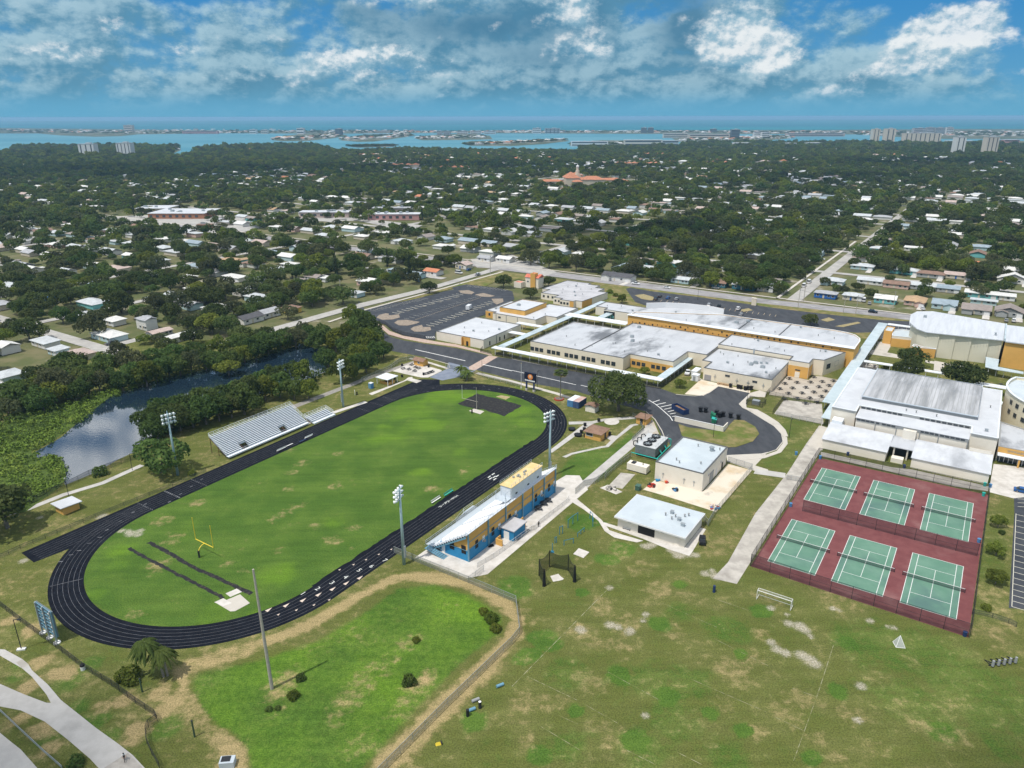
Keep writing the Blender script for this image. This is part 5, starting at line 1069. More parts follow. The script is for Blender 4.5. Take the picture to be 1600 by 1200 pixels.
# ================================================================ floodlights
pole=MB().tube((0,0,0),(0,0,20.3),.42,.24,10).mesh('pole','poleb',smooth=True); arm=MB()
for z in (17.6,18.8,20.): arm.box((0,0,z),(.18,3.9,.18))
arm.tube((0,0,20.3),(0,0,21.),.14,n=6); armm=arm.mesh('crossarm','poleb'); box_=MB().box((-.35,0,3.6),(.5,.6,3.2)).mesh('control_box','steel')
lampm=MB().tube((0,0,0),(.5,0,-.22),.2,.42,10).tube((.5,0,-.22),(.56,0,-.25),.42,.36,10).box((-.12,0,.08),(.3,.16,.2)).mesh('floodlight','lamp')
def flood(label,a,n,rz,h=1.):
    t=thing('floodlight_pole',label,'floodlight',C(a,n),rz,'floodlight poles round the track'); part('pole',pole,t,scale=(1,1,h)); part('crossarm',armm,t,(0,0,20.3*(h-1))); part('control_box',box_,t)
    for z in (17.6,18.8,20.):
        for y in (-1.7,-.6,.6,1.7): part('floodlight',lampm,t,(.2,y,z+.05+20.3*(h-1)))
ang=lambda s: CA+(-PI/2 if s else PI/2)
flood('pale teal floodlight pole between the pond shrub and the left end of the bleachers',111.7,190.9+4.,ang(1)-.25)
flood('pale teal floodlight pole beside the small bleachers and the white path',179.2,193.4,ang(1)+.25,.9)
flood('pale teal floodlight pole at the near left corner of the grandstand by the fence',113.3,105.9,ang(0)+.3,1.02)
flood('pale teal floodlight pole rising behind the right end of the grandstand seats',172.4,99.8,ang(0)-.25,1.04)
# tall bare pole in the basin
b=thing('wooden_pole','tall bare grey wooden pole standing in the lush basin','pole',W(425,1076)); MB().tube((0,0,0),(-.35,0,26.6),.37,.20,8).build('pole','wood',b)
# scoreboard seen from its back
t=cthing('scoreboard','tall dark scoreboard seen from its back behind the track bend','scoreboard',52.3,150.)
for y in (-2.9,0,2.9): MB().box((.1,y,3.9),(.35,.3,7.8)).build('post','steel',t); MB().tube((.1,y,0),(.1,y,.25),.7,n=10).build('footing','white',t)
MB().box((.45,0,4.6),(.3,6.6,6.2)).build('board',plain('board_back',(.13,.17,.19)),t)
s=MB()
for z in np.arange(1.7,7.8,.85): s.box((.2,0,z),(.12,6.5,.16))
for y in (-3.2,-1.6,1.6,3.2): s.box((.22,y,4.6),(.14,.14,6.2))
s.build('back_frame','bluesteel',t)
s=MB()
for y in (-2.2,.6):
    for z in (2.4,3.5,4.6,5.7,6.8): s.box((.18,y,z),(.1,.9,.22))
s.build('hatch','lamp',t)
# goals
t=cthing('goal_post','yellow football goal post with a curved neck near the track bend','goal post',87.9,150.2)
s=MB(); pts=[(0,0,0),(0,0,1.4),(.15,0,2.),(.5,0,2.5),(1.1,0,2.9),(1.9,0,3.05)]; s.path(pts,.11,8); s.build('neck','goalyellow',t); MB().tube((0,0,0),(0,0,1.9),.24,n=8).build('base_pad','dark',t)
MB().tube((1.9,-3.55,3.05),(1.9,3.55,3.05),.1,n=8).build('crossbar','goalyellow',t)
for y in (-3.55,3.55): MB().tube((1.9,y,3.05),(1.9,y,9.2),.075,n=8).build('upright','goalyellow',t)
f=q(640,540,S6); w=f(645,612)
t=thing('goal_post','weathered tan goal post with two thin uprights at the dark pad','goal post',w,CA); MB().tube((0,0,0),(0,0,3.05),.12,n=8).build('neck','wood',t); MB().tube((0,-.6,3.05),(0,6.8,3.05),.07,n=6).build('crossbar','wood',t)
for y,z in ((0,8.6),(6.6,8.2)): MB().tube((0,y,3.05),(0,y,z),.09 if y==0 else .06,n=6).build('upright','wood' if y==0 else 'trimw',t)
w=f(600,650); t=thing('pad_post','short black padded post by the goal pad','post',w); MB().tube((0,0,0),(0,0,1.6),.28,.25,10).tube((0,0,1.6),(0,0,1.7),.25,.1,10).build('pad','black',t)
# ================================================================ small buildings and yard things
def hip(mb,x0,x1,y0,y1,z,h,ov=.4):
    x0-=ov;x1+=ov;y0-=ov;y1+=ov; dx,dy=x1-x0,y1-y0
    if dx>=dy: r=((x0+dy/2,(y0+y1)/2),(x1-dy/2,(y0+y1)/2))
    else: r=(((x0+x1)/2,y0+dx/2),((x0+x1)/2,y1-dx/2))
    v=[(x0,y0,z),(x1,y0,z),(x1,y1,z),(x0,y1,z),(*r[0],z+h),(*r[1],z+h),(x0,y0,z-.12),(x1,y0,z-.12),(x1,y1,z-.12),(x0,y1,z-.12)]
    f=[(0,1,5,4),(1,2,5),(2,3,4,5),(3,0,4)] if dx>=dy else [(0,1,4),(1,2,5,4),(2,3,5),(3,0,4,5)]
    return mb.add(v,f+[(6,7,1,0),(7,8,2,1),(8,9,3,2),(9,6,0,3),(9,8,7,6)])
def gable(mb,x0,x1,y0,y1,z,h,ov=.4):
    """ridge along x"""
    x0-=ov;x1+=ov;y0-=ov;y1+=ov; ym=(y0+y1)/2; t=.12
    v=[(x0,y0,z),(x1,y0,z),(x1,ym,z+h),(x0,ym,z+h),(x0,y1,z),(x1,y1,z)]; v+=[(a,b,c-t) for a,b,c in v]
    return mb.add(v,[(0,1,2,3),(3,2,5,4),(6,9,8,7),(9,10,11,8),(0,6,7,1),(4,5,11,10),(0,3,9,6),(3,4,10,9),(1,7,8,2),(2,8,11,5)])
def hut(name,label,a0,a1,n0,n1,z,wall,roof,rh,style='hip',ov=.5,cat='hut'):
    a,n=(a0+a1)/2,(n0+n1)/2; b=Bld(name,label,a,n,cat); x,y=(a1-a0)/2,(n1-n0)/2
    MB().box((0,0,z/2),(2*x,2*y,z)).build('wall',wall,b.t); m=MB()
    if style=='hip': hip(m,-x,x,-y,y,z,rh,ov)
    elif style=='gable': gable(m,-x,x,-y,y,z,rh,ov)
    elif style=='gabley':
        gable(m,-y,y,-x,x,z,rh,ov); m.v=[(-p[1],p[0],p[2]) for p in m.v]
        MB().add([(-x,-y,z),(x,-y,z),(0,-y,z+rh*.9),(-x,y,z),(x,y,z),(0,y,z+rh*.9)],[(0,1,2),(5,4,3)]).build('gable_wall',wall,b.t)
    else: m.box((0,0,z+rh/2),(2*x+2*ov,2*y+2*ov,rh),ry=.05)
    m.build('roof',roof,b.t); return b
b=hut('concession_hut','small ochre hut with a brown hip roof and a white hatch beside the branching paths',203.6,209.6,98.4,104.3,2.6,'yellow','shingle',1.1)
b.win(203.58,102.6,1.1,'a-',2.6,1.2,'white'); b.door(207,98.38,'n-',1.,2.1,'dark')
b=hut('gate_booth','small ochre booth with a brown roof at the narrow drive by the big oak',224.6,228.8,91.2,95.,2.5,'yellow','shingle',.7); b.door(224.58,93,'a-',1.,2.1,'dark')
b=hut('guard_hut','small ochre hut with a brown gabled roof beside the visitors tables',231.9,235.3,198.6,203.8,2.3,'yellow','shingle',1.,'gabley'); b.win(231.88,201,1.,'a-',1.2,.9,'white')
b=hut('sideline_hut','small ochre hut with a white flat sloping roof beside the pond path',80.2,84.6,199.3,203.4,2.2,'yellow','roofclean',.2,'flat',.7)
# visitors pavilion
t=cthing('pavilion','white roofed open pavilion over a tan counter by the visitors patio','pavilion',208,197.6)
MB().box((0,0,2.75),(6.4,6.6,.2)).build('roof','canopyw',t)
for x in (-2.8,0,2.8):
    for y in (-2.9,2.9): MB().box((x,y,1.33),(.18,.18,2.65)).build('post','trimw',t)
MB().box((-1.6,0,.5),(.5,5,1.)).box((1.6,0,.5),(.5,5,1.)).box((0,-2.3,.5),(3,.4,1.)).build('counter','yellow',t)
# portable toilet, dumpster yard, bins
t=thing('portable_toilet','blue grey portable toilet with a pale domed roof on the grass by the white path','toilet',q(400,400,4)(720,826),CA)
MB().box((0,0,1.1),(1.5,1.5,2.2)).build('cabin','containerb',t); MB().box((0,0,2.25),(1.6,1.6,.1)).ball((0,0,2.25),.75,10,6,(1,1,.3)).build('roof','canopyw',t); MB().box((-.77,0,1.),(.05,.9,1.8)).build('door','bluesteel',t)
t=cthing('yard_wall','long white wall screening the dumpster yard','wall',234,75.5); MB().box((0,0,.95),(.3,17.6,1.9)).box((2.4,-8.7,.95),(4.6,.3,1.9)).build('wall_panel','beige',t); MB().box((0,0,1.93),(.4,17.7,.08)).build('coping','trimw',t)
t=thing('roll_off_dumpster','open navy roll-off dumpster with a rusty brown inside','dumpster',C(243.6,86.0),CA+math.radians(59)); m=MB()
for y in (-1.2,1.2): m.box((0,y,1.),(7,.12,1.9))
for x in (-3.45,3.45): m.box((x,0,1.),(.12,2.4,1.9))
m.box((0,0,.25),(7,2.4,.2)); 
for x in range(-3,4): m.box((x,-1.3,1.),(.12,.1,1.7)).box((x,1.3,1.),(.12,.1,1.7))
m.build('body','navy',t); MB().box((0,0,.9),(6.6,2.2,.5)).box((1.4,.2,1.2),(2.4,1.5,.4),rz=.3).build('load',mat('rusty_load',(.30,.17,.09),.9,(.2,.12,.07),.8),t)
for k,(x,y,lab) in enumerate(((1255,1008,'green dumpster with its lid raised, the one farther from the white wall'),(1262,1040,'green dumpster against the white yard wall, nearest the wall end'))):
    t=thing('dumpster',lab,'dumpster',q(800,400,4)(x,y),CA+.2,'green dumpsters by the white yard wall'); m=MB(); m.add([(-1,-.7,0),(1,-.7,0),(1,.7,0),(-1,.7,0),(-1,-.9,1.3),(1,-.9,1.3),(1,.8,1.6),(-1,.8,1.6)],[(0,1,5,4),(1,2,6,5),(2,3,7,6),(3,0,4,7),(4,5,6,7),(3,2,1,0)]).box((0,0,.9),(2.3,.2,.15)); m.build('body','green',t); MB().box((0,.0,1.55),(2.05,1.75,.06),rx=.17 if k else .6).build('lid','teal' if k else 'green',t)
def wheelbin(kind):
    m=MB().add([(-.28,-.28,0),(.28,-.28,0),(.28,.28,0),(-.28,.28,0),(-.36,-.36,1.),(.36,-.36,1.),(.36,.36,1.),(-.36,.36,1.)],[(0,1,5,4),(1,2,6,5),(2,3,7,6),(3,0,4,7),(4,5,6,7),(3,2,1,0)]); return m.mesh('body',kind),MB().box((0,0,1.04),(.8,.8,.1)).tube((.42,-.3,.12),(.42,.3,.12),.12,n=8).mesh('lid',kind)
def bins(name,cat,pts,f,kind,label,group,sc=1.):
    a,b_=wheelbin(kind)
    for x,y in pts: t=thing(name,label,cat,f(x,y),CA,group); part('body',a,t,scale=sc); part('lid',b_,t,scale=sc)
bins('trash_bin','bin',[(212,945),(260,950),(393,998),(500,1002),(575,1017),(365,975),(428,990)],q(1060,490,S6),'black','black wheeled bin standing on the asphalt of the dumpster yard','black bins in the dumpster yard',1.7)
bins('trash_bin','bin',[(500,712),(572,722),(600,728),(640,738),(668,735),(700,735)],q(1060,490,S6),'black','black bin in the row along the dining hall kitchen wall','black bins by the kitchen wall',1.5)
t=thing('box_stack','tan cardboard boxes piled by the kitchen wall','boxes',q(1060,490,S6)(440,690),CA); m=MB()
for k in range(6): m.box((random.uniform(-.4,.4),k*.9-2.2,.4),(.9,.8,.8),rz=random.uniform(-.4,.4))
m.build('boxes',mat('cardboard',(.42,.29,.17),.9),t)
def barrel(x,y,f,label,r=.4,h=1.,m='black',group=None,name='barrel'):
    t=thing(name,label,'barrel',f(x,y),0,group); MB().tube((0,0,0),(0,0,h),r*.9,r,12).build('drum',m,t); MB().tube((0,0,h),(0,0,h+.06),r*1.08,r*1.08,12).build('rim',m,t)
k1=q(860,560,S6)
for x,y in ((332,652),(325,695),(297,720),(333,755),(568,740),(465,608)): barrel(x,y,k1,'black waste barrel on the concrete round the ochre concession hut',.55,1.1,group='black barrels round the concession hut')
barrel(265,745,k1,'wide low black round tub by the corner of the concession hut path',1.3,.6,name='planter_tub'); barrel(205,690,k1,'dark round tub on the grass by the track bend',1.2,.7,name='planter_tub')
R8=lambda x,y:W(1200+x/4,650+y/4)
for x,y,l in ((325,268,'blue barrel in the corner of the courts nearest the gym and court walk'),(140,566,'blue barrel at the court walk end of the dividing fence'),(1345,500,'teal barrel inside the court corner nearest the gym and lawn'),(1316,790,'blue barrel at the lawn end of the dividing fence'),(1387,446,'blue barrel at the gym annex corner on the forecourt side'),(1353,438,'teal barrel at the gym annex corner on the court side'),(175,243,'small blue barrel on the grass beside the concrete court walk'),(498,246,'dark barrel by the annex wall facing the courts'),(850,325,'black barrel by the annex porch'),(1228,1375,'navy barrel outside the near right corner of the court fence')): barrel(x,y,R8,l,.42,1.05,'containerb' if 'blue' in l else ('teal' if 'teal' in l else 'navy'))
# containers
def container(label,n0,n1,mt,top):
    t=cthing('shipping_container',label,'container',228.6,(n0+n1)/2); m=MB().box((0,0,1.3),(6.1,n1-n0,2.55))
    for k in range(15): 
        for s in (-1,1): m.box((-2.9+k*.41,s*(n1-n0)/2,1.3),(.18,.08,2.3))
    m.build('body',mt,t); MB().box((0,0,2.6),(6.1,n1-n0,.06)).build('roof',top,t); m=MB()
    for y in (-.55,.55): m.box((-3.08,y,1.3),(.06,1.,2.4))
    m.build('door',mt,t); m=MB()
    for y in (-.8,-.3,.3,.8): m.tube((-3.14,y,.2),(-3.14,y,2.5),.03,n=5)
    m.build('lock_rod','steel',t)
container('bright blue shipping container with a pale roof, next to the planter palm',121.05,123.45,'containerb','canopyw'); container('navy shipping container with a rusty pink roof, nearer the big oak',118.5,120.95,'containern','rustred')
t=cthing('storage_shed','small pale shed half hidden below the big oak','shed',226.5,113.5); MB().box((0,0,1.2),(3,4,2.4)).build('wall','beige',t); m=MB(); gable(m,-1.5,1.5,-2,2,2.4,.6); m.build('roof','shingle',t)
# cooling tower
t=cthing('cooling_tower','grey three-fan cooling tower with turquoise pipes beside the plant house','cooling tower',205.3,81.); m=MB().box((0,0,2.5),(10.4,6.8,2.8)); 
for x in range(-5,6): m.box((x,-3.42,2.5),(.14,.1,2.8)).box((x,3.42,2.5),(.14,.1,2.8))
for y in range(-3,4): m.box((-5.22,y,2.5),(.1,.14,2.8))
m.build('casing',mat('tower_casing',(.15,.17,.18),.6,(.20,.22,.23),1.),t); MB().box((0,0,3.97),(10.6,7.,.16)).build('deck',mat('tower_deck',(.46,.48,.49),.7,(.55,.57,.58),.6),t)
for x in (-3.4,0,3.4):
    n=18; m=MB(); o=[(x+1.45*math.cos(2*PI*k/n),1.45*math.sin(2*PI*k/n)) for k in range(n)]; i=[(x+1.25*math.cos(2*PI*k/n),1.25*math.sin(2*PI*k/n)) for k in range(n)]
    m.add([(*p,4.05) for p in o]+[(*p,4.6) for p in o]+[(*p,4.6) for p in i]+[(*p,4.1) for p in i],[f for k in range(n) for f in ((k,(k+1)%n,n+(k+1)%n,n+k),(n+k,n+(k+1)%n,2*n+(k+1)%n,2*n+k),(2*n+k,2*n+(k+1)%n,3*n+(k+1)%n,3*n+k))]+[tuple(range(3*n,4*n))]); fr=m.build('fan_stack','dark',t)
    m=MB()
    for k in range(6): m.beam((x,0,4.5),(x+1.2*math.cos(k*PI/3),1.2*math.sin(k*PI/3),4.45),.28,.05)
    m.tube((x,0,4.3),(x,0,4.65),.22,n=8); m.build('fan_blade','steel',fr)
m=MB(); m.path([(-6,4.2,1.2),(-6,-4.4,1.2),(5.4,-4.4,1.6),(5.4,-4.4,3.6),(5.4,-.5,3.6)],.16); m.path([(-6,-4.4,1.2),(-6.,-6.,.8),(-5,-6.6,.8)],.22); m.path([(2,-4.4,1.4),(2,-3.5,2.6)],.2); m.path([(-2,-4.4,1.4),(-2,-3.5,2.6)],.2)
for x in (-6,-1,5.2): m.tube((x,-4.4,0),(x,-4.4,1.3),.1,n=6)
m.build('pipe','teal',t); m=MB()
for x in (-4.6,-1.5,1.6): m.path([(x,3.5,3.),(x,4.3,3.4),(x,4.3,4.6),(x,3.4,5.),(x,2.8,4.4)],.16)
m.build('overflow_pipe','dark',t); MB().box((0,0,.55),(9.6,6.2,1.1)).build('basin','dark',t); m=MB()
for y in (-3.4,3.4):
    m.beam((-5.2,y,5.05),(5.2,y,5.05),.05)
    for x in range(-5,6,2): m.beam((x,y,4.05),(x,y,5.05),.05)
m.build('rail','steel',t)
t=cthing('generator','long beige generator cabinet with louvred doors beside the teal pipes','generator',190.6,79.); m=MB().box((0,0,1.35),(2.6,6.4,2.1)); 
for y in (-2.4,-1.2,0,1.2,2.4): m.box((-1.33,y,1.35),(.05,.06,1.9))
m.build('cabinet','beige',t); MB().box((0,0,.2),(2.4,6.2,.4)).build('skid','dark',t); MB().box((0,1.5,2.5),(1.6,1.2,.25)).tube((0,-1.5,2.4),(0,-1.5,3.),.15,n=8).build('exhaust','dark',t)
Q4=lambda x,y:W(800+x/4,650+y/4)
t=thing('utility_box','dark green utility box in the weeds by the store building','utility box',Q4(788,460),CA); MB().box((0,0,.7),(1.6,1.3,1.4)).build('cabinet',plain('box_green',(.06,.13,.10),.6),t); MB().box((0,0,1.43),(1.75,1.45,.06)).build('lid',plain('box_green',(.06,.13,.10),.6),t)
def clutter(label,x,y,f,cols,r,k,name='junk_pile',seed=1):
    rr=random.Random(seed); t=thing(name,label,'pile',f(x,y),0)
    for i,c in enumerate(cols):
        m=MB()
        for j in range(k): m.box((rr.uniform(-r,r),rr.uniform(-r,r),rr.uniform(.15,.5)),(rr.uniform(.3,1.1),rr.uniform(.3,.8),rr.uniform(.2,.7)),rz=rr.uniform(0,3),rx=rr.uniform(-.3,.3))
        m.build('scrap',c,t)
clutter('grey rubble and scrap heaped on the broken slab by the generator',620,455,Q4,['concw','dark','concg'],1.3,5,seed=4)
clutter('red scrap by the corner of the plant house apron',875,440,Q4,['red','dark'],.9,4,seed=5); clutter('blue tarp bundle under the plant house wall',915,410,Q4,['blue'],.7,4,seed=6); clutter('blue bin heap in the middle of the plant house apron',1025,465,Q4,['containerb','dark'],.7,4,seed=7)
clutter('orange and white junk at the near end of the plant house apron',1275,575,Q4,['red','concw','containerb'],1.4,4,seed=8); clutter('small red cart parts by the plant house wall',970,415,Q4,['red','orange'],.5,3,seed=9)
t=thing('bench','low dark bench against the store building wall','bench',Q4(715,710),CA); MB().box((0,0,.45),(.5,2.2,.06)).build('seat','shadegrey',t)
for y in (-.9,.9): MB().box((0,y,.22),(.4,.08,.42)).build('leg','dark',t)
# ---- tables
def round_table_meshes():
    top=MB().tube((0,0,.72),(0,0,.78),.75,n=16).mesh('tabletop','dark'); ped=MB().tube((0,0,0),(0,0,.72),.08,n=8).beam((-.9,0,.25),(.9,0,.25),.06).beam((0,-.9,.25),(0,.9,.25),.06).mesh('pedestal','dark'); seat=MB().tube((0,0,.42),(0,0,.47),.24,n=10).tube((0,0,.2),(0,0,.42),.05,n=6).mesh('seat','dark'); return top,ped,seat
RT=round_table_meshes()
def rtable(w,label,group,sc=1.15):
    t=thing('picnic_table',label,'table',w,CA,group); part('tabletop',RT[0],t,scale=sc); part('pedestal',RT[1],t,scale=sc)
    for x,y in ((1,0),(-1,0),(0,1),(0,-1)): part('seat',RT[2],t,(x*sc,y*sc,0),scale=sc)
f=q(1060,490,S6)
for x,y in ((1065,634),(1023,681),(975,732),(1140,671),(1097,725),(1057,776),(1270,668),(1225,719),(1188,773),(1140,826),(1300,618),(1382,663),(1350,713),(1302,764),(1263,821),(1220,872),(1490,656),(1448,701),(1415,754),(1375,806),(1332,864),(1022,832)):
    rtable(f(x,y),'dark round picnic table with four seats on the stained dining patio','round tables on the dining patio',1.05)
f=q(1200,400,4)
for x,y in ((620,684),(665,695),(585,720),(660,722)): rtable(f(x,y),'dark round picnic table between the broad canopy and the gym lawn','round tables by the gym lawn')
f=q(1340,590,S6)
for x,y in ((1265,88),(1375,80),(1245,122),(1245,150),(1250,185),(1230,255)): rtable(f(x,y),'dark round picnic table in the court beside the curved block','round tables by the curved block')
f=q(560,420,S6)
pt_=MB().box((0,0,.74),(1.8,.75,.06)).mesh('tabletop','dark'),MB().box((0,0,.44),(1.8,.28,.05)).mesh('bench_seat','dark'),MB().beam((0,-.7,0),(0,.25,.72),.08).beam((0,.7,0),(0,-.25,.72),.08).beam((0,-.75,.42),(0,.75,.42),.06).mesh('trestle','dark')
for i,(x,y) in enumerate(((430,965),(485,972),(540,988),(580,962),(510,928),(550,952),(655,1014),(685,1003),(710,995))):
    t=thing('picnic_table','small black picnic table on the bright visitors patio','table',f(x,y),CA+.3*((i%3)-1),'picnic tables on the visitors patio'); part('tabletop',pt_[0],t)
    for s in (-1,1): part('bench_seat',pt_[1],t,(0,s*.75,0)); part('trestle',pt_[2],t,(s*.7,0,0))
for x,y in ((627,1022),(675,948),(420,935),(350,1065),(265,1100),(420,1042)): barrel(x,y,f,'black waste barrel round the visitors patio and pavilion',.45,1.,group='black barrels round the visitors patio')
f=q(640,690,S6)
for x,y in ((1235,655),(1285,610),(1330,580)): rtable(f(x,y),'dark round table behind the grandstand by the blue wall','dark tables behind the grandstand',1.2)
t=thing('tarp','folded black tarp lying on the grandstand pavement','tarp',f(782,1005),.4); MB().box((0,0,.13),(1.5,1.1,.12)).box((.2,.1,.22),(.9,.7,.1),rz=.3).build('cloth','black',t)
# ---- signs and poles by the drive
z=q(640,540,S6); w=z(1160,436)
t=thing('pylon_sign','navy electronic pylon sign with an orange round emblem on two legs','sign',w,CA-PI/2)
for x in (-1.7,1.7): MB().box((x,0,2.),(.5,.5,4.)).build('leg','navy',t); MB().box((x,0,.4),(.8,.8,.8)).build('footing','concrete',t)
MB().box((0,0,5.8),(5.2,.7,3.8)).build('cabinet','signnavy',t)
m=MB().tube((.2,-.36,6.0),(.2,-.42,6.0),1.15,n=20); m.build('emblem','orange',t); MB().ball((.2,-.4,6.1),.62,10,8,(1,.15,1.15)).build('emblem_face',plain('emblem_tan',(.75,.5,.33)),t); MB().box((0,-.37,4.4),(4.6,.06,.5)).build('letter_band','white',t)
t=thing('flag_pole','thin white flag pole beside the navy pylon sign','pole',z(1073,410)); MB().tube((0,0,0),(0,0,10.5),.09,.05,8).build('pole','white',t); MB().tube((0,0,0),(0,0,.5),.3,.25,10).build('base','concw',t); MB().ball((0,0,10.55),.12).build('finial','goalyellow',t)
lp=MB().tube((0,0,0),(0,0,6.6),.09,.06,8).mesh('pole','dark'),MB().box((.5,0,6.65),(1.1,.12,.1)).box((.95,0,6.6),(.6,.35,.16)).mesh('lamp_head','dark')
for (x,y),ff,l in (((1228,398),z,'slim dark lamp post between the pylon sign and the planter palm'),((697,275),z,'slim dark lamp post on the verge by the brick crosswalk'),((655,885),q(1060,490,S6),'slim lamp post at the corner of the service yard walk'),((1063,1195),q(1060,490,S6),'slim lamp post on the grass between the loop and the court walk'),((335,1190),q(1060,490,S6),'slim lamp post on the loop island behind the plant house'),((905,670),k1,'slim lamp post at the mouth of the loading pad'),((1270,240),q(400,400,4),'slim lamp post at the far end of the student car park'),((800,300),q(960,420,S6),'slim lamp post on the staff car park verge'),((1165,110),q(740,410,1600/220.),'slim lamp post by the boulevard near the grey roofed hall')):
    t=thing('lamp_post',l,'lamp post',ff(x,y),CA); part('pole',lp[0],t); part('lamp_head',lp[1],t)
# utility poles along the boulevard
r4=q(1200,400,4)
up=MB().tube((0,0,0),(0,0,11.5),.17,.11,8).mesh('pole','wood'),MB().box((0,0,10.8),(.12,2.2,.14)).mesh('crossarm','wood'),MB().tube((.25,0,9.2),(.25,0,10.1),.22,n=8).mesh('transformer','steel')
UP=[(r4(222,283),'wooden utility pole at the corner of the long street and the boulevard',1.25),(r4(188,318),'wooden utility pole on the near side of the boulevard by the staff lot end',1.),(r4(470,356),'wooden utility pole before the pale hipped house on the boulevard',.9),(r4(548,360),'wooden utility pole beside the driveways of the aqua house',.9),(r4(780,330),'wooden utility pole between the aqua house and the orange roofed house',.9),(q(400,400,4)(530,250),'wooden utility pole on the side street by the pond wood',.9),(q(400,400,4)(1465,90),'wooden utility pole at the street junction above the student lot',1.),(q(740,410,1600/220.)(190,130),'wooden utility pole on the verge above the student lot grass',1.)]
for w,l,s in UP:
    t=thing('utility_pole',l,'pole',w,CA); part('pole',up[0],t,scale=s); part('crossarm',up[1],t,scale=s); part('transformer',up[2],t,scale=s)
m=MB()
for i in range(4):
    a,b_=UP[i+1][0],UP[min(i+2,4)][0]
    if (b_-a).length<1: continue
    for dy in (-.9,.9):
        pts=[a+(b_-a)*k/8+Vector((0,0,9.9-1.1*(1-(2*k/8-1)**2)))+EA*dy*.5 for k in range(9)]
        for k in range(8): m.beam(pts[k],pts[k+1],.05)
tag(m.build('power_line','dark'),'thin black power lines strung between the boulevard utility poles','power line')
t=thing('monument_sign','beige masonry sign pier on the staff lot verge','sign',q(960,420,S6)(1340,350),CA); MB().box((0,0,2.),(1.2,2.6,4.)).build('pier','cream',t); MB().box((0,0,4.1),(1.5,2.9,.3)).build('cap','beige',t)
t=thing('box_trailer','small white box trailer alone in the student car park','trailer',q(400,400,4)(1330,335),CA+.3); MB().box((0,0,1.6),(4.6,2.1,2.2)).build('body','cwhite',t); MB().beam((2.3,0,.55),(3.6,0,.5),.12).build('drawbar','dark',t)
for y in (-1.,1.): MB().tube((0,y-.1,.35),(0,y+.1,.35),.35,n=12).build('wheel','tyre',t)
w=q(1060,490,S6)(745,870); t=thing('transformer_cage','grey transformer inside a small dark fenced cage by the service yard','transformer',w,CA); MB().box((0,0,.8),(2.,2.6,1.6)).build('transformer','steel',t)
m=MB(); fm=MB()
for x,y in ((-2.4,-3),(2.4,-3),(2.4,3),(-2.4,3)): m.tube((x,y,0),(x,y,2),.06,n=6)
for (x0,y0),(x1,y1) in (((-2.4,-3),(2.4,-3)),((2.4,-3),(2.4,3)),((2.4,3),(-2.4,3)),((-2.4,3),(-2.4,-3))): m.beam((x0,y0,2),(x1,y1,2),.06); fm.add([(x0,y0,0),(x1,y1,0),(x1,y1,2),(x0,y0,2)],[(0,1,2,3)])
m.build('cage_frame','dark',t); fm.build('cage_mesh','linkb',t)
# white storage boxes by the kitchen
t=thing('white_container','white storage container beside the dining hall end wall','container',C(285.8,95.3),CA); MB().box((0,0,1.3),(5.6,2.4,2.5)).build('body','cwhite',t); MB().box((0,0,2.58),(5.7,2.5,.06)).build('roof','canopyw',t); MB().box((-2.82,0,1.3),(.05,2.,2.2)).build('door','trimw',t)
t=thing('white_cabin','small white cabin with a grey door on the kitchen apron','cabin',C(279.6,93.2),CA); MB().box((0,0,1.3),(2.6,2.6,2.5)).build('wall','cwhite',t); MB().box((0,0,2.6),(2.8,2.8,.1)).build('roof','canopyw',t); MB().box((-1.32,.2,1.1),(.05,1.,2.)).build('door','shadegrey',t)
# ================================================================ fences
c7=q(800,420,S6)
fence('picket_fence','black railing along the drive side of the canopy',cp((261.9,101.3),(262.0,181)),1.7,'rail','dark',1.9)
fence('picket_fence','dark railing closing the gap between the canopy corner and the white hall',cp((262.2,183.5),(262.6,190),(266.6,191.4)),1.7,'linkb','dark',1.9)
fence('picket_fence','dark screen fence under the pale canopy to the dining hall',cp((262.3,101.3),(299,101.2)),2.2,'linkb','dark',2.4)
fence('lot_fence','dark iron fence between the student lot and the brick walk',vx(q(560,420,S6),(190,520),(260,540),(330,598),(430,640),(545,662),(640,678),(735,692)),1.9,'linkb','dark',2.4)
f=q(1060,490,S6)
fence('patio_fence','dark fence closing the dining patio towards the old slab',vx(f,(870,785),(1000,815),(1265,870),(1390,855)),1.9,'link','dark',2.2); fence('patio_fence','black screened fence down the side of the old patio slab',vx(f,(1010,835),(905,970)),2.2,'linkb','black',2.2); fence('patio_fence','grey wire fence along the near edge of the old patio slab',vx(f,(940,985),(1160,1030),(1370,1065)),1.9,'link','steel',2.4); fence('patio_gate','black screened gate beside the dining hall corner',vx(f,(890,745),(835,808)),2.2,'linkb','black',2.)
fence('basin_fence','weathered chain link fence round the right side of the lush basin',px((616,864),(672,887),(732,911),(806,942),(812,990),(800,1006),(700,1103),(605,1199),(585,1219)),1.9,'linkt','steel',3.)
fence('path_fence','dark chain link fence between the footpath and the track end',vx(lambda x,y:W(x/4,900+y/4),(-40,165),(0,190),(130,290),(350,450),(520,580),(700,690),(850,800),(970,880),(985,908),(930,945),(915,985),(920,1050),(950,1120),(1000,1210)),1.7,'linkb','dark',3.)
fence('track_fence','low dark fence along the outer edge of the far straight',vx(lambda x,y:W(x/4,650+y/4),(-20,900),(130,832),(360,735),(600,635),(860,530),(1080,442),(1290,352)),1.2,'link','dark',3.4)
fence('pond_fence','dark chain link fence along the pond side of the path',vx(lambda x,y:W(x/4,650+y/4),(170,560),(420,445),(560,375),(760,300),(880,262)),1.9,'linkb','dark',3.2)
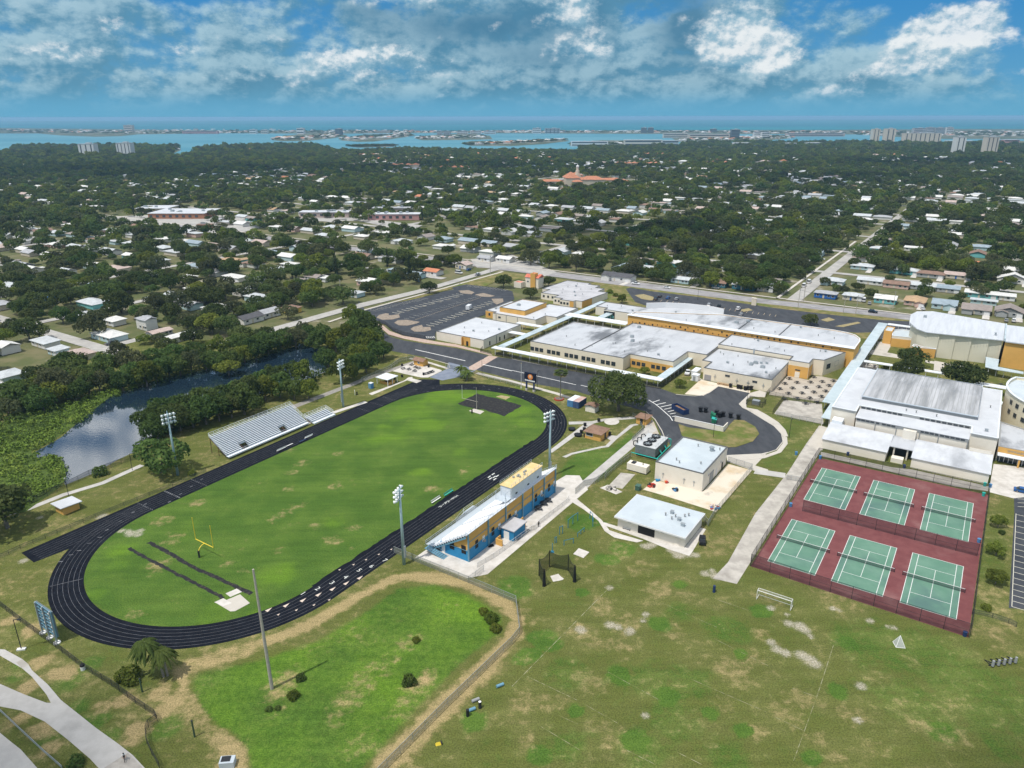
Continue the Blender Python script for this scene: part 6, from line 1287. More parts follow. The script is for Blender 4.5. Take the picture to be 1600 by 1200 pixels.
fence('pond_fence','grey green chain link fence behind the visitors patio',vx(q(400,400,4),(660,790),(830,715),(900,665),(985,650),(1000,665)),2.,'linkt','steel',3.)
fence('gate_fence','chain link gate across the pale drive to the track',vx(q(640,560,16),(900,240),(1185,300)),2.,'link','steel',2.); fence('drive_fence','low wire fence along the sidewalk under the two palms',vx(q(640,540,S6),(570,255),(760,320),(930,365),(1070,405)),1.4,'link','steel',3.)
f=q(640,690,S6)
fence('stand_fence','white posted wire fence along the back pavement of the grandstand',vx(f,(650,1215),(810,1120),(1170,860),(1205,850),(1250,795),(1510,595),(1530,560)),1.5,'link','trimw',2.4)
fence('stand_fence','short wire fence between the basin fence and the stand pavement',px((732,911),(743,903),(756,893)),1.8,'link','steel',2.4)
fence('yard_fence','grey green fence along the walk to the cooling tower',vx(Q4,(580,400),(600,372),(660,320),(745,258)),2.,'linkt','steel',2.4); fence('yard_fence','grey fence round the rubble corner below the walk',vx(Q4,(395,490),(450,440),(515,425),(590,380)),2.,'linkt','steel',2.4)
fence('yard_fence','wire fence along the right edge of the rust stained apron',vx(Q4,(1275,605),(1390,470),(1500,335),(1350,290)),2.,'link','steel',2.6); fence('yard_fence','wire fence from the apron corner to the store building',vx(Q4,(1270,608),(1225,690),(1195,655)),2.,'linkt','steel',2.4)
fence('walk_gate','low wire gate across the concrete court walk',vx(R8,(115,398),(200,412)),1.6,'link','steel',1.5)
fence('path_rail','pale tube railing curving by the loading pad and concession lawn',vx(k1,(785,795),(890,695),(885,675),(840,600),(790,555)),1.4,'linkt','steel',2.2)
fence('lot_corner_fence','dark post fence by the sandy corner below the small trees',vx(lambda x,y:W(1200+x/4,900+y/4),(1275,235),(1400,262),(1500,295),(1550,320)),1.2,None or 'link','dark',4.)
fence('guard_rail','steel guard rail between the lower road and the footpath',vx(lambda x,y:W(x/4,900+y/4),(-40,815),(20,865),(120,960),(190,1025),(270,1100),(390,1205)),.75,'steel','steel',2.)
# ================================================================ field equipment
t=thing('discus_cage','black netted throwing cage open to the front around a white slab','cage',C(126.8,71.6),CA); bp=[(-2.6,1.4),(1.5,4.9),(5.,3.6),(6.2,.4),(3.3,-3.7)]
bp=[(-2.4,1.3),(.4,4.4),(4.9,4.2),(5.9,-.4),(2.9,-3.8)]
pm=MB().tube((0,0,0),(0,0,4.6),.11,.09,8).mesh('post','black')
for x,y in bp: part('post',pm,t,(x,y,0))
m=MB(); m2=MB()
for i in range(4):
    (x0,y0),(x1,y1)=bp[i],bp[i+1]; K=8
    for k in range(K):
        g=lambda s:(x0+(x1-x0)*s,y0+(y1-y0)*s); a,b_=g(k/K),g((k+1)/K); za=4.5-.8*math.sin(PI*k/K); zb_=4.5-.8*math.sin(PI*(k+1)/K)
        m.add([(*a,.0),(*b_,0),(*b_,zb_),(*a,za)],[(0,1,2,3)]); m2.beam((*a,za),(*b_,zb_),.06)
m.build('net','cage',t); m2.build('top_rope','black',t)
for x,y in (bp[0],bp[-1]): MB().tube((x,y,0),(x,y,4.2),.45,.2,8).build('gathered_net','black',t)
sheet('throwing_slab',vx(lambda x,y:W(830+x/12.25,840+y/12.25),(365,740),(520,695),(560,740),(625,790),(600,810),(540,825),(420,845)),.05,M['concw'],h=.05); sheet('square_slab',vx(lambda x,y:W(830+x/12.25,840+y/12.25),(805,315),(910,205),(1112,280),(1000,392)),.06,M['concw'],h=.06)
f=lambda x,y:W(830+x/12.25,840+y/12.25)
def bar(name,label,ps,h,w):
    t=thing(name,label,'exercise bars',ps[0],0,None); o=ps[0]
    for p in ps: MB().tube((0,0,0),(0,0,h),.09,n=8).build('post','bluebar',t,p-o)
    m=MB()
    for i in range(len(ps)-1): m.beam(ps[i]-o+Vector((0,0,h-.1)),ps[i+1]-o+Vector((0,0,h-.1)),.1)
    m.build('bar','bluebar',t)
bar('pull_up_bar','blue frame of high exercise bars nearest the grandstand hut',[Q4(350,700),Q4(380,675),Q4(410,655)],2.6,0); bar('pull_up_bar','pair of blue posts with a bar left of the exercise bars',[Q4(297,742),Q4(316,735)],2.4,0); bar('pull_up_bar','low blue exercise bars close to the square slab side',[Q4(410,755),Q4(430,738),Q4(450,722)],1.2,0)
bar('pull_up_bar','blue posts by the white path to the store building',[Q4(487,640),Q4(503,658),Q4(505,690)],2.2,0); bar('pull_up_bar','two short blue posts left of the throwing cage lawn',[Q4(268,795),Q4(278,792)],1.8,0); bar('pull_up_bar','lone blue posts in the middle of the exercise lawn',[Q4(325,808),Q4(383,795)],1.5,0)
t=thing('marker_post','dark teal post with a weighted foot on the grass by the cage','post',Q4(252,850)); MB().tube((0,0,0),(0,0,.35),.5,.3,10).build('foot','bluebar',t); MB().tube((0,0,.3),(0,0,2.5),.09,n=8).build('post','bluebar',t)
t=cthing('soccer_goal','white tubular soccer goal with a sagging net on the practice field','soccer goal',146.2,26.6); m=MB()
for y in (-3.7,3.7): m.tube((0,y,0),(0,y,2.4),.07,n=8).tube((0,y,2.4),(1.,y,2.4),.05,n=6).tube((1.,y,2.4),(2.,y,0),.05,n=6).tube((0,y,.04),(2.,y,.04),.05,n=6)
m.tube((0,-3.7,2.4),(0,3.7,2.4),.07,n=8).tube((1,-3.7,2.4),(1,3.7,2.4),.04,n=6).tube((2.,-3.7,.04),(2.,3.7,.04),.05,n=6); m.build('frame','white',t); m=MB().add([(0,-3.7,2.38),(0,3.7,2.38),(1,3.7,2.38),(1,-3.7,2.38),(2.,-3.7,.05),(2.,3.7,.05)],[(0,1,2,3),(3,2,5,4)]); m.build('net',mat('thin_net',(.6,.62,.6),.9,alpha=.12),t)
QRf=lambda x,y:W(1200+x/4,900+y/4); a,b_,c,d=QRf(780,410),QRf(800,446),QRf(858,452),QRf(835,415)
t=thing('lacrosse_goal','white tent-shaped netted goal on the grass below the courts','goal',a); o=a; ap=(a+b_+c+d)/4+Vector((.1,.3,2.1)); m=MB(); r=[p-o for p in (a,b_,c,d)]; m.add([*r,ap-o],[(0,1,4),(1,2,4),(3,0,4)]); m.build('net','thinnet',t); m=MB()
for p in r: m.beam(p,ap-o,.07)
for i in (0,1): m.beam(r[i],r[i+1],.09)
m.build('frame','white',t)
t=cthing('blocking_sled','dark football blocking sled with five grey padded dummies','blocking sled',151.9,-16.4); m=MB().beam((0,-3.,.15),(0,3.,.15),.2).beam((.0,-3,.8),(0,3,.8),.16)
m.v=[(p[0]+p[1]*-.0,p[1],p[2]) for p in m.v]; m.build('frame','dark',t); t.rotation_euler=(0,0,CA-1.02+PI/2+.22)
for k in range(5):
    y=-2.6+k*1.3; MB().beam((0,y,.8),(1.5,y,.1),.12).beam((0,y,.2),(1.6,y,.1),.1).build('skid_arm','dark',t); d_=MB().tube((-.45,y,.3),(-.45,y,1.55),.28,.24,10); d_.build('pad','shadegrey',t); 
fq=lambda x,y:W(400+x/4,900+y/4)
for (x,y),l,up_,mt in (((1525,690),'blue grey tackle dummy lying alone on the grass above the others',False,'bluesteel'),((1372,782),'grey tackle dummy lying at the back of the small group by the fence',False,'shadegrey'),((1400,825),'black and white tackle dummy standing right in the small group',True,'dark'),((1347,842),'pale tackle dummy lying at the front of the small group',False,'bluesteel'),((1323,875),'black tackle dummy standing left in the small group',True,'black')):
    t=thing('tackle_dummy',l,'dummy',fq(x,y),.5 if not up_ else 0.)
    if up_: MB().tube((0,0,0),(0,0,1.5),.3,.28,12).build('pad',mt,t); MB().tube((0,0,1.5),(0,0,1.6),.28,.1,12).build('cap','white' if 'white' in l else mt,t)
    else: MB().tube((-.75,0,.3),(.75,0,.3),.3,.3,12).build('pad',mt,t); MB().tube((.75,0,.3),(.82,0,.3),.3,.15,12).build('cap','shadegrey',t)
t=thing('tackle_dummy','navy tackle dummy standing alone on the practice field','dummy',Q4(1262,1100)); MB().tube((0,0,0),(0,0,1.7),.33,.3,12).build('pad','navy',t); MB().tube((0,0,1.7),(0,0,1.85),.3,.08,12).build('cap','navy',t)
t=thing('yard_marker','small yellow and black wedge marker lying near the basin fence','marker',fq(1140,1052),.3); MB().add([(-.5,-.3,0),(.5,-.3,0),(.5,.3,0),(-.5,.3,0),(-.3,0,.5),(.3,0,.5)],[(0,1,5,4),(2,3,4,5),(1,2,5),(3,0,4),(3,2,1,0)]).build('wedge','goalyellow',t); MB().box((.55,0,.2),(.2,.7,.35)).build('base','dark',t)
def bench(label,w,rz,mt,L_=4.,back=True):
    t=thing('team_bench',label,'bench',w,rz); MB().box((0,0,.45),(L_,.35,.06)).build('seat',mt,t)
    if back: MB().box((0,.3,.85),(L_,.05,.35)).build('backrest',mt,t)
    for x in (-L_/2+.4,L_/2-.4): MB().box((x,.05,.22),(.08,.5,.44)).build('leg','dark',t)
bench('white team bench beside the lane with the lettering',C(141.9,118.9),CA,'white'); bench('teal team bench beside the lane with the lettering',C(147.2,118.5),CA,'teal')
bench('white team bench before the long bleachers, the left one',C(140.8,182.6),CA+PI,'white',3.6); bench('white backless bench beside it before the long bleachers',C(144.4,182.9),CA+PI,'white',3.,False); bench('navy bench on the track edge before the bleachers',C(149.4,182.),CA+PI,'navy',3.2,False); bench('white team bench on the infield edge before the small bleachers',C(152.6,182.8),CA+PI,'white',3.4)
# posts, boxes
QL_=lambda x,y:W(x/4,900+y/4)
for (x,y),h,l in (((890,725),3.2,'green wooden post beside the round shrub near the path fence'),((1217,1005),3.6,'green wooden post standing alone on the straw track')):
    t=thing('fence_post',l,'post',QL_(x,y)); MB().tube((0,0,0),(0,0,h),.16,.14,8).build('post',plain('post_green',(.05,.09,.05)),t); MB().tube((0,0,h),(0,0,h+.1),.2,.05,8).build('cap','dark',t)
t=thing('lamp_post','dark lamp post with a pale double footing by the upper footpath','lamp post',QL_(135,460),.2); part('pole',lp[0],t,scale=1.1); part('lamp_head',lp[1],t,scale=1.1); MB().box((0,0,.15),(1.6,.7,.3)).build('footing','white',t)
t=thing('utility_box','pale grey utility box with a dark lid at the basin foot','utility box',QL_(1425,1180),.1); MB().box((0,0,.6),(2.4,1.6,1.2)).build('cabinet','alu',t); MB().box((-.2,.1,1.24),(1.5,1.1,.08)).build('lid','dark',t)
t=thing('wayside_bin','white bin with a black top on the path fence line','bin',QL_(520,585)); MB().tube((0,0,0),(0,0,.9),.45,n=10).build('drum','white',t); MB().ball((0,0,1.),.48,10,6).build('hood','black',t)
t=thing('notice_board','white board with a dark stand by the visitors grass','sign',q(400,400,4)(625,868),.3); MB().box((-.4,0,1.),(.1,1.,2.)).build('board','white',t); MB().box((.4,0,.6),(.5,.5,1.2)).build('stand','black',t)
for (x,y),l in (((430,500),'dark slim pole beside the pond path above the sideline hut'),((828,340),'dark slim pole beside the pond path near the round tree')):
    t=thing('path_light',l,'lamp post',W(x/4,650+y/4)); MB().tube((0,0,0),(0,0,5.5),.08,.06,8).build('pole','dark',t); MB().ball((0,0,5.6),.25).build('lamp_globe','shadegrey',t)
t=thing('planter','red octagonal planter ring at the foot of the fan palm','planter',k1(82,395)); MB().tube((0,0,0),(0,0,.45),1.9,1.9,8).build('ring','red',t); MB().tube((0,0,.45),(0,0,.5),1.6,1.6,8).build('soil','bark',t)
# ================================================================ vehicles
carcache={}
def car_parts(kind,paint):
    k=(kind,paint)
    if k in carcache: return carcache[k]
    L_,Wd,prof,cab={'sedan':(4.6,1.8,[(-2.3,.35),(-2.3,.8),(-2.1,.92),(-1.3,.95),(1.2,.92),(2.15,.78),(2.3,.6),(2.3,.35)],[(-1.75,.93),(-1.05,1.42),(.35,1.44),(1.15,.92)]),
      'suv':(4.8,1.9,[(-2.4,.4),(-2.4,.95),(-2.3,1.05),(1.1,1.05),(2.2,.95),(2.4,.75),(2.4,.4)],[(-2.25,1.05),(-1.95,1.72),(.35,1.74),(1.15,1.05)]),
      'pickup':(5.6,1.95,[(-2.8,.5),(-2.8,1.05),(-.7,1.05),(-.7,1.1),(1.3,1.1),(2.6,1.02),(2.8,.8),(2.8,.5)],[(-.75,1.1),(-.65,1.8),(.7,1.8),(1.4,1.1)]),
      'van':(5.6,2.0,[(-2.8,.4),(-2.8,1.2),(2.0,1.2),(2.7,1.),(2.8,.7),(2.8,.4)],[(-2.78,1.2),(-2.7,2.3),(1.3,2.3),(2.05,1.2)])}[kind]
    def ext(pr,w,w2=None):
        n=len(pr); m=MB(); w2=w2 or [w]*n
        m.add([(x,-w2[i]/2,z) for i,(x,z) in enumerate(pr)]+[(x,w2[i]/2,z) for i,(x,z) in enumerate(pr)],[(i,(i+1)%n,n+(i+1)%n,n+i)[::-1] for i in range(n)]+[tuple(range(n)),tuple(range(2*n-1,n-1,-1))]); return m
    body=ext(prof,Wd); rf=[(cab[1][0]-.02,cab[1][1]-.06),(cab[1][0]+.1,cab[1][1]+.05),(cab[2][0]-.1,cab[2][1]+.05),(cab[2][0]+.02,cab[2][1]-.06)]
    body2=ext(rf,Wd*.8); o=len(body.v); body.v+=body2.v; body.f+=[tuple(i+o for i in f_) for f_ in body2.f]; body.m+=body2.m
    if kind=='pickup': body.box((-1.75,0,1.09),(1.9,1.5,.02))
    glass=ext([cab[0],cab[1],cab[2],cab[3]],Wd*.8,[Wd*.92,Wd*.78,Wd*.78,Wd*.92])
    wr=.34; ty=MB().tube((0,-.11,0),(0,.11,0),wr,n=12).mesh('wheel','tyre'); ri=MB().tube((0,-.12,0),(0,.12,0),wr*.58,n=10).mesh('rim','rim')
    hl=MB().box((0,0,0),(.06,.36,.14)).mesh('headlight','lamp'); tl=MB().box((0,0,0),(.06,.3,.14)).mesh('taillight','red')
    carcache[k]=(body.mesh('body',paint),glass.mesh('cabin_glass','glass'),ty,ri,hl,tl,L_,Wd,wr); return carcache[k]
def car(kind,paint,label,w,rz,name='parked_car',cat='car'):
    b_,g,ty,ri,hl,tl,L_,Wd,wr=car_parts(kind,paint); t=thing(name,label,cat,(w.x,w.y,.03),rz); part('body',b_,t); part('cabin_glass',g,t)
    for x in (-L_*.31,L_*.31):
        for y in (-Wd/2+.09,Wd/2-.09): wl=part('wheel',ty,t,(x,y,wr)); part('rim',ri,wl)
    for y in (-Wd/2+.28,Wd/2-.28): part('headlight',hl,t,(L_/2+.005,y,.72)); part('taillight',tl,t,(-L_/2-.005,y,.78))
    return t
d6=q(960,420,S6); r4=q(1200,400,4); BR=CA-PI/2
car('pickup','cwhite','white pickup driving on the boulevard, the left of two',q(800,400,4)(772,178),BR); car('sedan','cwhite','white car driving on the boulevard, the right of two',q(800,400,4)(967,202),BR); car('suv','cblack','black car driving on the boulevard past the aqua house',r4(655,355),BR)
car('van','cwhite','white van on the long street, the nearer of two',r4(225,192),CA); car('van','cwhite','white van on the long street, the farther of two',r4(257,168),CA); car('sedan','cwhite','white car in a driveway left of the long street corner',r4(82,206),BR)
for (x,y),k,p,l in (((397,298),'suv','cblack','black car in the staff lot, first bay beside the planted island'),((437,272),'sedan','cblack','black car in the staff lot, behind the first bay'),((515,287),'sedan','cblue','dark blue car in the staff lot between two black and silver ones'),((598,297),'sedan','csilver','silver car in the staff lot, last of the left group'),((910,357),'suv','csilver','silver car in the staff lot, first of the middle group'),((1003,372),'pickup','cblack','black pickup in the staff lot beside the silver one'),((1190,393),'suv','cwhite','white car in the staff lot standing by itself'),((1216,448),'sedan','csilver','silver car peeking over the ochre hall roof in the staff lot')): car(k,p,l,d6(x,y),CA+(.15 if p!='cwhite' else .1))
car('pickup','cwhite','white pickup with a loaded bed on the grass by the dining hall',k1(1320,150),CA+.2); car('sedan','cblue','dark blue car at the corner of the lined lot by the gym forecourt',R8(1592,478),BR); 
car('sedan','csilver','silver car before the brown roofed teal house',d6(972,190),BR); car('sedan','cwhite','white car in the driveway of the pale aqua house',d6(762,150),CA+.6); car('sedan','cwhite','white car at the far right verge past the grey gabled house',d6(1590,195),BR)
car('van','cwhite','white van in the driveway of the pale hipped house',r4(598,283),CA+.1); car('sedan','csilver','silver car in the driveway before the white van',r4(634,300),CA+.1); car('sedan','csilver','silver car beside the taupe gabled house garage',r4(1488,408),CA); car('suv','cwhite','white car in the driveway of the taupe gabled house',r4(1535,410),CA); car('sedan','cwhite','white car beside the orange roofed house',r4(966,334),CA+.3)
car('sedan','cwhite','white car parked across the lawn of the house left of the long street',q(1200,170,4)(335,243+700),BR); car('pickup','cwhite','white pickup under the trees near the blue roofed house',q(0,400,4)(200,356),CA-PI/2); car('sedan','csilver','silver car on the side street above the student lot',q(400,400,4)(1385,122),CA); car('van','cwhite','white camper beside the street corner house',q(400,400,4)(1268,110),CA-PI/2); car('sedan','cblue','blue car behind the white camper',q(400,400,4)(1330,90),CA); car('sedan','cblue','dark blue car under the trees by the side street houses',q(400,400,4)(1010,160),CA+1.2); car('sedan','cblack','black car at the end of the west street by the pond trees',q(0,400,4)(750,565),CA); car('pickup','cgrey','grey pickup on the west street by the white lane',q(0,400,4)(695,553),CA)
car('sedan','cwhite','white car on the wide road before the orange tiled tower',q(740,410,1600/220.)(50,140),CA)
# utility cart
t=thing('utility_cart','black utility cart parked at the corner of the store building','cart',Q4(1188,795),CA+.4); MB().box((0,0,.7),(2.9,1.5,.5)).box((-1.,0,1.),(1.,1.4,.3)).build('body','dark',t); m=MB().box((0.1,0,1.85),(1.7,1.5,.08))
for x in (-.7,.9):
    for y in (-.7,.7): m.beam((x,y,.9),(x,y,1.85),.07)
m.build('roof_frame','black',t); MB().box((-.1,0,1.1),(.5,1.2,.5)).build('seat','shadegrey',t)
for x in (-.95,.95):
    for y in (-.7,.7): MB().tube((x,y-.12,.35),(x,y+.12,.35),.35,n=10).build('wheel','tyre',t)
# ================================================================ people
def person_mesh(name,J,E,R,mats,pick):
    me=bpy.data.meshes.new(name); me.from_pydata([Vector(J[k]) for k in J],[(list(J).index(a),list(J).index(b_)) for a,b_ in E],[]); o=bpy.data.objects.new(name,me); COL.objects.link(o)
    sm=o.modifiers.new('skin','SKIN'); me.skin_vertices or None
    for i,k in enumerate(J): me.skin_vertices[0].data[i].radius=(R[k],R[k]); me.skin_vertices[0].data[i].use_root=(k=='pelvis')
    ss=o.modifiers.new('sub','SUBSURF'); ss.levels=1; ss.render_levels=1
    dg=bpy.context.evaluated_depsgraph_get(); dg.update(); out=bpy.data.meshes.new_from_object(o.evaluated_get(dg)); bpy.data.objects.remove(o)
    out.materials.clear()
    for m in mats: out.materials.append(M[m] if isinstance(m,str) else m)
    for p in out.polygons: p.material_index=pick(p.center); p.use_smooth=True
    out.name=name; return out
def human(J,mats,pick,hands):
    E=[('pelvis','chest'),('chest','neck'),('neck','head'),('head','crown')]
    for s in 'lr': E+=[('chest','sh'+s),('sh'+s,'el'+s),('el'+s,'wr'+s),('wr'+s,'pa'+s),('pelvis','hip'+s),('hip'+s,'kn'+s),('kn'+s,'an'+s),('an'+s,'toe'+s)]
    R=dict(pelvis=.15,chest=.17,neck=.06,head=.105,crown=.075)
    for s in 'lr': R.update({'sh'+s:.07,'el'+s:.048,'wr'+s:.033,'pa'+s:.036,'hip'+s:.095,'kn'+s:.065,'an'+s:.045,'toe'+s:.04})
    for s in 'lr':
        pa=Vector(J['pa'+s]); d=(pa-Vector(J['wr'+s])).normalized(); side=d.cross(Vector((0,0,1)) if abs(d.z)<.9 else Vector((1,0,0))).normalized()
        for i,(off,ln) in enumerate(((-.03,.065),(-.01,.08),(.01,.075),(.03,.06))):
            k='f%d%s'%(i,s); J[k]=pa+side*off+d*.03; J[k+'t']=pa+side*off*1.2+d*ln+Vector((0,0,-.015)); E+=[('pa'+s,k),(k,k+'t')]; R[k]=.010; R[k+'t']=.008
        J['th'+s]=Vector(J['wr'+s])+side*-.05+d*.05; E.append(('wr'+s,'th'+s)); R['th'+s]=.010
    return person_mesh('body',J,E,R,mats,pick)
def face(t,c,fw,s=1.):
    """hair and face on the head at c looking along fw"""
    fw=Vector(fw).normalized(); rt=fw.cross(Vector((0,0,1)))
    MB().ball(c+Vector((0,0,.045))-fw*.025,.118,12,8,(1,1,.95)).build('hair','hair',t,smooth=True)
    MB().ball(c+fw*.105+Vector((0,0,-.02)),.022,8,6).build('nose','skin',t)
    for s_ in (-1,1): MB().ball(c+fw*.097+rt*.04*s_+Vector((0,0,.015)),.014,8,6).build('eye','black',t); MB().ball(c+rt*.112*s_,.026,8,6).build('ear','skin',t)
    MB().ball(c+fw*.098+Vector((0,0,-.065)),.02,8,6,(1,1,.4)).build('mouth','red',t)
w=Q4(166,695); t=thing('person','person in black standing by the grandstand pavement fence','person',w,2.)
J=dict(pelvis=(0,0,.95),chest=(0,0,1.32),neck=(0,0,1.5),head=(.01,0,1.62),crown=(0,0,1.72)); 
for s,y in (('l',.2),('r',-.2)): J.update({'sh'+s:(0,y,1.42),'el'+s:(-.02,y*1.3,1.15),'wr'+s:(.06,y*1.35,.9),'pa'+s:(.08,y*1.35,.83),'hip'+s:(0,y*.45,.88),'kn'+s:(.03,y*.55,.48),'an'+s:(0,y*.6,.08),'toe'+s:(.14,y*.65,.04)})
part('body',human(J,['black','skin'],lambda c:1 if (c.z>1.5 or (abs(c.y)>.22 and c.z<1.0)) else 0,None),t); face(t,Vector((.01,0,1.64)),(1,0,0))
w=QL_(780,1150); t=thing('person','person in a white shirt and dark shorts riding a bicycle on the footpath','person',w,math.radians(-62))
J=dict(pelvis=(-.22,0,.98),chest=(.06,0,1.32),neck=(.17,0,1.46),head=(.22,0,1.58),crown=(.22,0,1.68))
for s,y,ph_ in (('l',.19,.2),('r',-.19,-.2)): J.update({'sh'+s:(.1,y,1.4),'el'+s:(.3,y*1.25,1.2),'wr'+s:(.46,y*1.2,1.06),'pa'+s:(.52,y*1.2,1.04),'hip'+s:(-.2,y*.5,.93),'kn'+s:(.16+ph_*.3,y*.6,.70+ph_*.5),'an'+s:(-.02+ph_*.4,y*.55,.33+ph_*.55),'toe'+s:(.14+ph_*.4,y*.55,.28+ph_*.5)})
part('body',human(J,['white','skin','dark'],lambda c:2 if c.z<1.0 and c.z>.72 and c.x<.32 else (0 if c.z>=1.0 and c.z<1.5 and c.x<.3 else 1),None),t); face(t,Vector((.22,0,1.6)),(1,0,-.1))
t=thing('bicycle','dark bicycle ridden along the footpath','bicycle',w,math.radians(-62))
for x in (-.52,.54):
    m=MB(); n=20
    for k in range(n): a_,b_=2*PI*k/n,2*PI*(k+1)/n; m.beam((x+.33*math.cos(a_),0,.34+.33*math.sin(a_)),(x+.33*math.cos(b_),0,.34+.33*math.sin(b_)),.035)
    for k in range(8): a_=2*PI*k/8; m.beam((x,0,.34),(x+.32*math.cos(a_),0,.34+.32*math.sin(a_)),.008)
    m.build('wheel','tyre',t)
MB().beam((-.52,0,.34),(-.05,0,.3),.03).beam((-.05,0,.3),(-.22,0,.82),.035).beam((-.05,0,.3),(.42,0,.85),.035).beam((-.22,0,.8),(.4,0,.88),.03).beam((.54,0,.34),(.42,0,1.),.03).beam((-.52,0,.34),(-.2,0,.75),.025).build('frame','cblack',t); MB().box((-.24,0,.86),(.26,.15,.06)).build('saddle','black',t); MB().beam((.44,-.24,1.03),(.44,.24,1.03),.03).beam((.42,0,1.),(.44,0,1.03),.03).build('handlebar','dark',t); MB().tube((-.05,-.1,.3),(-.05,.1,.3),.09,n=10).beam((-.05,.1,.3),(.1,.12,.36),.03).beam((-.05,-.1,.3),(-.18,-.12,.24),.03).build('crank','steel',t)
# ================================================================ plants
def leaf_mesh(name,seed,lobes,nq,qs,m,droop=0.):
    """many small leaf clumps spread over the lobes of a crown; lobes: (x,y,z,r)"""
    r=np.random.default_rng(seed); L_=np.array(lobes); wts=L_[:,3]**2; wts/=wts.sum()
    k=r.choice(len(L_),int(nq*1.5),p=wts); d=r.normal(size=(len(k),3)); d/=np.linalg.norm(d,axis=1)[:,None]
    p=L_[k,:3]+d*(L_[k,3]*r.uniform(.72,1.08,len(k)))[:,None]
    ins=np.zeros(len(k),bool)
    for j in range(len(L_)): ins|=(np.linalg.norm(p-L_[j,:3],axis=1)<L_[j,3]*.70)&(k!=j)
    ins|=(d[:,2]<-.55)&(r.random(len(k))<.7)
    p=p[~ins][:nq]; d=d[~ins][:nq]; n=len(p)
    nn=d*.9+r.normal(size=(n,3))*.55+np.array([0,0,.25]); nn/=np.linalg.norm(nn,axis=1)[:,None]
    t=np.cross(nn,r.normal(size=(n,3))); t/=np.linalg.norm(t,axis=1)[:,None]; b=np.cross(nn,t); s=(qs*r.uniform(.55,1.35,n))[:,None]
    a1,a2=s*r.uniform(.7,1.3,n)[:,None],s*r.uniform(.5,1.,n)[:,None]
    v=np.stack([p-t*a1,p-b*a2+nn*s*.15,p+t*a1*.9,p+b*a2-nn*s*.1],1).reshape(-1,3); v[:,2]-=droop*np.abs(r.normal(size=len(v)))
    me=bpy.data.meshes.new(name); me.vertices.add(len(v)); me.vertices.foreach_set('co',v.ravel()); me.loops.add(4*n); me.loops.foreach_set('vertex_index',np.arange(4*n,dtype=np.int32)); me.polygons.add(n); me.polygons.foreach_set('loop_start',np.arange(0,4*n,4,dtype=np.int32)); me.polygons.foreach_set('loop_total',np.full(n,4,dtype=np.int32)); me.update(); me.validate(); me.materials.append(M[m]); return me
def oak_lobes(seed,n=16,flat=.78,base=.34):
    r=random.Random(seed); out=[(0,0,base+flat*.55,.50)]
    for i in range(n):
        t=2*PI*i/n*2.4+r.uniform(-.4,.4); q_=r.uniform(.25,.78); out.append((q_*math.cos(t),q_*math.sin(t),base+flat*(.20+.85*(1-q_)*r.uniform(.7,1.15))+r.uniform(-.08,.12),r.uniform(.20,.36)))
    return out
def trunk_mesh(seed,h=.7,r0=.06,m='bark',limbs=5,spread=.5):
    r=random.Random(seed); b=MB(); b.tube((0,0,-.02),(.02,.01,h*.45),r0,r0*.75,8)
    for i in range(limbs):
        t=2*PI*i/limbs+r.uniform(-.3,.3); e=(spread*math.cos(t)*r.uniform(.6,1),spread*math.sin(t)*r.uniform(.6,1),h*r.uniform(.95,1.35)); md=(e[0]*.4,e[1]*.4,h*.75); b.tube((.02,.01,h*.42),md,r0*.6,r0*.4,6).tube(md,e,r0*.4,r0*.15,5)
    return b.mesh('trunk',m)
def pine_lobes(seed,H=3.4):
    r=random.Random(seed); return [(r.uniform(-.12,.12),r.uniform(-.12,.12),.5+H*i/11,(.36*(1-abs(i/11-.35)*.9))*r.uniform(.75,1.2)) for i in range(12)]
KIND={}
def add_kind(k,crown,trunk): KIND.setdefault(k,[]).append((crown,trunk))
for s in range(5): add_kind('oak',leaf_mesh('crown',s,oak_lobes(s),2400,.062,'oak'),trunk_mesh(s))
for s in range(3): add_kind('dull',leaf_mesh('crown',20+s,oak_lobes(20+s,14,.9),1900,.062,'dull'),trunk_mesh(20+s,.75))
for s in range(3): add_kind('bright',leaf_mesh('crown',40+s,oak_lobes(40+s,13,.95),2000,.065,'bright'),trunk_mesh(40+s,.7))
for s in range(3): add_kind('mangrove',leaf_mesh('crown',60+s,oak_lobes(60+s,15,.85,.25),2300,.062,'mangrove'),trunk_mesh(60+s,.5))
for s in range(2): add_kind('pine',leaf_mesh('crown',80+s,pine_lobes(s),1500,.055,'pine'),trunk_mesh(80+s,3.,.05,'bark',3,.15))
for s in range(2): add_kind('bush',leaf_mesh('crown',90+s,[(0,0,.35,.6),(.4,.1,.3,.45),(-.35,.25,.3,.45),(.0,-.42,.3,.45),(-.2,-.2,.6,.4),(.2,.25,.6,.4)],900,.09,'bright' if s else 'mangrove'),trunk_mesh(90+s,.3,.05,'bark',3,.3))
bigoak=leaf_mesh('crown',7,oak_lobes(77,26,.72,.36),6500,.040,'oak'),trunk_mesh(77,.62,.06,'bark',7,.6)
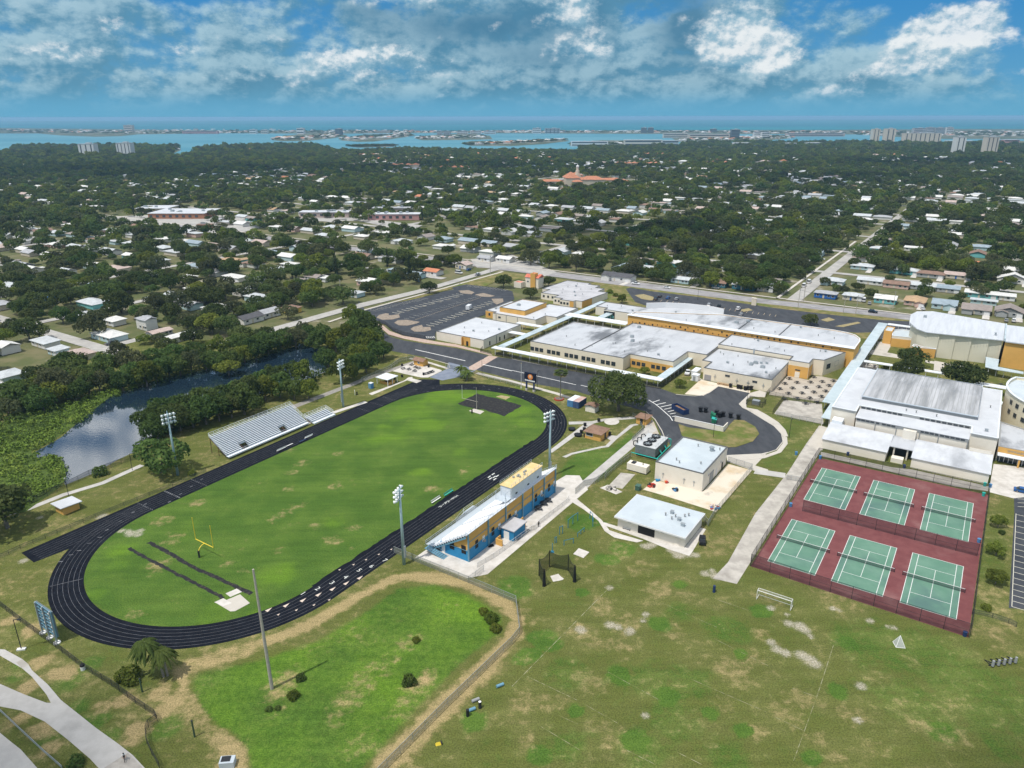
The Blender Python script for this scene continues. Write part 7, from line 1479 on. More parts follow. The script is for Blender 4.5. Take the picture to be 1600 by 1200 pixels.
def fronds(seed,n,L_,m1,fan=False,drop=.6,dry=0):
    r=random.Random(seed); b=MB()
    for i in range(n):
        t=2*PI*i/n*1.618*2+r.uniform(-.2,.2); up=r.uniform(-.35,1.1) ; ln=L_*r.uniform(.8,1.1); d=Vector((math.cos(t),math.sin(t),0)); sd=Vector((-d.y,d.x,0)); b.cur=1 if (dry and up<-.1) else 0
        if fan:
            st=d*ln*.5*math.cos(up*.8)+Vector((0,0,math.sin(up*.8)*ln*.5)); b.beam((0,0,0),st,.05)
            for k in range(7):
                a_=(k-3)*.38; e=st+(d*math.cos(a_)+sd*math.sin(a_))*ln*.55+Vector((0,0,-.25*ln*.5+up*.25*ln)); q1=st+(e-st)*.55+sd*.0+Vector((0,0,.06)); w=(e-st).cross(Vector((0,0,1))).normalized()*.13*ln*.5; b.add([st,q1+w,e,q1-w],[(0,1,2,3)])
        else:
            pts=[Vector((0,0,0))]
            for k in range(1,7): s=k/6; pts.append(d*ln*s*math.cos(up*.5)+Vector((0,0,ln*(up*.55*s-drop*s*s))))
            for k in range(6):
                w=.14*ln*math.sin(PI*(k+.6)/7)*.8; w2=.14*ln*math.sin(PI*min((k+1.6)/7,1))*.8
                for sg in (-1,1): b.add([pts[k],pts[k+1],pts[k+1]+sd*sg*w2+Vector((0,0,-w2*.75)),pts[k]+sd*sg*w+Vector((0,0,-w*.75))],[(0,1,2,3)])
    return b
def palm(label,w,h,L_,n,fan=False,lean=(0,0),group=None,seed=1,name='palm_tree',m='frond',dry=0):
    t=thing(name,label,'palm tree',w,0,group); top=Vector((lean[0],lean[1],h)); b=MB(); K=6; pts=[Vector((lean[0]*(k/K)**2,lean[1]*(k/K)**2,h*k/K)) for k in range(K+1)]
    for k in range(K): b.tube(pts[k],pts[k+1],.24-.09*k/K,.24-.09*(k+1)/K,8,caps=(k==0))
    b.build('trunk','palmtrunk',t); fr=fronds(seed,n,L_,m,fan,.95 if n>50 else .6,dry); fr.build('crown',[m,'dryfrond'],t,top); return t
NT=[0]
SHOW=[]          # every tree that stands by itself: (apparent size, kind, index, place, radius, turn, label, group, cat)
def tree(label,kind,w,R,idx=None,group=None,name=None,hs=1.,cat='tree'):
    rr=random.Random(NT[0]*13+5); NT[0]+=1; c,tr=(KIND[kind][rr.randrange(len(KIND[kind])) if idx is None else idx%len(KIND[kind])]) if kind!='bigoak' else bigoak
    t=thing(name or {'oak':'oak_tree','dull':'oak_tree','bright':'leafy_tree','mangrove':'mangrove_tree','pine':'pine_tree','bush':'shrub','bigoak':'oak_tree'}[kind],label,cat,(w[0],w[1],0),rr.uniform(0,6.28),group)
    part('crown',c,t,scale=(R,R,R*hs)); part('trunk',tr,t,scale=(R,R,R*hs)); return t
# ---- trees of the campus
P=lambda x,y:W(x,y)
tree('great spreading dark oak over the huts between the drive and the curved track end','bigoak',P(966,642),11.2,hs=1.05)
for x,y,R,k,l in ((671,458,5.6,'oak','dark round oak standing alone at the far edge of the student car park'),(787,449,6.2,'oak','dark oak on the grass above the student lot, left of the tiled tower'),(857,447,4.8,'oak','dark oak between the tiled tower and the grey roofed hall'),(829,466,5.0,'oak','oak in front of the tiled tower by the corner of the student lot'),
   (972,474,3.6,'bright','green leafy tree at the staff lot entrance beside the mural hall'),(1007,585,2.4,'bright','small green tree in the courtyard before the ochre window wall'),(1062,606,2.6,'bright','small bright tree on the grass by the canopy corner and the kitchen'),(1424,572,6.4,'oak','dark tree on the gym lawn nearest the auditorium, behind its twin'),(1417,592,6.2,'oak','dark tree on the gym lawn beside the raised grey roof'),(1501,606,8.4,'oak','broad oak between the raised gym roof and the auditorium wall'),(1266,508,4.6,'oak','round dark tree on an island of the staff lot behind the ochre hall'),
   (1559,824,2.4,'bright','small yellow green tree in the strip by the lined lot, topmost of three'),(1556,868,2.4,'bright','small yellow green tree in the strip by the lined lot, middle of three'),(1555,912,2.6,'bright','small yellow green tree in the strip by the lined lot, lowest of three'),
   (251,738,8.8,'mangrove','big round tree at the pond side beside the left floodlight pole'),(12,825,9.5,'oak','large dark tree cut by the left edge beside the pond marsh'),(1384,578,2.4,'bush','low rounded tree beside the narrow canopy on the gym lawn'),(868,470,1.6,'bush','low bush at the foot of the grey roofed hall')):
    tree(l,k,P(x,y),R,hs=1.0 if k!='bright' else 1.05)
for x,y,R,l in ((157,742,2.9,'low round spiky shrub on the pond fence line'),(202,1062,3.0,'round bright shrub by the path fence near the drooping palms'),(953,458,2.6,'bright shrub on the grass left of the staff lot entrance'),(962,463,2.2,'yellow green shrub beside the staff lot entrance tree'),(640,1068,1.9,'dark lone bush in the middle of the basin grass'),(458,1090,1.5,'low bush just right of the bare wooden pole'),(470,1062,1.3,'small low bush behind the bare wooden pole'),(420,1110,.9,'tiny dark bush left below the bare wooden pole'),(434,1108,.8,'tiny round bush next to the other tiny one below the pole'),(650,1002,1.1,'small green bush high on the basin slope'),(1565,834,1.1,'dark fallen bush on the strip between the small trees'),(1541,952,1.4,'dark low bush by the sandy fence corner'),(890,505,1.3,'green bush beside the turquoise mural'),(826,503,1.3,'green bush in the yard by the white low hall wall'),(300,742,1.6,'low dark shrub at the foot of the left floodlight pole'),(768,970,2.0,'bright leafy clump at the corner of the basin'),(775,985,1.6,'bright leafy clump under the basin corner fence'),(755,958,1.4,'small leafy clump on the basin rim'),(120,1195,1.8,'green bush at the bottom edge beside the footpath')):
    tree(l,'bush',P(x,y),R,cat='shrub')
palm('tall drooping palm on the straw track, the taller of two close together',P(256,1058),7.6,3.2,64,lean=(-3.,.9),seed=3); palm('drooping palm on the straw track, the lower of two close together',P(262,1056),5.9,3.1,64,lean=(-.6,.1),seed=5)
palm('tall thin fan palm rising from the red planter ring beside the drive',k1(95,390),10.6,3.0,34,True,seed=8,m='frond',dry=1); palm('short bushy palm by the track gate, the left of two',P(721.5,589.5),4.6,3.5,34,seed=9); palm('short bushy palm by the track gate, the right of two',P(729.5,594),4.0,3.4,34,seed=10)
# ---- pond banks
near=[(60,905,5.2),(150,885,5.5),(240,900,5.),(330,900,4.2),(120,820,5.),(210,800,5.2),(300,800,5.0),(30,840,4.5),(450,720,5.6),(540,795,5.8),(610,760,5.4),(690,730,5.2),(640,690,5.2),(760,660,5.),(800,640,4.6),(720,600,5.6),(640,600,6.),(560,640,5.6),(500,600,5.4),(700,520,6.4),(620,520,6.),(560,560,5.5),(740,560,5.),(660,460,6.),(600,430,5.6),(700,470,5.6)]
for i,(x,y,R) in enumerate(near): tree('dense green tree in the wood between the pond and the visitors patio','mangrove' if i%3 else 'bright',q(400,400,4)(x,y),R*1.08,i,'trees of the wood by the visitors patio',hs=1.3)
near2=[(990,1130),(1060,1090),(1130,1070),(1210,1050),(1290,1030),(1370,1010),(1450,990),(1530,970),(1040,1030),(1120,1000),(1200,985),(1290,960),(1390,935),(1480,915),(1560,900),(960,1085)]
for i,(x,y) in enumerate(near2): tree('bushy tree in the row between the pond and the long bleachers','mangrove' if i%4!=2 else 'oak',q(0,400,4)(x,y+22),5.6+((i*37)%10)/6,i,'trees behind the long bleachers',hs=1.2)
far=[(60,1000),(130,960),(200,930),(280,960),(350,920),(420,880),(480,900),(560,850),(630,840),(700,810),(770,830),(850,790),(920,800),(980,770),(1060,740),(1130,730),(1200,715),(1290,700),(1360,690),(1450,680),(1530,650),(1600,630),(1680,600),(1760,575),(1850,560),(1940,530),(2020,520),(100,880),(260,850),(400,800),(540,770),(680,740),(820,720),(960,690),(1100,660),(1240,640),(1380,610),(1500,590),(1640,560),(1780,530),(1900,500),(40,930),(2060,560),(1990,575)]
for i,(x,y) in enumerate(far): tree('mangrove along the far bank of the pond','mangrove' if i%4 else ('bright' if i%8 else 'dull'),q(0,400,4)(x,y+15),5.+((i*29)%10)/5,i,'mangroves along the far pond bank',hs=1.15)
tree('bright green mangrove reaching over the dark water on the far bank','bright',q(0,400,4)(1430,745),6.,1,hs=.8); tree('grey leafless-looking tree among the mangroves of the far bank','dull',q(0,400,4)(360,905),7.2,2,hs=1.25)
# marsh plants at the pond's left end: a bed nobody could count
def bed(name,label,poly,n,hgt,qs,m,seed):
    r=np.random.default_rng(seed); xs=[p[0] for p in poly]; ys=[p[1] for p in poly]; pts=[]
    def ins(x,y):
        c=False
        for i in range(len(poly)):
            x0,y0=poly[i-1][0],poly[i-1][1]; x1,y1=poly[i][0],poly[i][1]
            if (y0>y)!=(y1>y) and x<(x1-x0)*(y-y0)/(y1-y0)+x0: c=not c
        return c
    while len(pts)<n:
        x,y=r.uniform(min(xs),max(xs)),r.uniform(min(ys),max(ys))
        if ins(x,y): pts.append((x,y))
    lobes=[(x,y,hgt*(.25+.5*r.random()),r.uniform(.6,1.5)*hgt) for x,y in pts]
    me=leaf_mesh(name,seed,lobes,n*34,qs,m); o=part(name,me,None); return tag(o,label,kind='stuff')
bed('marsh_plants','bright green marsh plants spreading over the left end of the pond',px((-30,690),(0,662),(60,640),(110,630),(185,602),(250,588),(250,595),(165,625),(95,686),(48,710),(60,716),(85,710),(100,722),(104,748),(90,764),(40,800),(-30,810)),520,1.1,.30,'duckweed',5)
bed('reed_bed','dark green undergrowth along the far bank at the left edge',px((-30,660),(0,640),(40,630),(95,640),(90,665),(40,690),(-30,700)),130,1.3,.33,'mangrove',6)
bed('bank_undergrowth','dark green undergrowth hanging over both banks of the pond',ribbon(px((250,590),(330,573),(400,557),(470,535)),7),150,1.4,.33,'mangrove',7); bed('bank_undergrowth','rank green growth along the near bank of the pond',ribbon(px((520,577),(470,602),(400,620),(330,643),(262,675),(228,695)),5),150,1.3,.33,'mangrove',8)
# ================================================================ the suburb
for k,c in dict(hwhite=(.68,.68,.66),hgrey=(.40,.41,.43),hdark=(.10,.10,.11),hbrown=(.26,.17,.13),htan=(.48,.33,.2),hblue=(.30,.37,.42),horange=(.55,.22,.12),hpale=(.52,.55,.57),htaupe=(.30,.26,.24),hpink=(.50,.40,.36)).items(): M[k]=mat('shingles_'+k[1:],c,.85,tuple(x*.82 for x in c),.5)
for k,c in dict(wwhite=(.66,.65,.62),wcream=(.58,.52,.42),waqua=(.16,.44,.44),wblue=(.03,.13,.42),wteal=(.05,.17,.22),wpink=(.60,.42,.36),wyellow=(.62,.42,.09),wgrey=(.36,.37,.37),wpale=(.45,.58,.60),wbrick=(.36,.17,.10)).items(): M[k]=mat('house_'+k[1:],c,.85)
drv=MB()
def house(label,w,rz,Lx=14,Ly=9,h=2.7,style='hip',wall='wwhite',roof='hgrey',wing=None,group=None,rh=None,drive=True,detail=True,name='house',garage=True):
    """front looks along local -y"""
    t=thing(name,label,'house',(w[0],w[1],0),rz,group); rh=rh or (Ly*.17 if style=='hip' else Ly*.2); m=MB().box((0,0,h/2),(Lx,Ly,h)); r=MB()
    if style=='hip': hip(r,-Lx/2,Lx/2,-Ly/2,Ly/2,h,rh,.6)
    elif style=='gable':
        gable(r,-Lx/2,Lx/2,-Ly/2,Ly/2,h,rh,.5)
        for x in (-Lx/2,Lx/2): m.add([(x,-Ly/2,h-.02),(x,Ly/2,h-.02),(x,0,h+rh*.9)],[(0,1,2),(2,1,0)])
    elif style=='front':
        g=MB(); gable(g,-Ly/2,Ly/2,-Lx/2,Lx/2,h,Lx*.2,.5); r.add([(-p[1],p[0],p[2]) for p in g.v],g.f)
        for y in (-Ly/2,Ly/2): m.add([(-Lx/2,y,h-.02),(Lx/2,y,h-.02),(0,y,h+Lx*.18)],[(0,1,2),(2,1,0)])
    else: r.box((0,0,h+.12),(Lx+1.2,Ly+1.2,.25),rx=.03)
    if wing:
        x0,x1,y0,y1,ws=wing; m.box(((x0+x1)/2,(y0+y1)/2,h/2),(x1-x0,y1-y0,h-.004))
        g=MB()
        if ws=='front':
            gable(g,y0,y1+Ly*.3,-x1,-x0,h+.02,(x1-x0)*.22,.45); r.add([(-p[1],p[0],p[2]) for p in g.v],g.f); m.add([(x0,y0,h-.02),(x1,y0,h-.02),((x0+x1)/2,y0,h+(x1-x0)*.2)],[(0,1,2)])
        elif ws=='flat': g.box(((x0+x1)/2,(y0+y1)/2,h+.06),(x1-x0+.8,y1-y0+.8,.2)); r.add(g.v,g.f)
        else: hip(g,x0,x1,y0,y1+Ly*.2,h+.02,(x1-x0)*.2,.5); r.add(g.v,g.f)
    m.build('wall',wall,t); r.build('roof',roof,t)
    if detail:
        f_,p_=win_mesh(1.6,1.2,'white'); yf=-Ly/2
        for x in (-Lx*.33,Lx*.18):
            o=part('window',f_,t,(x,yf-.01,1.1)); part('pane',p_,o)
        MB().box((-Lx*.06,yf-.03,1.08),(1.,.08,2.1)).build('door','wcream' if wall!='wcream' else 'wblue',t)
        if garage: MB().box((Lx*.38,(wing[2] if wing and wing[1]>Lx*.3 else yf)-.03,1.1),(2.6,.08,2.15)).build('garage_door','trimw',t)
        else:
            o=part('window',f_,t,(Lx*.38,yf-.01,1.1)); part('pane',p_,o)
    if drive:
        R=Matrix.Rotation(rz,3,'Z'); g=[Vector((w[0],w[1],0))+R@Vector((Lx*.38+a,b_,0)) for a,b_ in ((-1.7,-Ly/2),(1.7,-Ly/2),(1.7,-Ly/2-9),(-1.7,-Ly/2-9))]; drv.add([(p.x,p.y,.03) for p in g],[(0,1,2,3)])
    return t
HP=[]
FA=CA-PI/2        # facing the boulevard (front towards -a)
def H(x,y,label,*a,f=None,rz=None,**k):
    w=(f or P)(x,y); a=list(a); a[0]*=.80; a[1]*=.88
    if len(a)>6 and a[6]: a[6]=(a[6][0]*.8,a[6][1]*.8,a[6][2]*.88,a[6][3]*.88,a[6][4])
    house(label,w,FA if rz is None else rz,*a,**k); HP.append((w.x,w.y,10,18))
r8_=q(800,400,4); r12=q(1200,400,4); fq2=q(1200,170,4); fl_=q(0,400,4); fm_=q(400,400,4)
H(668,150,'modern white house with a black standing roof and black entries on the boulevard',26,10,3.2,'gable','wwhite','hdark',(-12,-5,-8,-5,'front'),f=r8_); H(1058,165,'long pale grey house with a light roof left of the teal brown-roofed one',15,8,2.6,'gable','wpale','hpale',f=r8_,drive=False,garage=False); H(1142,168,'small white-roofed wing house with aqua walls beside the long pale one',10,8,2.5,'gable','waqua','hwhite',f=r8_)
H(1293,188,'dark teal house with a plain brown roof on the boulevard',13,9,2.8,'gable','wteal','hbrown',f=r8_,drive=False,garage=False); H(1452,205,'teal blue house with a patched grey roof on the boulevard',17,9,2.9,'gable','wteal','hgrey',f=r8_,drive=False,garage=False); H(1590,215,'grey gabled house at the street corner by the staff lot',12,10,2.7,'front','wgrey','hgrey',f=r8_,drive=False)
H(360,258,'bright blue walled house with a flat pale roof on the boulevard',15,8,3.,'hip','wblue','hgrey',f=r12,drive=False,garage=False); H(530,270,'pale hipped house between the bright blue and the aqua one',13,9,2.8,'hip','wcream','hpale',f=r12,drive=False); H(733,288,'aqua walled house with a pale gabled roof on the boulevard',14,10,2.7,'gable','waqua','hwhite',f=r12,drive=False,garage=False); H(918,298,'tan orange hip roofed house with a white drive on the boulevard',13,14,2.7,'hip','wpink','htan',(1,6,-11,-7,'front'),f=r12); H(1100,322,'blue grey roofed house with a white garage on the boulevard',15,12,2.8,'gable','wpale','hblue',(0,6.5,-9,-6,'front'),f=r12); H(1298,352,'dark taupe roofed house on the boulevard with a white drive',17,12,2.7,'gable','wgrey','htaupe',(-8,-2,-9,-6,'flat'),f=r12); H(1502,368,'taupe gabled house at the right with two cars before it',16,13,2.8,'front','wgrey','htaupe',(-7,-1,-9,-6,'front'),f=r12)
H(640,172,'long pale roofed house in the second row behind the bright blue one',19,9,2.6,'gable','wwhite','hpale',f=r12,drive=False,garage=False); H(800,195,'brown roofed house in the second row behind the aqua one',18,9,2.6,'gable','wpink','hbrown',f=r12,drive=False,garage=False); H(970,205,'pale grey roofed house in the second row behind the orange roof',18,9,2.6,'gable','wgrey','hpale',f=r12,drive=False); H(1125,222,'blue grey roofed house in the second row behind the palms',15,9,2.6,'gable','wgrey','hblue',f=r12,drive=False); H(1330,255,'white flat roofed house with an aqua wall panel in the second row',21,10,2.8,'flat','waqua','hwhite',f=r12,drive=False); H(1475,270,'white roofed house right of the aqua panelled one',13,9,2.7,'flat','wwhite','hwhite',f=r12,drive=False); H(1345,300,'long low white roofed annex behind the taupe house',16,5,2.4,'flat','wpale','hpale',f=r12,drive=False,garage=False)
H(590,80,'pale blue hip roofed house by the long street in the third row',18,10,2.6,'hip','wpale','hpale',f=r12); H(852,108,'aqua walled house with a light hip roof in the third row',22,10,2.7,'hip','waqua','hpale',f=r12); H(1015,130,'dusky brown roofed house in the third row',20,10,2.7,'hip','wgrey','hbrown',f=r12); H(1185,138,'pinkish grey roofed house in the third row',20,9,2.6,'gable','wcream','hpink',f=r12); H(1530,165,'white gabled house at the right edge of the third row',22,10,2.7,'front','wwhite','hwhite',f=r12); H(1245,62,'red orange roofed white house beyond the third row',18,9,2.6,'gable','wwhite','horange',f=r12,drive=False)
H(185,45,'aqua house with a grey hip roof left of the long street',20,9,2.6,'hip','waqua','hgrey',f=r12,drive=False); H(290,915,'blue grey gabled house left of the long street with a wide white drive',16,14,2.7,'gable','wpale','hblue',f=fq2); H(705,890,'aqua house with a pale roof right of the long street',19,10,2.6,'hip','waqua','hpale',f=fq2); H(905,885,'white flat roofed house behind the aqua one on the long street',15,9,2.6,'flat','wwhite','hwhite',f=fq2,drive=False); H(855,745,'pale blue hip roofed house far along the long street',18,11,2.6,'hip','wpale','hblue',f=fq2,drive=False); H(885,775,'white carport house beside the pale blue one far along',13,9,2.5,'flat','wwhite','hwhite',f=fq2,drive=False); H(1125,775,'pale house with a stepped white roof among the far trees',22,10,2.7,'gable','wcream','hpale',f=fq2,drive=False); H(1405,815,'white flat roofed house low among the right trees',21,9,2.6,'flat','wpale','hwhite',f=fq2,drive=False); H(405,755,'blue grey roofed house left of the street among trees',16,11,2.7,'hip','wpale','hblue',f=fq2,drive=False); H(605,705,'white hip roofed house left of the far street',18,10,2.6,'hip','wwhite','hwhite',f=fq2,drive=False); H(1420,575,'pale hip roofed house on the upper right among trees',22,12,2.7,'hip','wwhite','hpale',f=fq2,drive=False); H(1420,535,'white roofed house above the pale hip roof at the right',24,10,2.6,'flat','wwhite','hwhite',f=fq2,drive=False); H(30,180,'grey taupe house at the left of the street corner',13,10,2.7,'gable','wgrey','htaupe',f=r12,drive=False)
SA=CA   # west of the student lot the houses face the streets the other way
H(302,290,'house under a bright blue tarpaulin roof among the left trees',15,8,2.7,'gable','wwhite','wblue',f=fl_,rz=FA,drive=False,garage=False); H(932,455,'two storey white house with a grey roof beside the pond trees',8,7,5.4,'gable','wwhite','hgrey',(-8,-3.8,-3,3,'hip'),f=fl_,rz=FA,drive=False,garage=False); H(1125,525,'long white flat roofed house on the pond bank',17,7,2.7,'gable','wwhite','hwhite',f=fl_,rz=CA,drive=False,garage=False,rh=.8); H(1000,498,'low grey white roofed house behind the long white one',13,7,2.6,'gable','wgrey','hpink',f=fl_,rz=CA,drive=False,garage=False,rh=.8); H(490,640,'pinkish hip roofed house by the white lane',14,12,2.7,'hip','wcream','hpink',f=fl_,rz=FA); H(290,560,'white flat roofed house left of the pinkish hip roof',16,8,2.6,'flat','wwhite','hpale',f=fl_,rz=FA,drive=False); H(370,610,'small pale roofed house against the pinkish one',9,7,2.5,'flat','wpale','hpale',f=fl_,rz=FA,drive=False); H(50,600,'white walled house at the left edge behind the trees',10,9,3.4,'gable','wwhite','hwhite',f=fl_,rz=FA,drive=False); H(530,390,'aqua house with a pale roof half hidden by trees',13,9,2.7,'gable','waqua','hpale',f=fl_,rz=FA,drive=False); H(60,770,'pale blue roofed house at the left edge by the pond trees',12,10,2.7,'hip','wpale','hpale',f=fl_,rz=FA,drive=False)
H(720,425,'white flat roofed house behind the two storey one',12,8,2.6,'flat','wwhite','hwhite',f=fl_,rz=FA,drive=False); H(1180,150,'white hip roofed house upper middle left',12,9,2.6,'hip','wwhite','hwhite',f=fl_,rz=FA,drive=False); H(1470,150,'long white flat roofed house in the trees above the pond',21,8,2.6,'flat','wwhite','hwhite',f=fl_,rz=FA,drive=False); H(980,285,'white roofed house between the tall trees of the left wood',11,8,2.7,'hip','wwhite','hpale',f=fl_,rz=FA,drive=False); H(1095,265,'pale aqua house right of the white one in the left wood',14,8,2.6,'gable','wpale','hpale',f=fl_,rz=FA,drive=False); H(1215,225,'bright white roofed house near the curved lawn',13,8,2.6,'flat','wwhite','hwhite',f=fl_,rz=FA,drive=False); H(1560,410,'white walled house with solar panels near the canal end',16,9,2.8,'gable','wwhite','hdark',f=fl_,rz=CA,drive=False); H(420,115,'white roofed bungalow in the upper left trees',13,10,2.7,'gable','wwhite','hpale',f=fl_,rz=FA,drive=False); H(385,50,'second white roofed bungalow above the first in the upper left',13,9,2.7,'gable','wwhite','hpale',f=fl_,rz=FA,drive=False); H(825,15,'turquoise walled house with a white roof in the upper left',17,9,2.7,'gable','waqua','hwhite',f=fl_,rz=FA,drive=False)
H(280,180,'grey hip roofed white house near the dark cypress',17,12,2.8,'hip','wwhite','htaupe',f=fm_,rz=FA,drive=False); H(370,150,'dark grey roofed house joined behind the cypress house',15,9,2.7,'gable','wwhite','htaupe',f=fm_,rz=FA,drive=False); H(425,155,'white flat roofed house beside the dark cypress',11,7,2.6,'flat','wwhite','hwhite',f=fm_,rz=FA,drive=False); H(75,375,'grey roofed house by the canal end',13,9,2.8,'gable','wwhite','hgrey',f=fm_,rz=CA,drive=False); H(225,350,'yellow walled house under the trees at the canal end',10,8,2.9,'hip','wyellow','hbrown',f=fm_,rz=FA,drive=False,garage=False); H(120,95,'pale blue roofed house by the west street',15,10,2.7,'hip','wpale','hpale',f=fm_,rz=FA); H(215,70,'white roofed house next to the pale blue one',14,9,2.6,'flat','wwhite','hwhite',f=fm_,rz=FA,drive=False); H(1110,115,'orange roofed white house by the side street',14,9,2.7,'gable','wwhite','horange',f=fm_,rz=FA,drive=False); H(1000,135,'blue grey roofed house left of the orange roof',14,9,2.7,'gable','wpale','hblue',f=fm_,rz=FA,drive=False); H(880,105,'teal walled house behind the side street trees',12,9,2.7,'hip','wteal','hblue',f=fm_,rz=FA,drive=False); H(1300,75,'cream gabled house at the side street junction',12,9,3.,'front','wcream','hpink',f=fm_,rz=FA,drive=False); H(620,250,'pale house beneath the big trees near the wood',12,8,2.6,'hip','wpale','hpale',f=fm_,rz=FA,drive=False)
H(685,905,'pale aqua bungalow by the curving white street',15,9,2.7,'flat','wpale','hpale',f=q(400,170,4),rz=FA,drive=False); H(425,805,'pale grey hip roofed house by the tan yard',16,11,2.7,'hip','wwhite','hpale',f=q(400,170,4),rz=FA,drive=False); H(370,595,'white gabled house by the pink apartments',14,9,3.4,'gable','wwhite','hwhite',f=q(400,170,4),rz=FA,drive=False); H(1440,950,'white walled house at the street corner beyond the junction',14,9,2.7,'gable','wwhite','hgrey',f=q(400,170,4),rz=FA,drive=False); H(1560,955,'second white house beyond the junction by the pole',15,9,2.7,'gable','wwhite','hwhite',f=q(400,170,4),rz=FA,drive=False); H(180,960,'grey roofed house between the trees left of the tower oak',12,8,2.7,'gable','wwhite','hgrey',f=q(800,170,4),drive=False)
o=drv.build('driveways','concw'); o['kind']='structure'
# ---- the rest of the suburb: houses on their lots, then trees wherever there is room
NPOND=[AN(p) for p in POND]
def inp(a,n,poly):
    c=False
    for i in range(len(poly)):
        x0,y0=poly[i-1]; x1,y1=poly[i]
        if (y0>n)!=(y1>n) and a<(x1-x0)*(n-y0)/(y1-y0)+x0: c=not c
    return c
def view(a,n):
    p=C(a,n); d=p.length; return p,d,abs(p.x)<p.y*.80+45 and p.y>60
NLAND=[AN(p) for p in px(*SHORE[1:-1])]+[AN(Vector((2600,-400,0))),AN(Vector((-2600,-400,0)))]
WATERSIDE=1950.
def street(a,n,k=0.):
    """does a lie on a road"""
    if 428-k<a<450+k: return True
    if abs(n-302)<5+k and a>445 and a<900: return True
    if a<446 and 284-k<n<308+k and a>255: return True
    if 150-k<a<256 and 294-k<n<308+k: return True
    if a>445 and 90-k*.6<n<103+k*.4 and a<1100: return True
    for s in (545,640,735,830,925,1020,1115,1210):
        if abs(a-s)<3.6+k and a<1000: return True
    for s,a0,a1 in STREETS_N:
        if abs(n-s)<3.6+k and a0<a<a1: return True
    if 55<a<196 and 338-k<n<347+k: return True
    if 166-k<a<175+k and 322<n<505: return True
    if 379-k<a<387+k and 306<n<440: return True
    if 60<a<380 and 413-k<n<421+k: return True
    return False
def campus(a,n):
    if -80<a<428 and -75<n<208: return True
    if a<300 and n<225: return True
    if 262<a<428 and n<292 and n>200: return True
    if a<200 and n<300: return True
    if 225<a<262 and n<290: return True
    if a<60 and n<290: return True
    return False
CLEAR=[]   # open places seen in the photo: (a,n,radius)
for x,y,r in ((270,335,75),(215,345,40),(560,340,70),(640,350,50),(330,318,35),(470,320,40),(380,305,25),(320,300,25),(560,390,22),(900,283,95),(855,285,50),(960,283,50)):
    w=W(x,y); CLEAR.append((*AN(w),r))
hr=random.Random(21); HS=[]
for a in np.arange(-20,2300,33.):
    for n in np.arange(-1000,1350,23.):
        aa,nn=a+hr.uniform(-4,4),n+hr.uniform(-3,3); p,d,v=view(aa,nn)
        if not v or d>2250 or campus(aa,nn) or street(aa,nn,6) or not inp(aa,nn,NLAND) or (aa<285 and nn<300) or inp(aa,nn,NPOND) or inp(aa-12,nn-12,NPOND) or inp(aa,nn-16,NPOND): continue
        if any((p.x-h[0])**2+(p.y-h[1])**2<19**2 for h in HP): continue
        if any((aa-c[0])**2+(nn-c[1])**2<(c[2]+12)**2 for c in CLEAR): continue
        if hr.random()<(.08 if nn>285 and d<900 else .2 if d<900 else .36): continue
        HS.append((d,p,aa,nn))
HS.sort(key=lambda h:h[0]); ROOFS=[('hwhite',30,'white'),('hpale',24,'pale grey'),('hgrey',14,'grey'),('hblue',9,'blue grey'),('htaupe',7,'taupe'),('hbrown',6,'brown'),('htan',3,'tan'),('horange',1,'orange'),('hpink',5,'pinkish')]; WALLS=[('wwhite',40,'white'),('wcream',18,'cream'),('wpale',12,'pale blue'),('waqua',7,'aqua'),('wpink',5,'pink'),('wgrey',9,'grey'),('wyellow',2,'yellow')]
far_h=MB(); ROOFM=[r[0] for r in ROOFS]; NIND=240
for i,(d,p,a,n) in enumerate(HS):
    R_=hr.choices(ROOFS,[r[1] for r in ROOFS])[0]; W_=hr.choices(WALLS,[r[1] for r in WALLS])[0]; st=hr.choice(('hip','hip','gable','gable','flat','front')); Lx=hr.uniform(12,18); Ly=hr.uniform(8,10.5)
    if st=='front': Lx,Ly=Ly+1,Lx-1
    rz=FA+(PI if hr.random()<.45 else 0)
    if i<NIND:
        where='beyond the boulevard' if n<290 and a>440 else 'left of the pond'
        wing=(-Lx/2,-Lx/2+4.5,-Ly/2-2.5,-Ly/2,hr.choice(('front','hip','flat'))) if hr.random()<.4 and st!='front' else None
        house('%s house, %s %s roof, among trees %s'%(W_[2],R_[2],{'hip':'hipped','gable':'gabled','flat':'flat','front':'front gabled'}[st],where),p,rz,Lx,Ly,hr.uniform(2.6,3.1),st,W_[0],R_[0],wing,'suburban houses among the trees',drive=False,detail=d<560,garage=hr.random()<.6)
    else:
        m=MB(); m.box((0,0,1.4),(Lx,Ly,2.8)); k0=len(m.f)
        if st=='hip': hip(m,-Lx/2,Lx/2,-Ly/2,Ly/2,2.8,1.5,.6)
        elif st=='flat': m.box((0,0,2.95),(Lx+1,Ly+1,.25))
        else: gable(m,-Lx/2,Lx/2,-Ly/2,Ly/2,2.8,2.,.5)
        c,s=math.cos(rz),math.sin(rz); o=len(far_h.v); far_h.v+=[(p.x+x*c-y*s,p.y+x*s+y*c,z) for x,y,z in m.v]; far_h.f+=[tuple(q_+o for q_ in f_) for f_ in m.f]; far_h.m+=[len(ROOFM)]*k0+[ROOFM.index(R_[0])]*(len(m.f)-k0)
HALL=[(h[2],h[3]) for h in HS]+[AN(Vector(h[:2]).to_3d()) for h in HP]
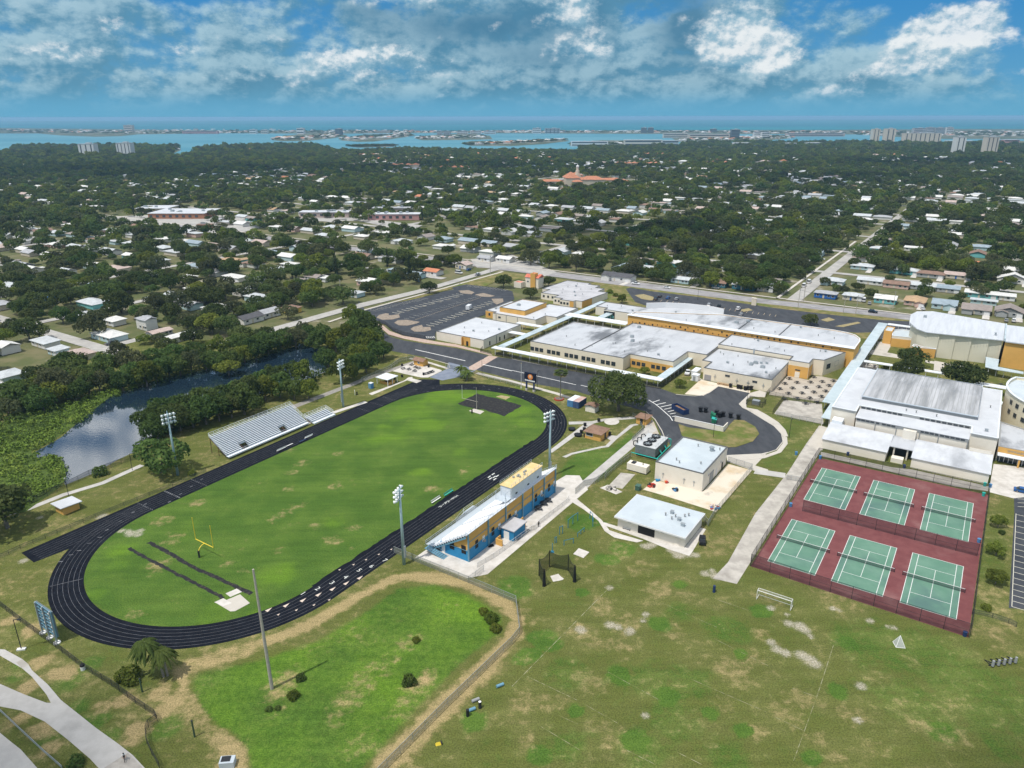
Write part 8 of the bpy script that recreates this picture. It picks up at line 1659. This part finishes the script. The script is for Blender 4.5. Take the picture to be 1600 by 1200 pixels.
# the far coast's own small houses, past counting
cr=random.Random(5)
def coast(pts,n,sc,cols,zz=-.25):
    for k in range(n):
        i=cr.randrange(len(pts)-1); t=cr.random(); x=pts[i][0]+(pts[i+1][0]-pts[i][0])*t+cr.uniform(-6,6); y=pts[i][1]+(pts[i+1][1]-pts[i][1])*t+cr.uniform(-pts[i][2],pts[i][2]); w=W(x,y); s=sc*cr.uniform(.7,1.5); m=MB(); m.box((0,0,2.6),(s*14,s*9,5.6)); k0=len(m.f); hip(m,-s*7,s*7,-s*4.5,s*4.5,5.4,2.4,.6); rz=cr.uniform(0,3); c,s_=math.cos(rz),math.sin(rz); o=len(far_h.v)
        far_h.v+=[(w.x+a*c-b*s_,w.y+a*s_+b*c,z+zz) for a,b,z in m.v]; far_h.f+=[tuple(q_+o for q_ in f_) for f_ in m.f]; far_h.m+=[len(ROOFM)]*k0+[ROOFM.index(cr.choice(cols))]*(len(m.f)-k0)
WH=['hwhite','hwhite','hpale','hpink','horange','hpale']; OR=['horange','horange','hpink','htan','hwhite']
coast([(25,233,2.5),(130,232,2.5),(275,235,3)],75,1.3,WH); coast([(315,237,3),(420,234,4),(540,241,4),(700,240,3),(880,243,4)],190,1.4,WH+OR); coast([(560,250,6),(700,250,6),(860,250,5)],60,1.3,OR)
coast([(0,204,2.5),(200,206,3),(430,205,2.),(650,206,1.5)],190,1.9,WH); coast([(430,217,2),(480,216,2.5),(530,211,2)],45,1.7,WH+OR); coast([(535,217,2),(600,214,3),(640,210,2)],50,1.7,WH); coast([(655,216,1.5),(760,214,2.5)],50,1.7,WH); coast([(725,226,1),(880,219,1.5)],45,1.5,WH); coast([(650,206,1.5),(900,206,1.5),(1200,207,1.5),(1600,207,3)],260,1.9,WH); coast([(900,225,2),(1050,224,2)],30,1.6,WH); coast([(1060,219,2),(1240,214,2)],60,1.8,WH); coast([(1340,209,2),(1600,211,4)],120,1.7,WH); coast([(1080,228,3),(1250,231,4),(1600,232,6)],100,1.8,['hwhite','hpale','hwhite','hblue']); coast([(950,250,8),(1300,246,6),(1600,255,10)],45,1.5,WH)
o=far_h.build('far_houses',ROOFM+['wwhite']); tag(o,'countless small pale and tiled roofs scattered through the far suburb and along the coast',kind='stuff')
# ---- larger far buildings
def blockb(label,cat,x0,x1,yb,h,dp,wall,roof='roofw',bands=0,strips=0,group=None,name='apartment_block',cap=True,rz=0.,gl='glass'):
    a,b_=W(x0,yb),W(x1,yb); w=(b_-a).length; c=(a+b_)/2; t=thing(name,label,cat,(c.x,c.y,-.3),math.atan2(b_.y-a.y,b_.x-a.x)+rz,group); MB().box((0,dp/2,h/2),(w,dp,h)).build('wall',wall,t); m=MB().box((0,dp/2,h+.3),(w+1,dp+1,.6))
    if cap: m.box((w*.1,dp/2,h+2.),(w*.3,dp*.5,3.4))
    m.build('roof',roof,t)
    for k in range(bands): z=h*(k+.55)/bands; MB().box((0,-.1,z),(w*.94,.3,h/bands*.42)).build('window_band',gl,t)
    for k in range(strips): x=-w/2+w*(k+.5)/strips; MB().box((x,-.15,h*.5),(w/strips*.2,.4,h*.92)).build('balcony_strip',gl,t)
    return t
def hpx(yb,yt): 
    g=W(800,yb); u=(600-yt)/FOC; dz=(-math.sin(PIT)+u*math.cos(PIT))/(math.cos(PIT)+u*math.sin(PIT)); return HCAM+dz*g.y
M['towergrey']=plain('tower_grey',(.40,.43,.45)); M['towertan']=plain('tower_tan',(.58,.53,.46)); M['towerwhite']=plain('tower_white',(.66,.67,.66)); M['towerdark']=plain('tower_dark',(.09,.11,.13)); M['pinkwall']=plain('pink_wall',(.52,.28,.27)); M['terra']=mat('terracotta_tiles',(.50,.22,.13),.9,(.40,.17,.10),.4); M['dglass']=plain('recessed_glazing',(.06,.07,.08),.5)
for x0,x1,yb,yt,dp,w_,b,s,l in ((125,149,246.5,224.5,22,'towerwhite',0,3,'white high-rise with dark balcony stripes by the bay, left of two'),(184,206,245.5,223,22,'towerwhite',0,4,'white high-rise with dark balcony stripes by the bay, right of two'),(1362,1373,222.5,202,26,'towertan',0,2,'slim tan high-rise right of the inlet, left of two'),(1382,1397,223,201.5,28,'towertan',0,2,'tan high-rise right of the inlet, right of two'),(1491,1506,240,214.5,22,'towerwhite',0,2,'white high-rise on the right skyline before the long tan block'),(1538,1557,241.5,214.5,22,'towertan',0,3,'cream high-rise at the far right'),(1412,1469,223.5,208.5,28,'towertan',0,8,'long tan apartment slab on the right skyline'),(1427,1446,209.5,200.5,30,'towergrey',4,0,'blue grey beach tower behind the tan slab, first from the left'),(1447,1459,209.5,199.5,30,'towergrey',4,0,'blue grey beach tower behind the tan slab, second from the left'),(1460,1476,209.5,199.8,30,'towergrey',5,0,'blue grey beach tower behind the tan slab, third from the left'),(1478,1489,209,199.3,30,'towerwhite',4,0,'pale beach tower behind the tan slab, rightmost'),
 (1002,1010.5,208,199.5,34,'towerdark',0,0,'dark twin beach tower, the left one'),(1012.5,1021,208,199.5,34,'towerdark',0,0,'dark twin beach tower, the right one'),(832,845,208.5,200,34,'towerwhite',3,0,'white beach hotel left of a grey one'),(851,875,208.5,200.5,34,'towergrey',3,4,'grey white beach hotel with dark bays'),(194,207,205.5,195,34,'towertan',3,0,'tan hotel tower on the left barrier island'),(464,475,209.5,200,30,'towerwhite',2,0,'pale tower at the tip of the middle island'),(524,534,211,201,30,'towerdark',0,2,'dark tower at the right end of the middle island'),(390,400,209,202,30,'towerwhite',2,0,'white condominium by the channel'),(408,418,209,202.5,30,'towertan',2,0,'tan condominium by the channel'),(1142,1155,217,202.5,30,'towerdark',3,0,'dark glass block amid the waterfront buildings'),(1178,1188,215,206.5,30,'towerwhite',3,0,'white waterfront block right of the dark one'),(1190,1202,215.5,207.5,30,'towerwhite',3,0,'second white waterfront block right of the dark one'),(1110,1120,207,201.5,30,'towerdark',0,0,'small dark beach tower left of the glass block'),
 (683,690,211.5,204.5,30,'towergrey',3,0,'pale green condominium on the beach, left'),(693,703,211.5,205,30,'towergrey',3,0,'pale green condominium on the beach, right'),(714,731,209.5,205,26,'towerwhite',2,0,'low white beach block, first of three'),(735,752,209.5,205,26,'towerwhite',2,0,'low white beach block, second of three'),(756,774,209.5,205,26,'towerwhite',2,0,'low white beach block, third of three'),(587,608,208,204,26,'towertan',2,0,'low cream beach hotel between the islands')):
    blockb(l,'tower' if yb-yt>9 else 'apartment block',x0,x1,yb,hpx(yb,yt),dp,w_,'towergrey',b,s,'high-rises along the coast',gl='dglass')
for x0,x1,yb,yt,l,c in ((892,950,228.5,221,'long white waterfront apartment row on the bay, left','towerwhite'),(975,1034,228.5,218.5,'long cream apartment row on the bay','towertan'),(1035,1060,228,219.5,'pale aqua apartment row on the bay','towergrey'),(1146,1172,230.5,223,'white flat block in the trees right of the bay','towerwhite'),(1260,1285,229.5,223,'white flat block beside the inlet','towerwhite'),(1218,1244,229.5,223.5,'white flat block left of the inlet','towerwhite'),(1036,1075,215.5,209,'cream row of flats by the waterfront, left','towertan'),(1076,1140,217,210,'cream row of flats by the waterfront, right','towertan'),(1228,1320,213,208,'pinkish row of beach flats','hpink'),(285,340,209,204.5,'pink row of flats on the barrier island','pinkwall'),(1568,1592,226,218.5,'red brick flats at the far right','pinkwall'),(1180,1200,234,227.5,'building with a bright blue roof right of the bay','cblue'),(1480,1520,226,220,'white block behind the white tower','towerwhite')):
    blockb(l,'apartment block',x0,x1,yb,max(4,hpx(yb,yt)),26,c,'roofclean' if 'blue roof' not in l else 'cblue',2,0,'long low blocks along the waterfront',cap=False,gl='dglass')
for x0,x1,yb,dp,l in ((1262,1305,237.5,45,'white warehouse roof beyond the woods, first'),(1310,1345,236.5,50,'white warehouse roof beyond the woods, second'),(1350,1402,234.5,40,'white warehouse roof beyond the woods, third'),(1195,1235,240,40,'white warehouse roof left of the others'),(1405,1425,237,40,'pale warehouse roof by the tan slab'),(1520,1560,266,26,'white store roof among the right trees, left'),(1562,1600,268,24,'white store roof among the right trees, right'),(1525,1545,272,18,'small white roof among the right trees'),(1538,1570,252,24,'brown flat roofed hall among the right trees'),(1575,1610,250,26,'brown flat roofed hall at the right edge'),(980,1000,243,30,'white shop roof beyond the orange townhouses')):
    blockb(l,'warehouse',x0,x1,yb,6,dp,'towerwhite','hbrown' if 'brown' in l else 'roofclean',0,0,'low wide roofs beyond the woods',name='warehouse',cap=False)
# orange roofed blocks
def tiled(label,x0,x1,y,n,h=6.5,name='townhouse_row',dp=14,cat='houses'):
    a,b_=W(x0,y),W(x1,y); t=thing(name,label,cat,a,math.atan2(b_.y-a.y,b_.x-a.x)); w=(b_-a).length/n
    for k in range(n): m=MB(); m.box((w*(k+.5),(k%2)*4,h/2),(w*.95,dp,h)); m.build('wall','wcream',t); r=MB(); hip(r,w*k,w*(k+1)*.995,-dp/2+(k%2)*4,dp/2+(k%2)*4,h+.02*k,2.6,.5); r.build('roof','terra',t)
for l,x0,x1,y,n in (('row of orange tiled townhouses by the bay trees',1003,1040,244,5),('long row of orange tiled roofs amid the woods',962,1030,259.5,8),('short orange tiled roofs right of the long row',1044,1056,257.5,2),('pair of orange tiled roofs deep in the right woods',1130,1150,258,3),('dim orange roofs left of the pair in the right woods',1103,1119,258,2),('pinkish tiled hall amid the woods left of the church',686,735,266,5),('dark red roofed block in the middle woods',610,655,262,4)): tiled(l,x0,x1,y,n)
# domed orange complex
c0=W(900,288); t=thing('domed_complex','large complex of orange tiled roofs round a slim cream tower with a dome','church',c0,.12)
for x,y,lx,ly,h,f_ in ((-42,-8,36,13,6,0),(-8,0,22,34,11,0),(12,-6,26,15,8,0),(34,2,26,14,7,0),(58,6,34,13,6,0),(-24,14,24,13,7,1),(30,20,30,14,8,0),(4,22,20,18,13,0),(-50,10,16,12,5,1),(72,-4,22,11,5,0),(-2,-20,16,11,6,0)):
    MB().box((x,y,h/2),(lx,ly,h)).build('wall','wcream' if f_==0 else 'wpink',t); r=MB()
    if f_: r.box((x,y,h+.2),(lx+1,ly+1,.4)); r.build('roof','roofclean',t)
    else: hip(r,x-lx/2,x+lx/2,y-ly/2,y+ly/2,h,ly*.24,.7); r.build('roof','terra',t)
MB().box((4,10,11),(9,9,8)).build('tower_base','wcream',t); MB().tube((4,10,15),(4,10,21),3.4,3.2,12).build('tower_drum','wcream',t); MB().tube((4,10,21),(4,10,26.5),2.2,2.,12).build('belfry','wcream',t); MB().ball((4,10,26.5),2.5,12,8,(1,1,1.1)).build('dome','towerwhite',t); MB().tube((4,10,29),(4,10,32),.5,.1,8).build('spire','towerwhite',t)
# the white roofed school and the flat pink flats
def lowhall(label,x0,x1,y,dp,h,wall,roof,name='school_hall',rz=0,units=6,cat='school building'):
    a,b_=W(x0,y),W(x1,y); w=(b_-a).length; t=thing(name,label,cat,(a+b_)/2,rz+math.atan2(b_.y-a.y,b_.x-a.x)); MB().box((0,dp/2,h/2),(w,dp,h)).build('wall',wall,t); MB().box((0,dp/2,h+.2),(w+1.2,dp+1.2,.4)).build('roof',roof,t)
    for k in range(max(2,int(w/7))): MB().box((-w/2+3+k*7,-.05,h*.5),(3.2,.12,h*.42)).build('window','dglass',t)
    rr=random.Random(int(x0)); 
    for k in range(units): part('roof_unit',ventm[2],t,(rr.uniform(-w*.4,w*.4),rr.uniform(.2,.8)*dp,h+.4),scale=1.6)
lowhall('wide white roofed school with orange brown walls in the sunlit yard',232,320,342,44,5.5,'wbrick','roofclean'); lowhall('white roofed wing of the sunlit school, left part',213,262,333,30,5,'wcream','roofclean',units=3); lowhall('low red brown annex before the sunlit school',308,330,357,7,3.5,'wbrick','hbrown',units=2)
lowhall('white flat roofed pink flats in the middle distance, left wing',468,545,340,16,5.5,'hpink','roofclean',name='flat_block',cat='flats'); lowhall('white flat roofed pink flats in the middle distance, right wing',575,655,344,14,6,'pinkwall','roofclean',name='flat_block',cat='flats'); lowhall('grey roofed flats behind the pink ones',582,640,334,12,6,'hpink','hgrey',name='flat_block',cat='flats',units=2); lowhall('long low hall with a white canopy roof left of the pink flats',372,428,313,12,4.5,'wbrick','roofclean',units=2)
sheet('school_lot',px((180,338),(330,332),(420,352),(345,372),(300,352),(230,352),(185,348)),.03,M['paleroad']); lawn('school_green',px((300,312),(355,309),(365,318),(310,322)),.03); sheet('flats_yard',px((465,330),(560,325),(600,345),(660,352),(640,362),(560,345),(470,346)),.03,M['paleroad']); sheet('sandy_yard',px((555,392),(590,386),(600,400),(560,410)),.03,M['concrete']); sheet('junction_apron',px((735,405),(800,398),(870,425),(850,432),(800,420),(745,418)),.026,M['paleroad'])
# ---- trees: lots, streets and open yards stay free
HG={}
for a,n in HALL: HG.setdefault((int(a//20),int(n//20)),[]).append((a,n))
def nearhouse(a,n,ra,fr):
    i,j=int(a//20),int(n//20)
    for u in (-1,0,1):
        for v in (-1,0,1):
            for (x,y) in HG.get((i+u,j+v),()):
                da,dn=a-x,n-y
                if abs(dn)<ra and -fr<da<ra*.8: return True
    return False
tr=random.Random(99); TL=[]
og=np.random.default_rng(4).random((80,80))
def openness(a,n):
    u,v=a/105+40.2,n/105+40.6; i,j=int(math.floor(u)),int(math.floor(v)); f,g=u-i,v-j; f=f*f*(3-2*f); g=g*g*(3-2*g); o=lambda x,y:og[x%80,y%80]
    return (o(i,j)*(1-f)+o(i+1,j)*f)*(1-g)+(o(i,j+1)*(1-f)+o(i+1,j+1)*f)*g+(.26 if 430<a<950 and n>285 else .1 if 430<a<900 and n>180 else 0)+(.20 if 440<a<720 and n<112 else 0)-(.3 if 447<a<800 and 112<n<292 else 0)-(.2 if a<430 else 0)-.06-(.12 if a>1300 else 0)
def scan(a0,a1,n0,n1,st,R0,R1,prob):
    for a in np.arange(a0,a1,st):
        for n in np.arange(n0,n1,st):
            aa,nn=a+tr.uniform(-.45,.45)*st,n+tr.uniform(-.45,.45)*st; p,d,v=view(aa,nn)
            if not v or campus(aa,nn) or inp(aa,nn,NPOND) or not inp(aa,nn,NLAND): continue
            if not prob(aa,nn,d): continue
            TL.append((p,d,tr.uniform(R0,R1)*(.78 if openness(aa,nn)>.55 else 1.),aa,nn))
def pr1(a,n,d):
    if street(a,n,2.5): return False
    if any((a-c[0])**2+(n-c[1])**2<c[2]**2 and tr.random()<.72 for c in CLEAR): return False
    if nearhouse(a,n,9.,(11.+d*.020) if a>440 else 24.) and tr.random()<(.22 if 447<a<760 and 112<n<292 else .86 if a<430 else .86): return False
    if 448<a<560 and n<112: return tr.random()<.36
    if n>285 and a<440: return tr.random()<.74
    o=openness(a,n); return tr.random()<(.55 if o>.55 else .82 if o>.42 else .95)
scan(-60,1000,-800,1300,8.6,3.6,8.2,pr1)
def pr2(a,n,d): 
    if d<900 and a>-60 and -800<n<1300 and a<1000: return False
    if street(a,n,0) or (nearhouse(a,n,9.5,34 if openness(a,n)>.55 else 14) and tr.random()<.9): return False
    if any((a-c[0])**2+(n-c[1])**2<c[2]**2 and tr.random()<.85 for c in CLEAR): return False
    o=openness(a,n); return tr.random()<(.60 if o>.55 else .84 if o>.42 else .95)
scan(300,2500,-1700,2200,11.5,4.2,9.,pr2); scan(900,3400,-1700,3000,19.,8.,13.,lambda a,n,d:d>2150 and d<3300 and (a>2500 or n>2000) and tr.random()<.5 and not nearhouse(a,n,9,15))
TL=[t_ for t_ in TL if not(t_[3]>1000 and t_[1]<900)]
TL.sort(key=lambda t_:t_[1]/t_[2])
LODK=[]
for s in range(4): LODK.append(('oak',leaf_mesh('lod',200+s,oak_lobes(s),520,.115,'oak')))
LODK.append(('dull',leaf_mesh('lod',210,oak_lobes(20,14,.9),480,.115,'dull'))); LODK.append(('bright',leaf_mesh('lod',211,oak_lobes(40,13,.95),480,.115,'bright'))); LODK.append(('mangrove',leaf_mesh('lod',212,oak_lobes(60,15,.85,.25),500,.115,'mangrove')))
NTREES=205; GTONE={'oak':'dark green broad oak','dull':'dull olive oak','bright':'bright green leafy tree','mangrove':'mid green bushy tree','pine':'dark narrow pine'}
stuffT=[]
def pick(p,a,n):
    x=tr.random(); sun=.30 if (a>420 and n>250) else .13  # sunlit zone gets more bright-leaved trees, its light put into leaf colour
    return 'bright' if x<sun else 'dull' if x<sun+.18 else 'mangrove' if x<sun+.36 else 'oak'
for i,(p,d,R,a,n) in enumerate(TL):
    k=pick(p,a,n); hs=tr.uniform(.85,1.2)
    if i<NTREES:
        where='in the suburb left of the pond' if n>285 else 'beyond the boulevard houses'
        tree(GTONE[k]+' '+where,k,p,R,None,'suburban trees '+('left of the pond' if n>285 else 'beyond the boulevard'),hs=hs)
    else: stuffT.append((p,R,hs,k,d))
for x,y,R,h,l in ((640,436,3.0,1.5,'tall dark narrow pine by the side street behind the student lot'),(606,420,3.2,1.2,'dark pine left of the narrow one above the side street'),(526,438,4.2,1.15,'dark columnar cypress between the grey roofed houses'),(660,345,3.2,1.3,'tall dark pine right of the pink flats'),(210,340,2.8,1.3,'slim dark pine at the sunlit school'),(240,370,2.6,1.2,'dark pine among the left houses'),(1015,378,2.8,1.2,'dark pine in the middle of the woods beyond the boulevard'),(1140,336,3.,1.2,'dark pine far in the right woods')): tree(l,'pine',P(x,y),R,hs=h)
# what is left is one wood nobody could count
pc=bpy.data.collections.new('crown_forms'); names=[]
for i,(k,me) in enumerate(LODK): o=bpy.data.objects.new('form_%02d'%i,me); pc.objects.link(o); names.append(k)
for i,k in enumerate(('oak','oak','dull','bright','mangrove')): o=bpy.data.objects.new('form_%02d'%(len(LODK)+i),KIND[k][i%2][0]); pc.objects.link(o); names.append(k)
nl=len(LODK); co=[];sc=[];ro=[];ix=[]
for p,R,hs,k,d in stuffT:
    co.append((p.x,p.y,-.25)); sc.append((R,R,R*hs)); ro.append((0,0,tr.uniform(0,6.28))); c=[i for i,x in enumerate(names) if x==k and (i<nl)==(d>650)]; ix.append(tr.choice(c))
# island groves
for pts,nn in (([(0,205,2.5),(200,207,2.5),(430,206,2.),(650,206,1.2),(900,206,1.2),(1250,207,1.5),(1600,208,4)],900),([(430,217,2),(480,216,2.5),(530,211,2)],90),([(535,217,2),(640,211,2)],90),([(655,216,1.5),(760,214,2.5)],90),([(725,226,1),(880,219,1.5)],170),([(550,228.8,.6),(615,228,.6)],110),([(895,226,1.5),(1050,224,2)],110),([(1062,219,1.5),(1235,214,1.5)],170),([(1340,209,2),(1600,211,5)],330),([(25,233,2.5),(275,236,3)],130),([(315,237,3),(540,240,4),(880,243,3)],330)):
    for k in range(nn):
        i=tr.randrange(len(pts)-1); t_=tr.random(); w=W(pts[i][0]+(pts[i+1][0]-pts[i][0])*t_+tr.uniform(-8,8),pts[i][1]+(pts[i+1][1]-pts[i][1])*t_+tr.uniform(-pts[i][2],pts[i][2])); R=tr.uniform(5,9)*(1.2 if w.y>4000 else 1.); co.append((w.x,w.y,-.3)); sc.append((R*1.5,R,R*.75)); ro.append((0,0,0)); ix.append(tr.choice((0,1,4,6)))
gmsh=bpy.data.meshes.new('woodland'); gmsh.from_pydata(co,[],[])
for nm,ar in (('sc',sc),('ro',ro)): at=gmsh.attributes.new(nm,'FLOAT_VECTOR','POINT'); at.data.foreach_set('vector',np.array(ar,dtype=np.float32).ravel())
at=gmsh.attributes.new('ix','INT','POINT'); at.data.foreach_set('value',np.array(ix,dtype=np.int32))
wo=part('woodland',gmsh,None); tag(wo,'endless mixed green tree canopy of the suburb reaching to the bay and its islands',kind='stuff')
ng=bpy.data.node_groups.new('woodland','GeometryNodeTree'); ng.interface.new_socket('Geometry',in_out='INPUT',socket_type='NodeSocketGeometry'); ng.interface.new_socket('Geometry',in_out='OUTPUT',socket_type='NodeSocketGeometry')
gi=ng.nodes.new('NodeGroupInput'); go_=ng.nodes.new('NodeGroupOutput'); ip=ng.nodes.new('GeometryNodeInstanceOnPoints'); ci=ng.nodes.new('GeometryNodeCollectionInfo'); ci.inputs['Collection'].default_value=pc; ci.inputs['Separate Children'].default_value=True; ci.inputs['Reset Children'].default_value=True
def na(n,t_): x=ng.nodes.new('GeometryNodeInputNamedAttribute'); x.data_type=t_; x.inputs['Name'].default_value=n; return x.outputs['Attribute']
e2r=ng.nodes.new('FunctionNodeEulerToRotation'); ng.links.new(na('ro','FLOAT_VECTOR'),e2r.inputs[0])
ng.links.new(gi.outputs[0],ip.inputs['Points']); ng.links.new(ci.outputs[0],ip.inputs['Instance']); ip.inputs['Pick Instance'].default_value=True; ng.links.new(na('ix','INT'),ip.inputs['Instance Index']); ng.links.new(e2r.outputs[0],ip.inputs['Rotation']); ng.links.new(na('sc','FLOAT_VECTOR'),ip.inputs['Scale']); ng.links.new(ip.outputs[0],go_.inputs[0])
md=wo.modifiers.new('woodland','NODES'); md.node_group=ng
print('trees',len(TL),'stuff',len(co),'houses',len(HS))

# ---- thin clouds added out of view overhead to shade woods, suburb and field
cm=bpy.data.materials.new('shade_cloud_vapour'); cm.use_nodes=True; nt=cm.node_tree; N=nt.nodes; L=nt.links; N.remove(N['Principled BSDF']); df_=N.new('ShaderNodeBsdfDiffuse'); df_.inputs[0].default_value=(.9,.9,.9,1); tp=N.new('ShaderNodeBsdfTransparent'); mx=N.new('ShaderNodeMixShader'); nn_=N.new('ShaderNodeTexNoise'); nn_.inputs['Scale'].default_value=.008; nn_.inputs['Detail'].default_value=4; g_=N.new('ShaderNodeNewGeometry'); L.new(g_.outputs['Position'],nn_.inputs['Vector']); L.new(smooth(nn_.outputs['Fac'],.30,.62),mx.inputs[0]); mv=mth('MULTIPLY',mx.inputs[0].links[0].from_socket,.22); L.new(mv,mx.inputs[0]); L.new(tp.outputs[0],mx.inputs[1]); L.new(df_.outputs[0],mx.inputs[2]); L.new(mx.outputs[0],N['Material Output'].inputs[0])
for x,y,sx,sy in ((120,80,55,20),(-115,85,55,22),(-700,1500,620,240),(-100,1620,420,170),(-1300,1300,420,170),(520,1250,300,110),(900,1750,400,200),(120,700,120,60)):
    zc=1400.; off=zc/math.tan(SUN_EL); c=Vector((x+SD.x*off,y+SD.y*off,zc)); m=MB(); rr=random.Random(int(x)); 
    for k in range(9): m.ball((rr.uniform(-.6,.6)*sx,rr.uniform(-.6,.6)*sy,rr.uniform(-10,25)),1.,18,10,(sx*rr.uniform(.4,.6),sy*rr.uniform(.4,.7),rr.uniform(25,50)))
    o=m.build('cloud',cm,None,c,smooth=True); tag(o,'thin cloud added out of view overhead for its shade',kind='structure')
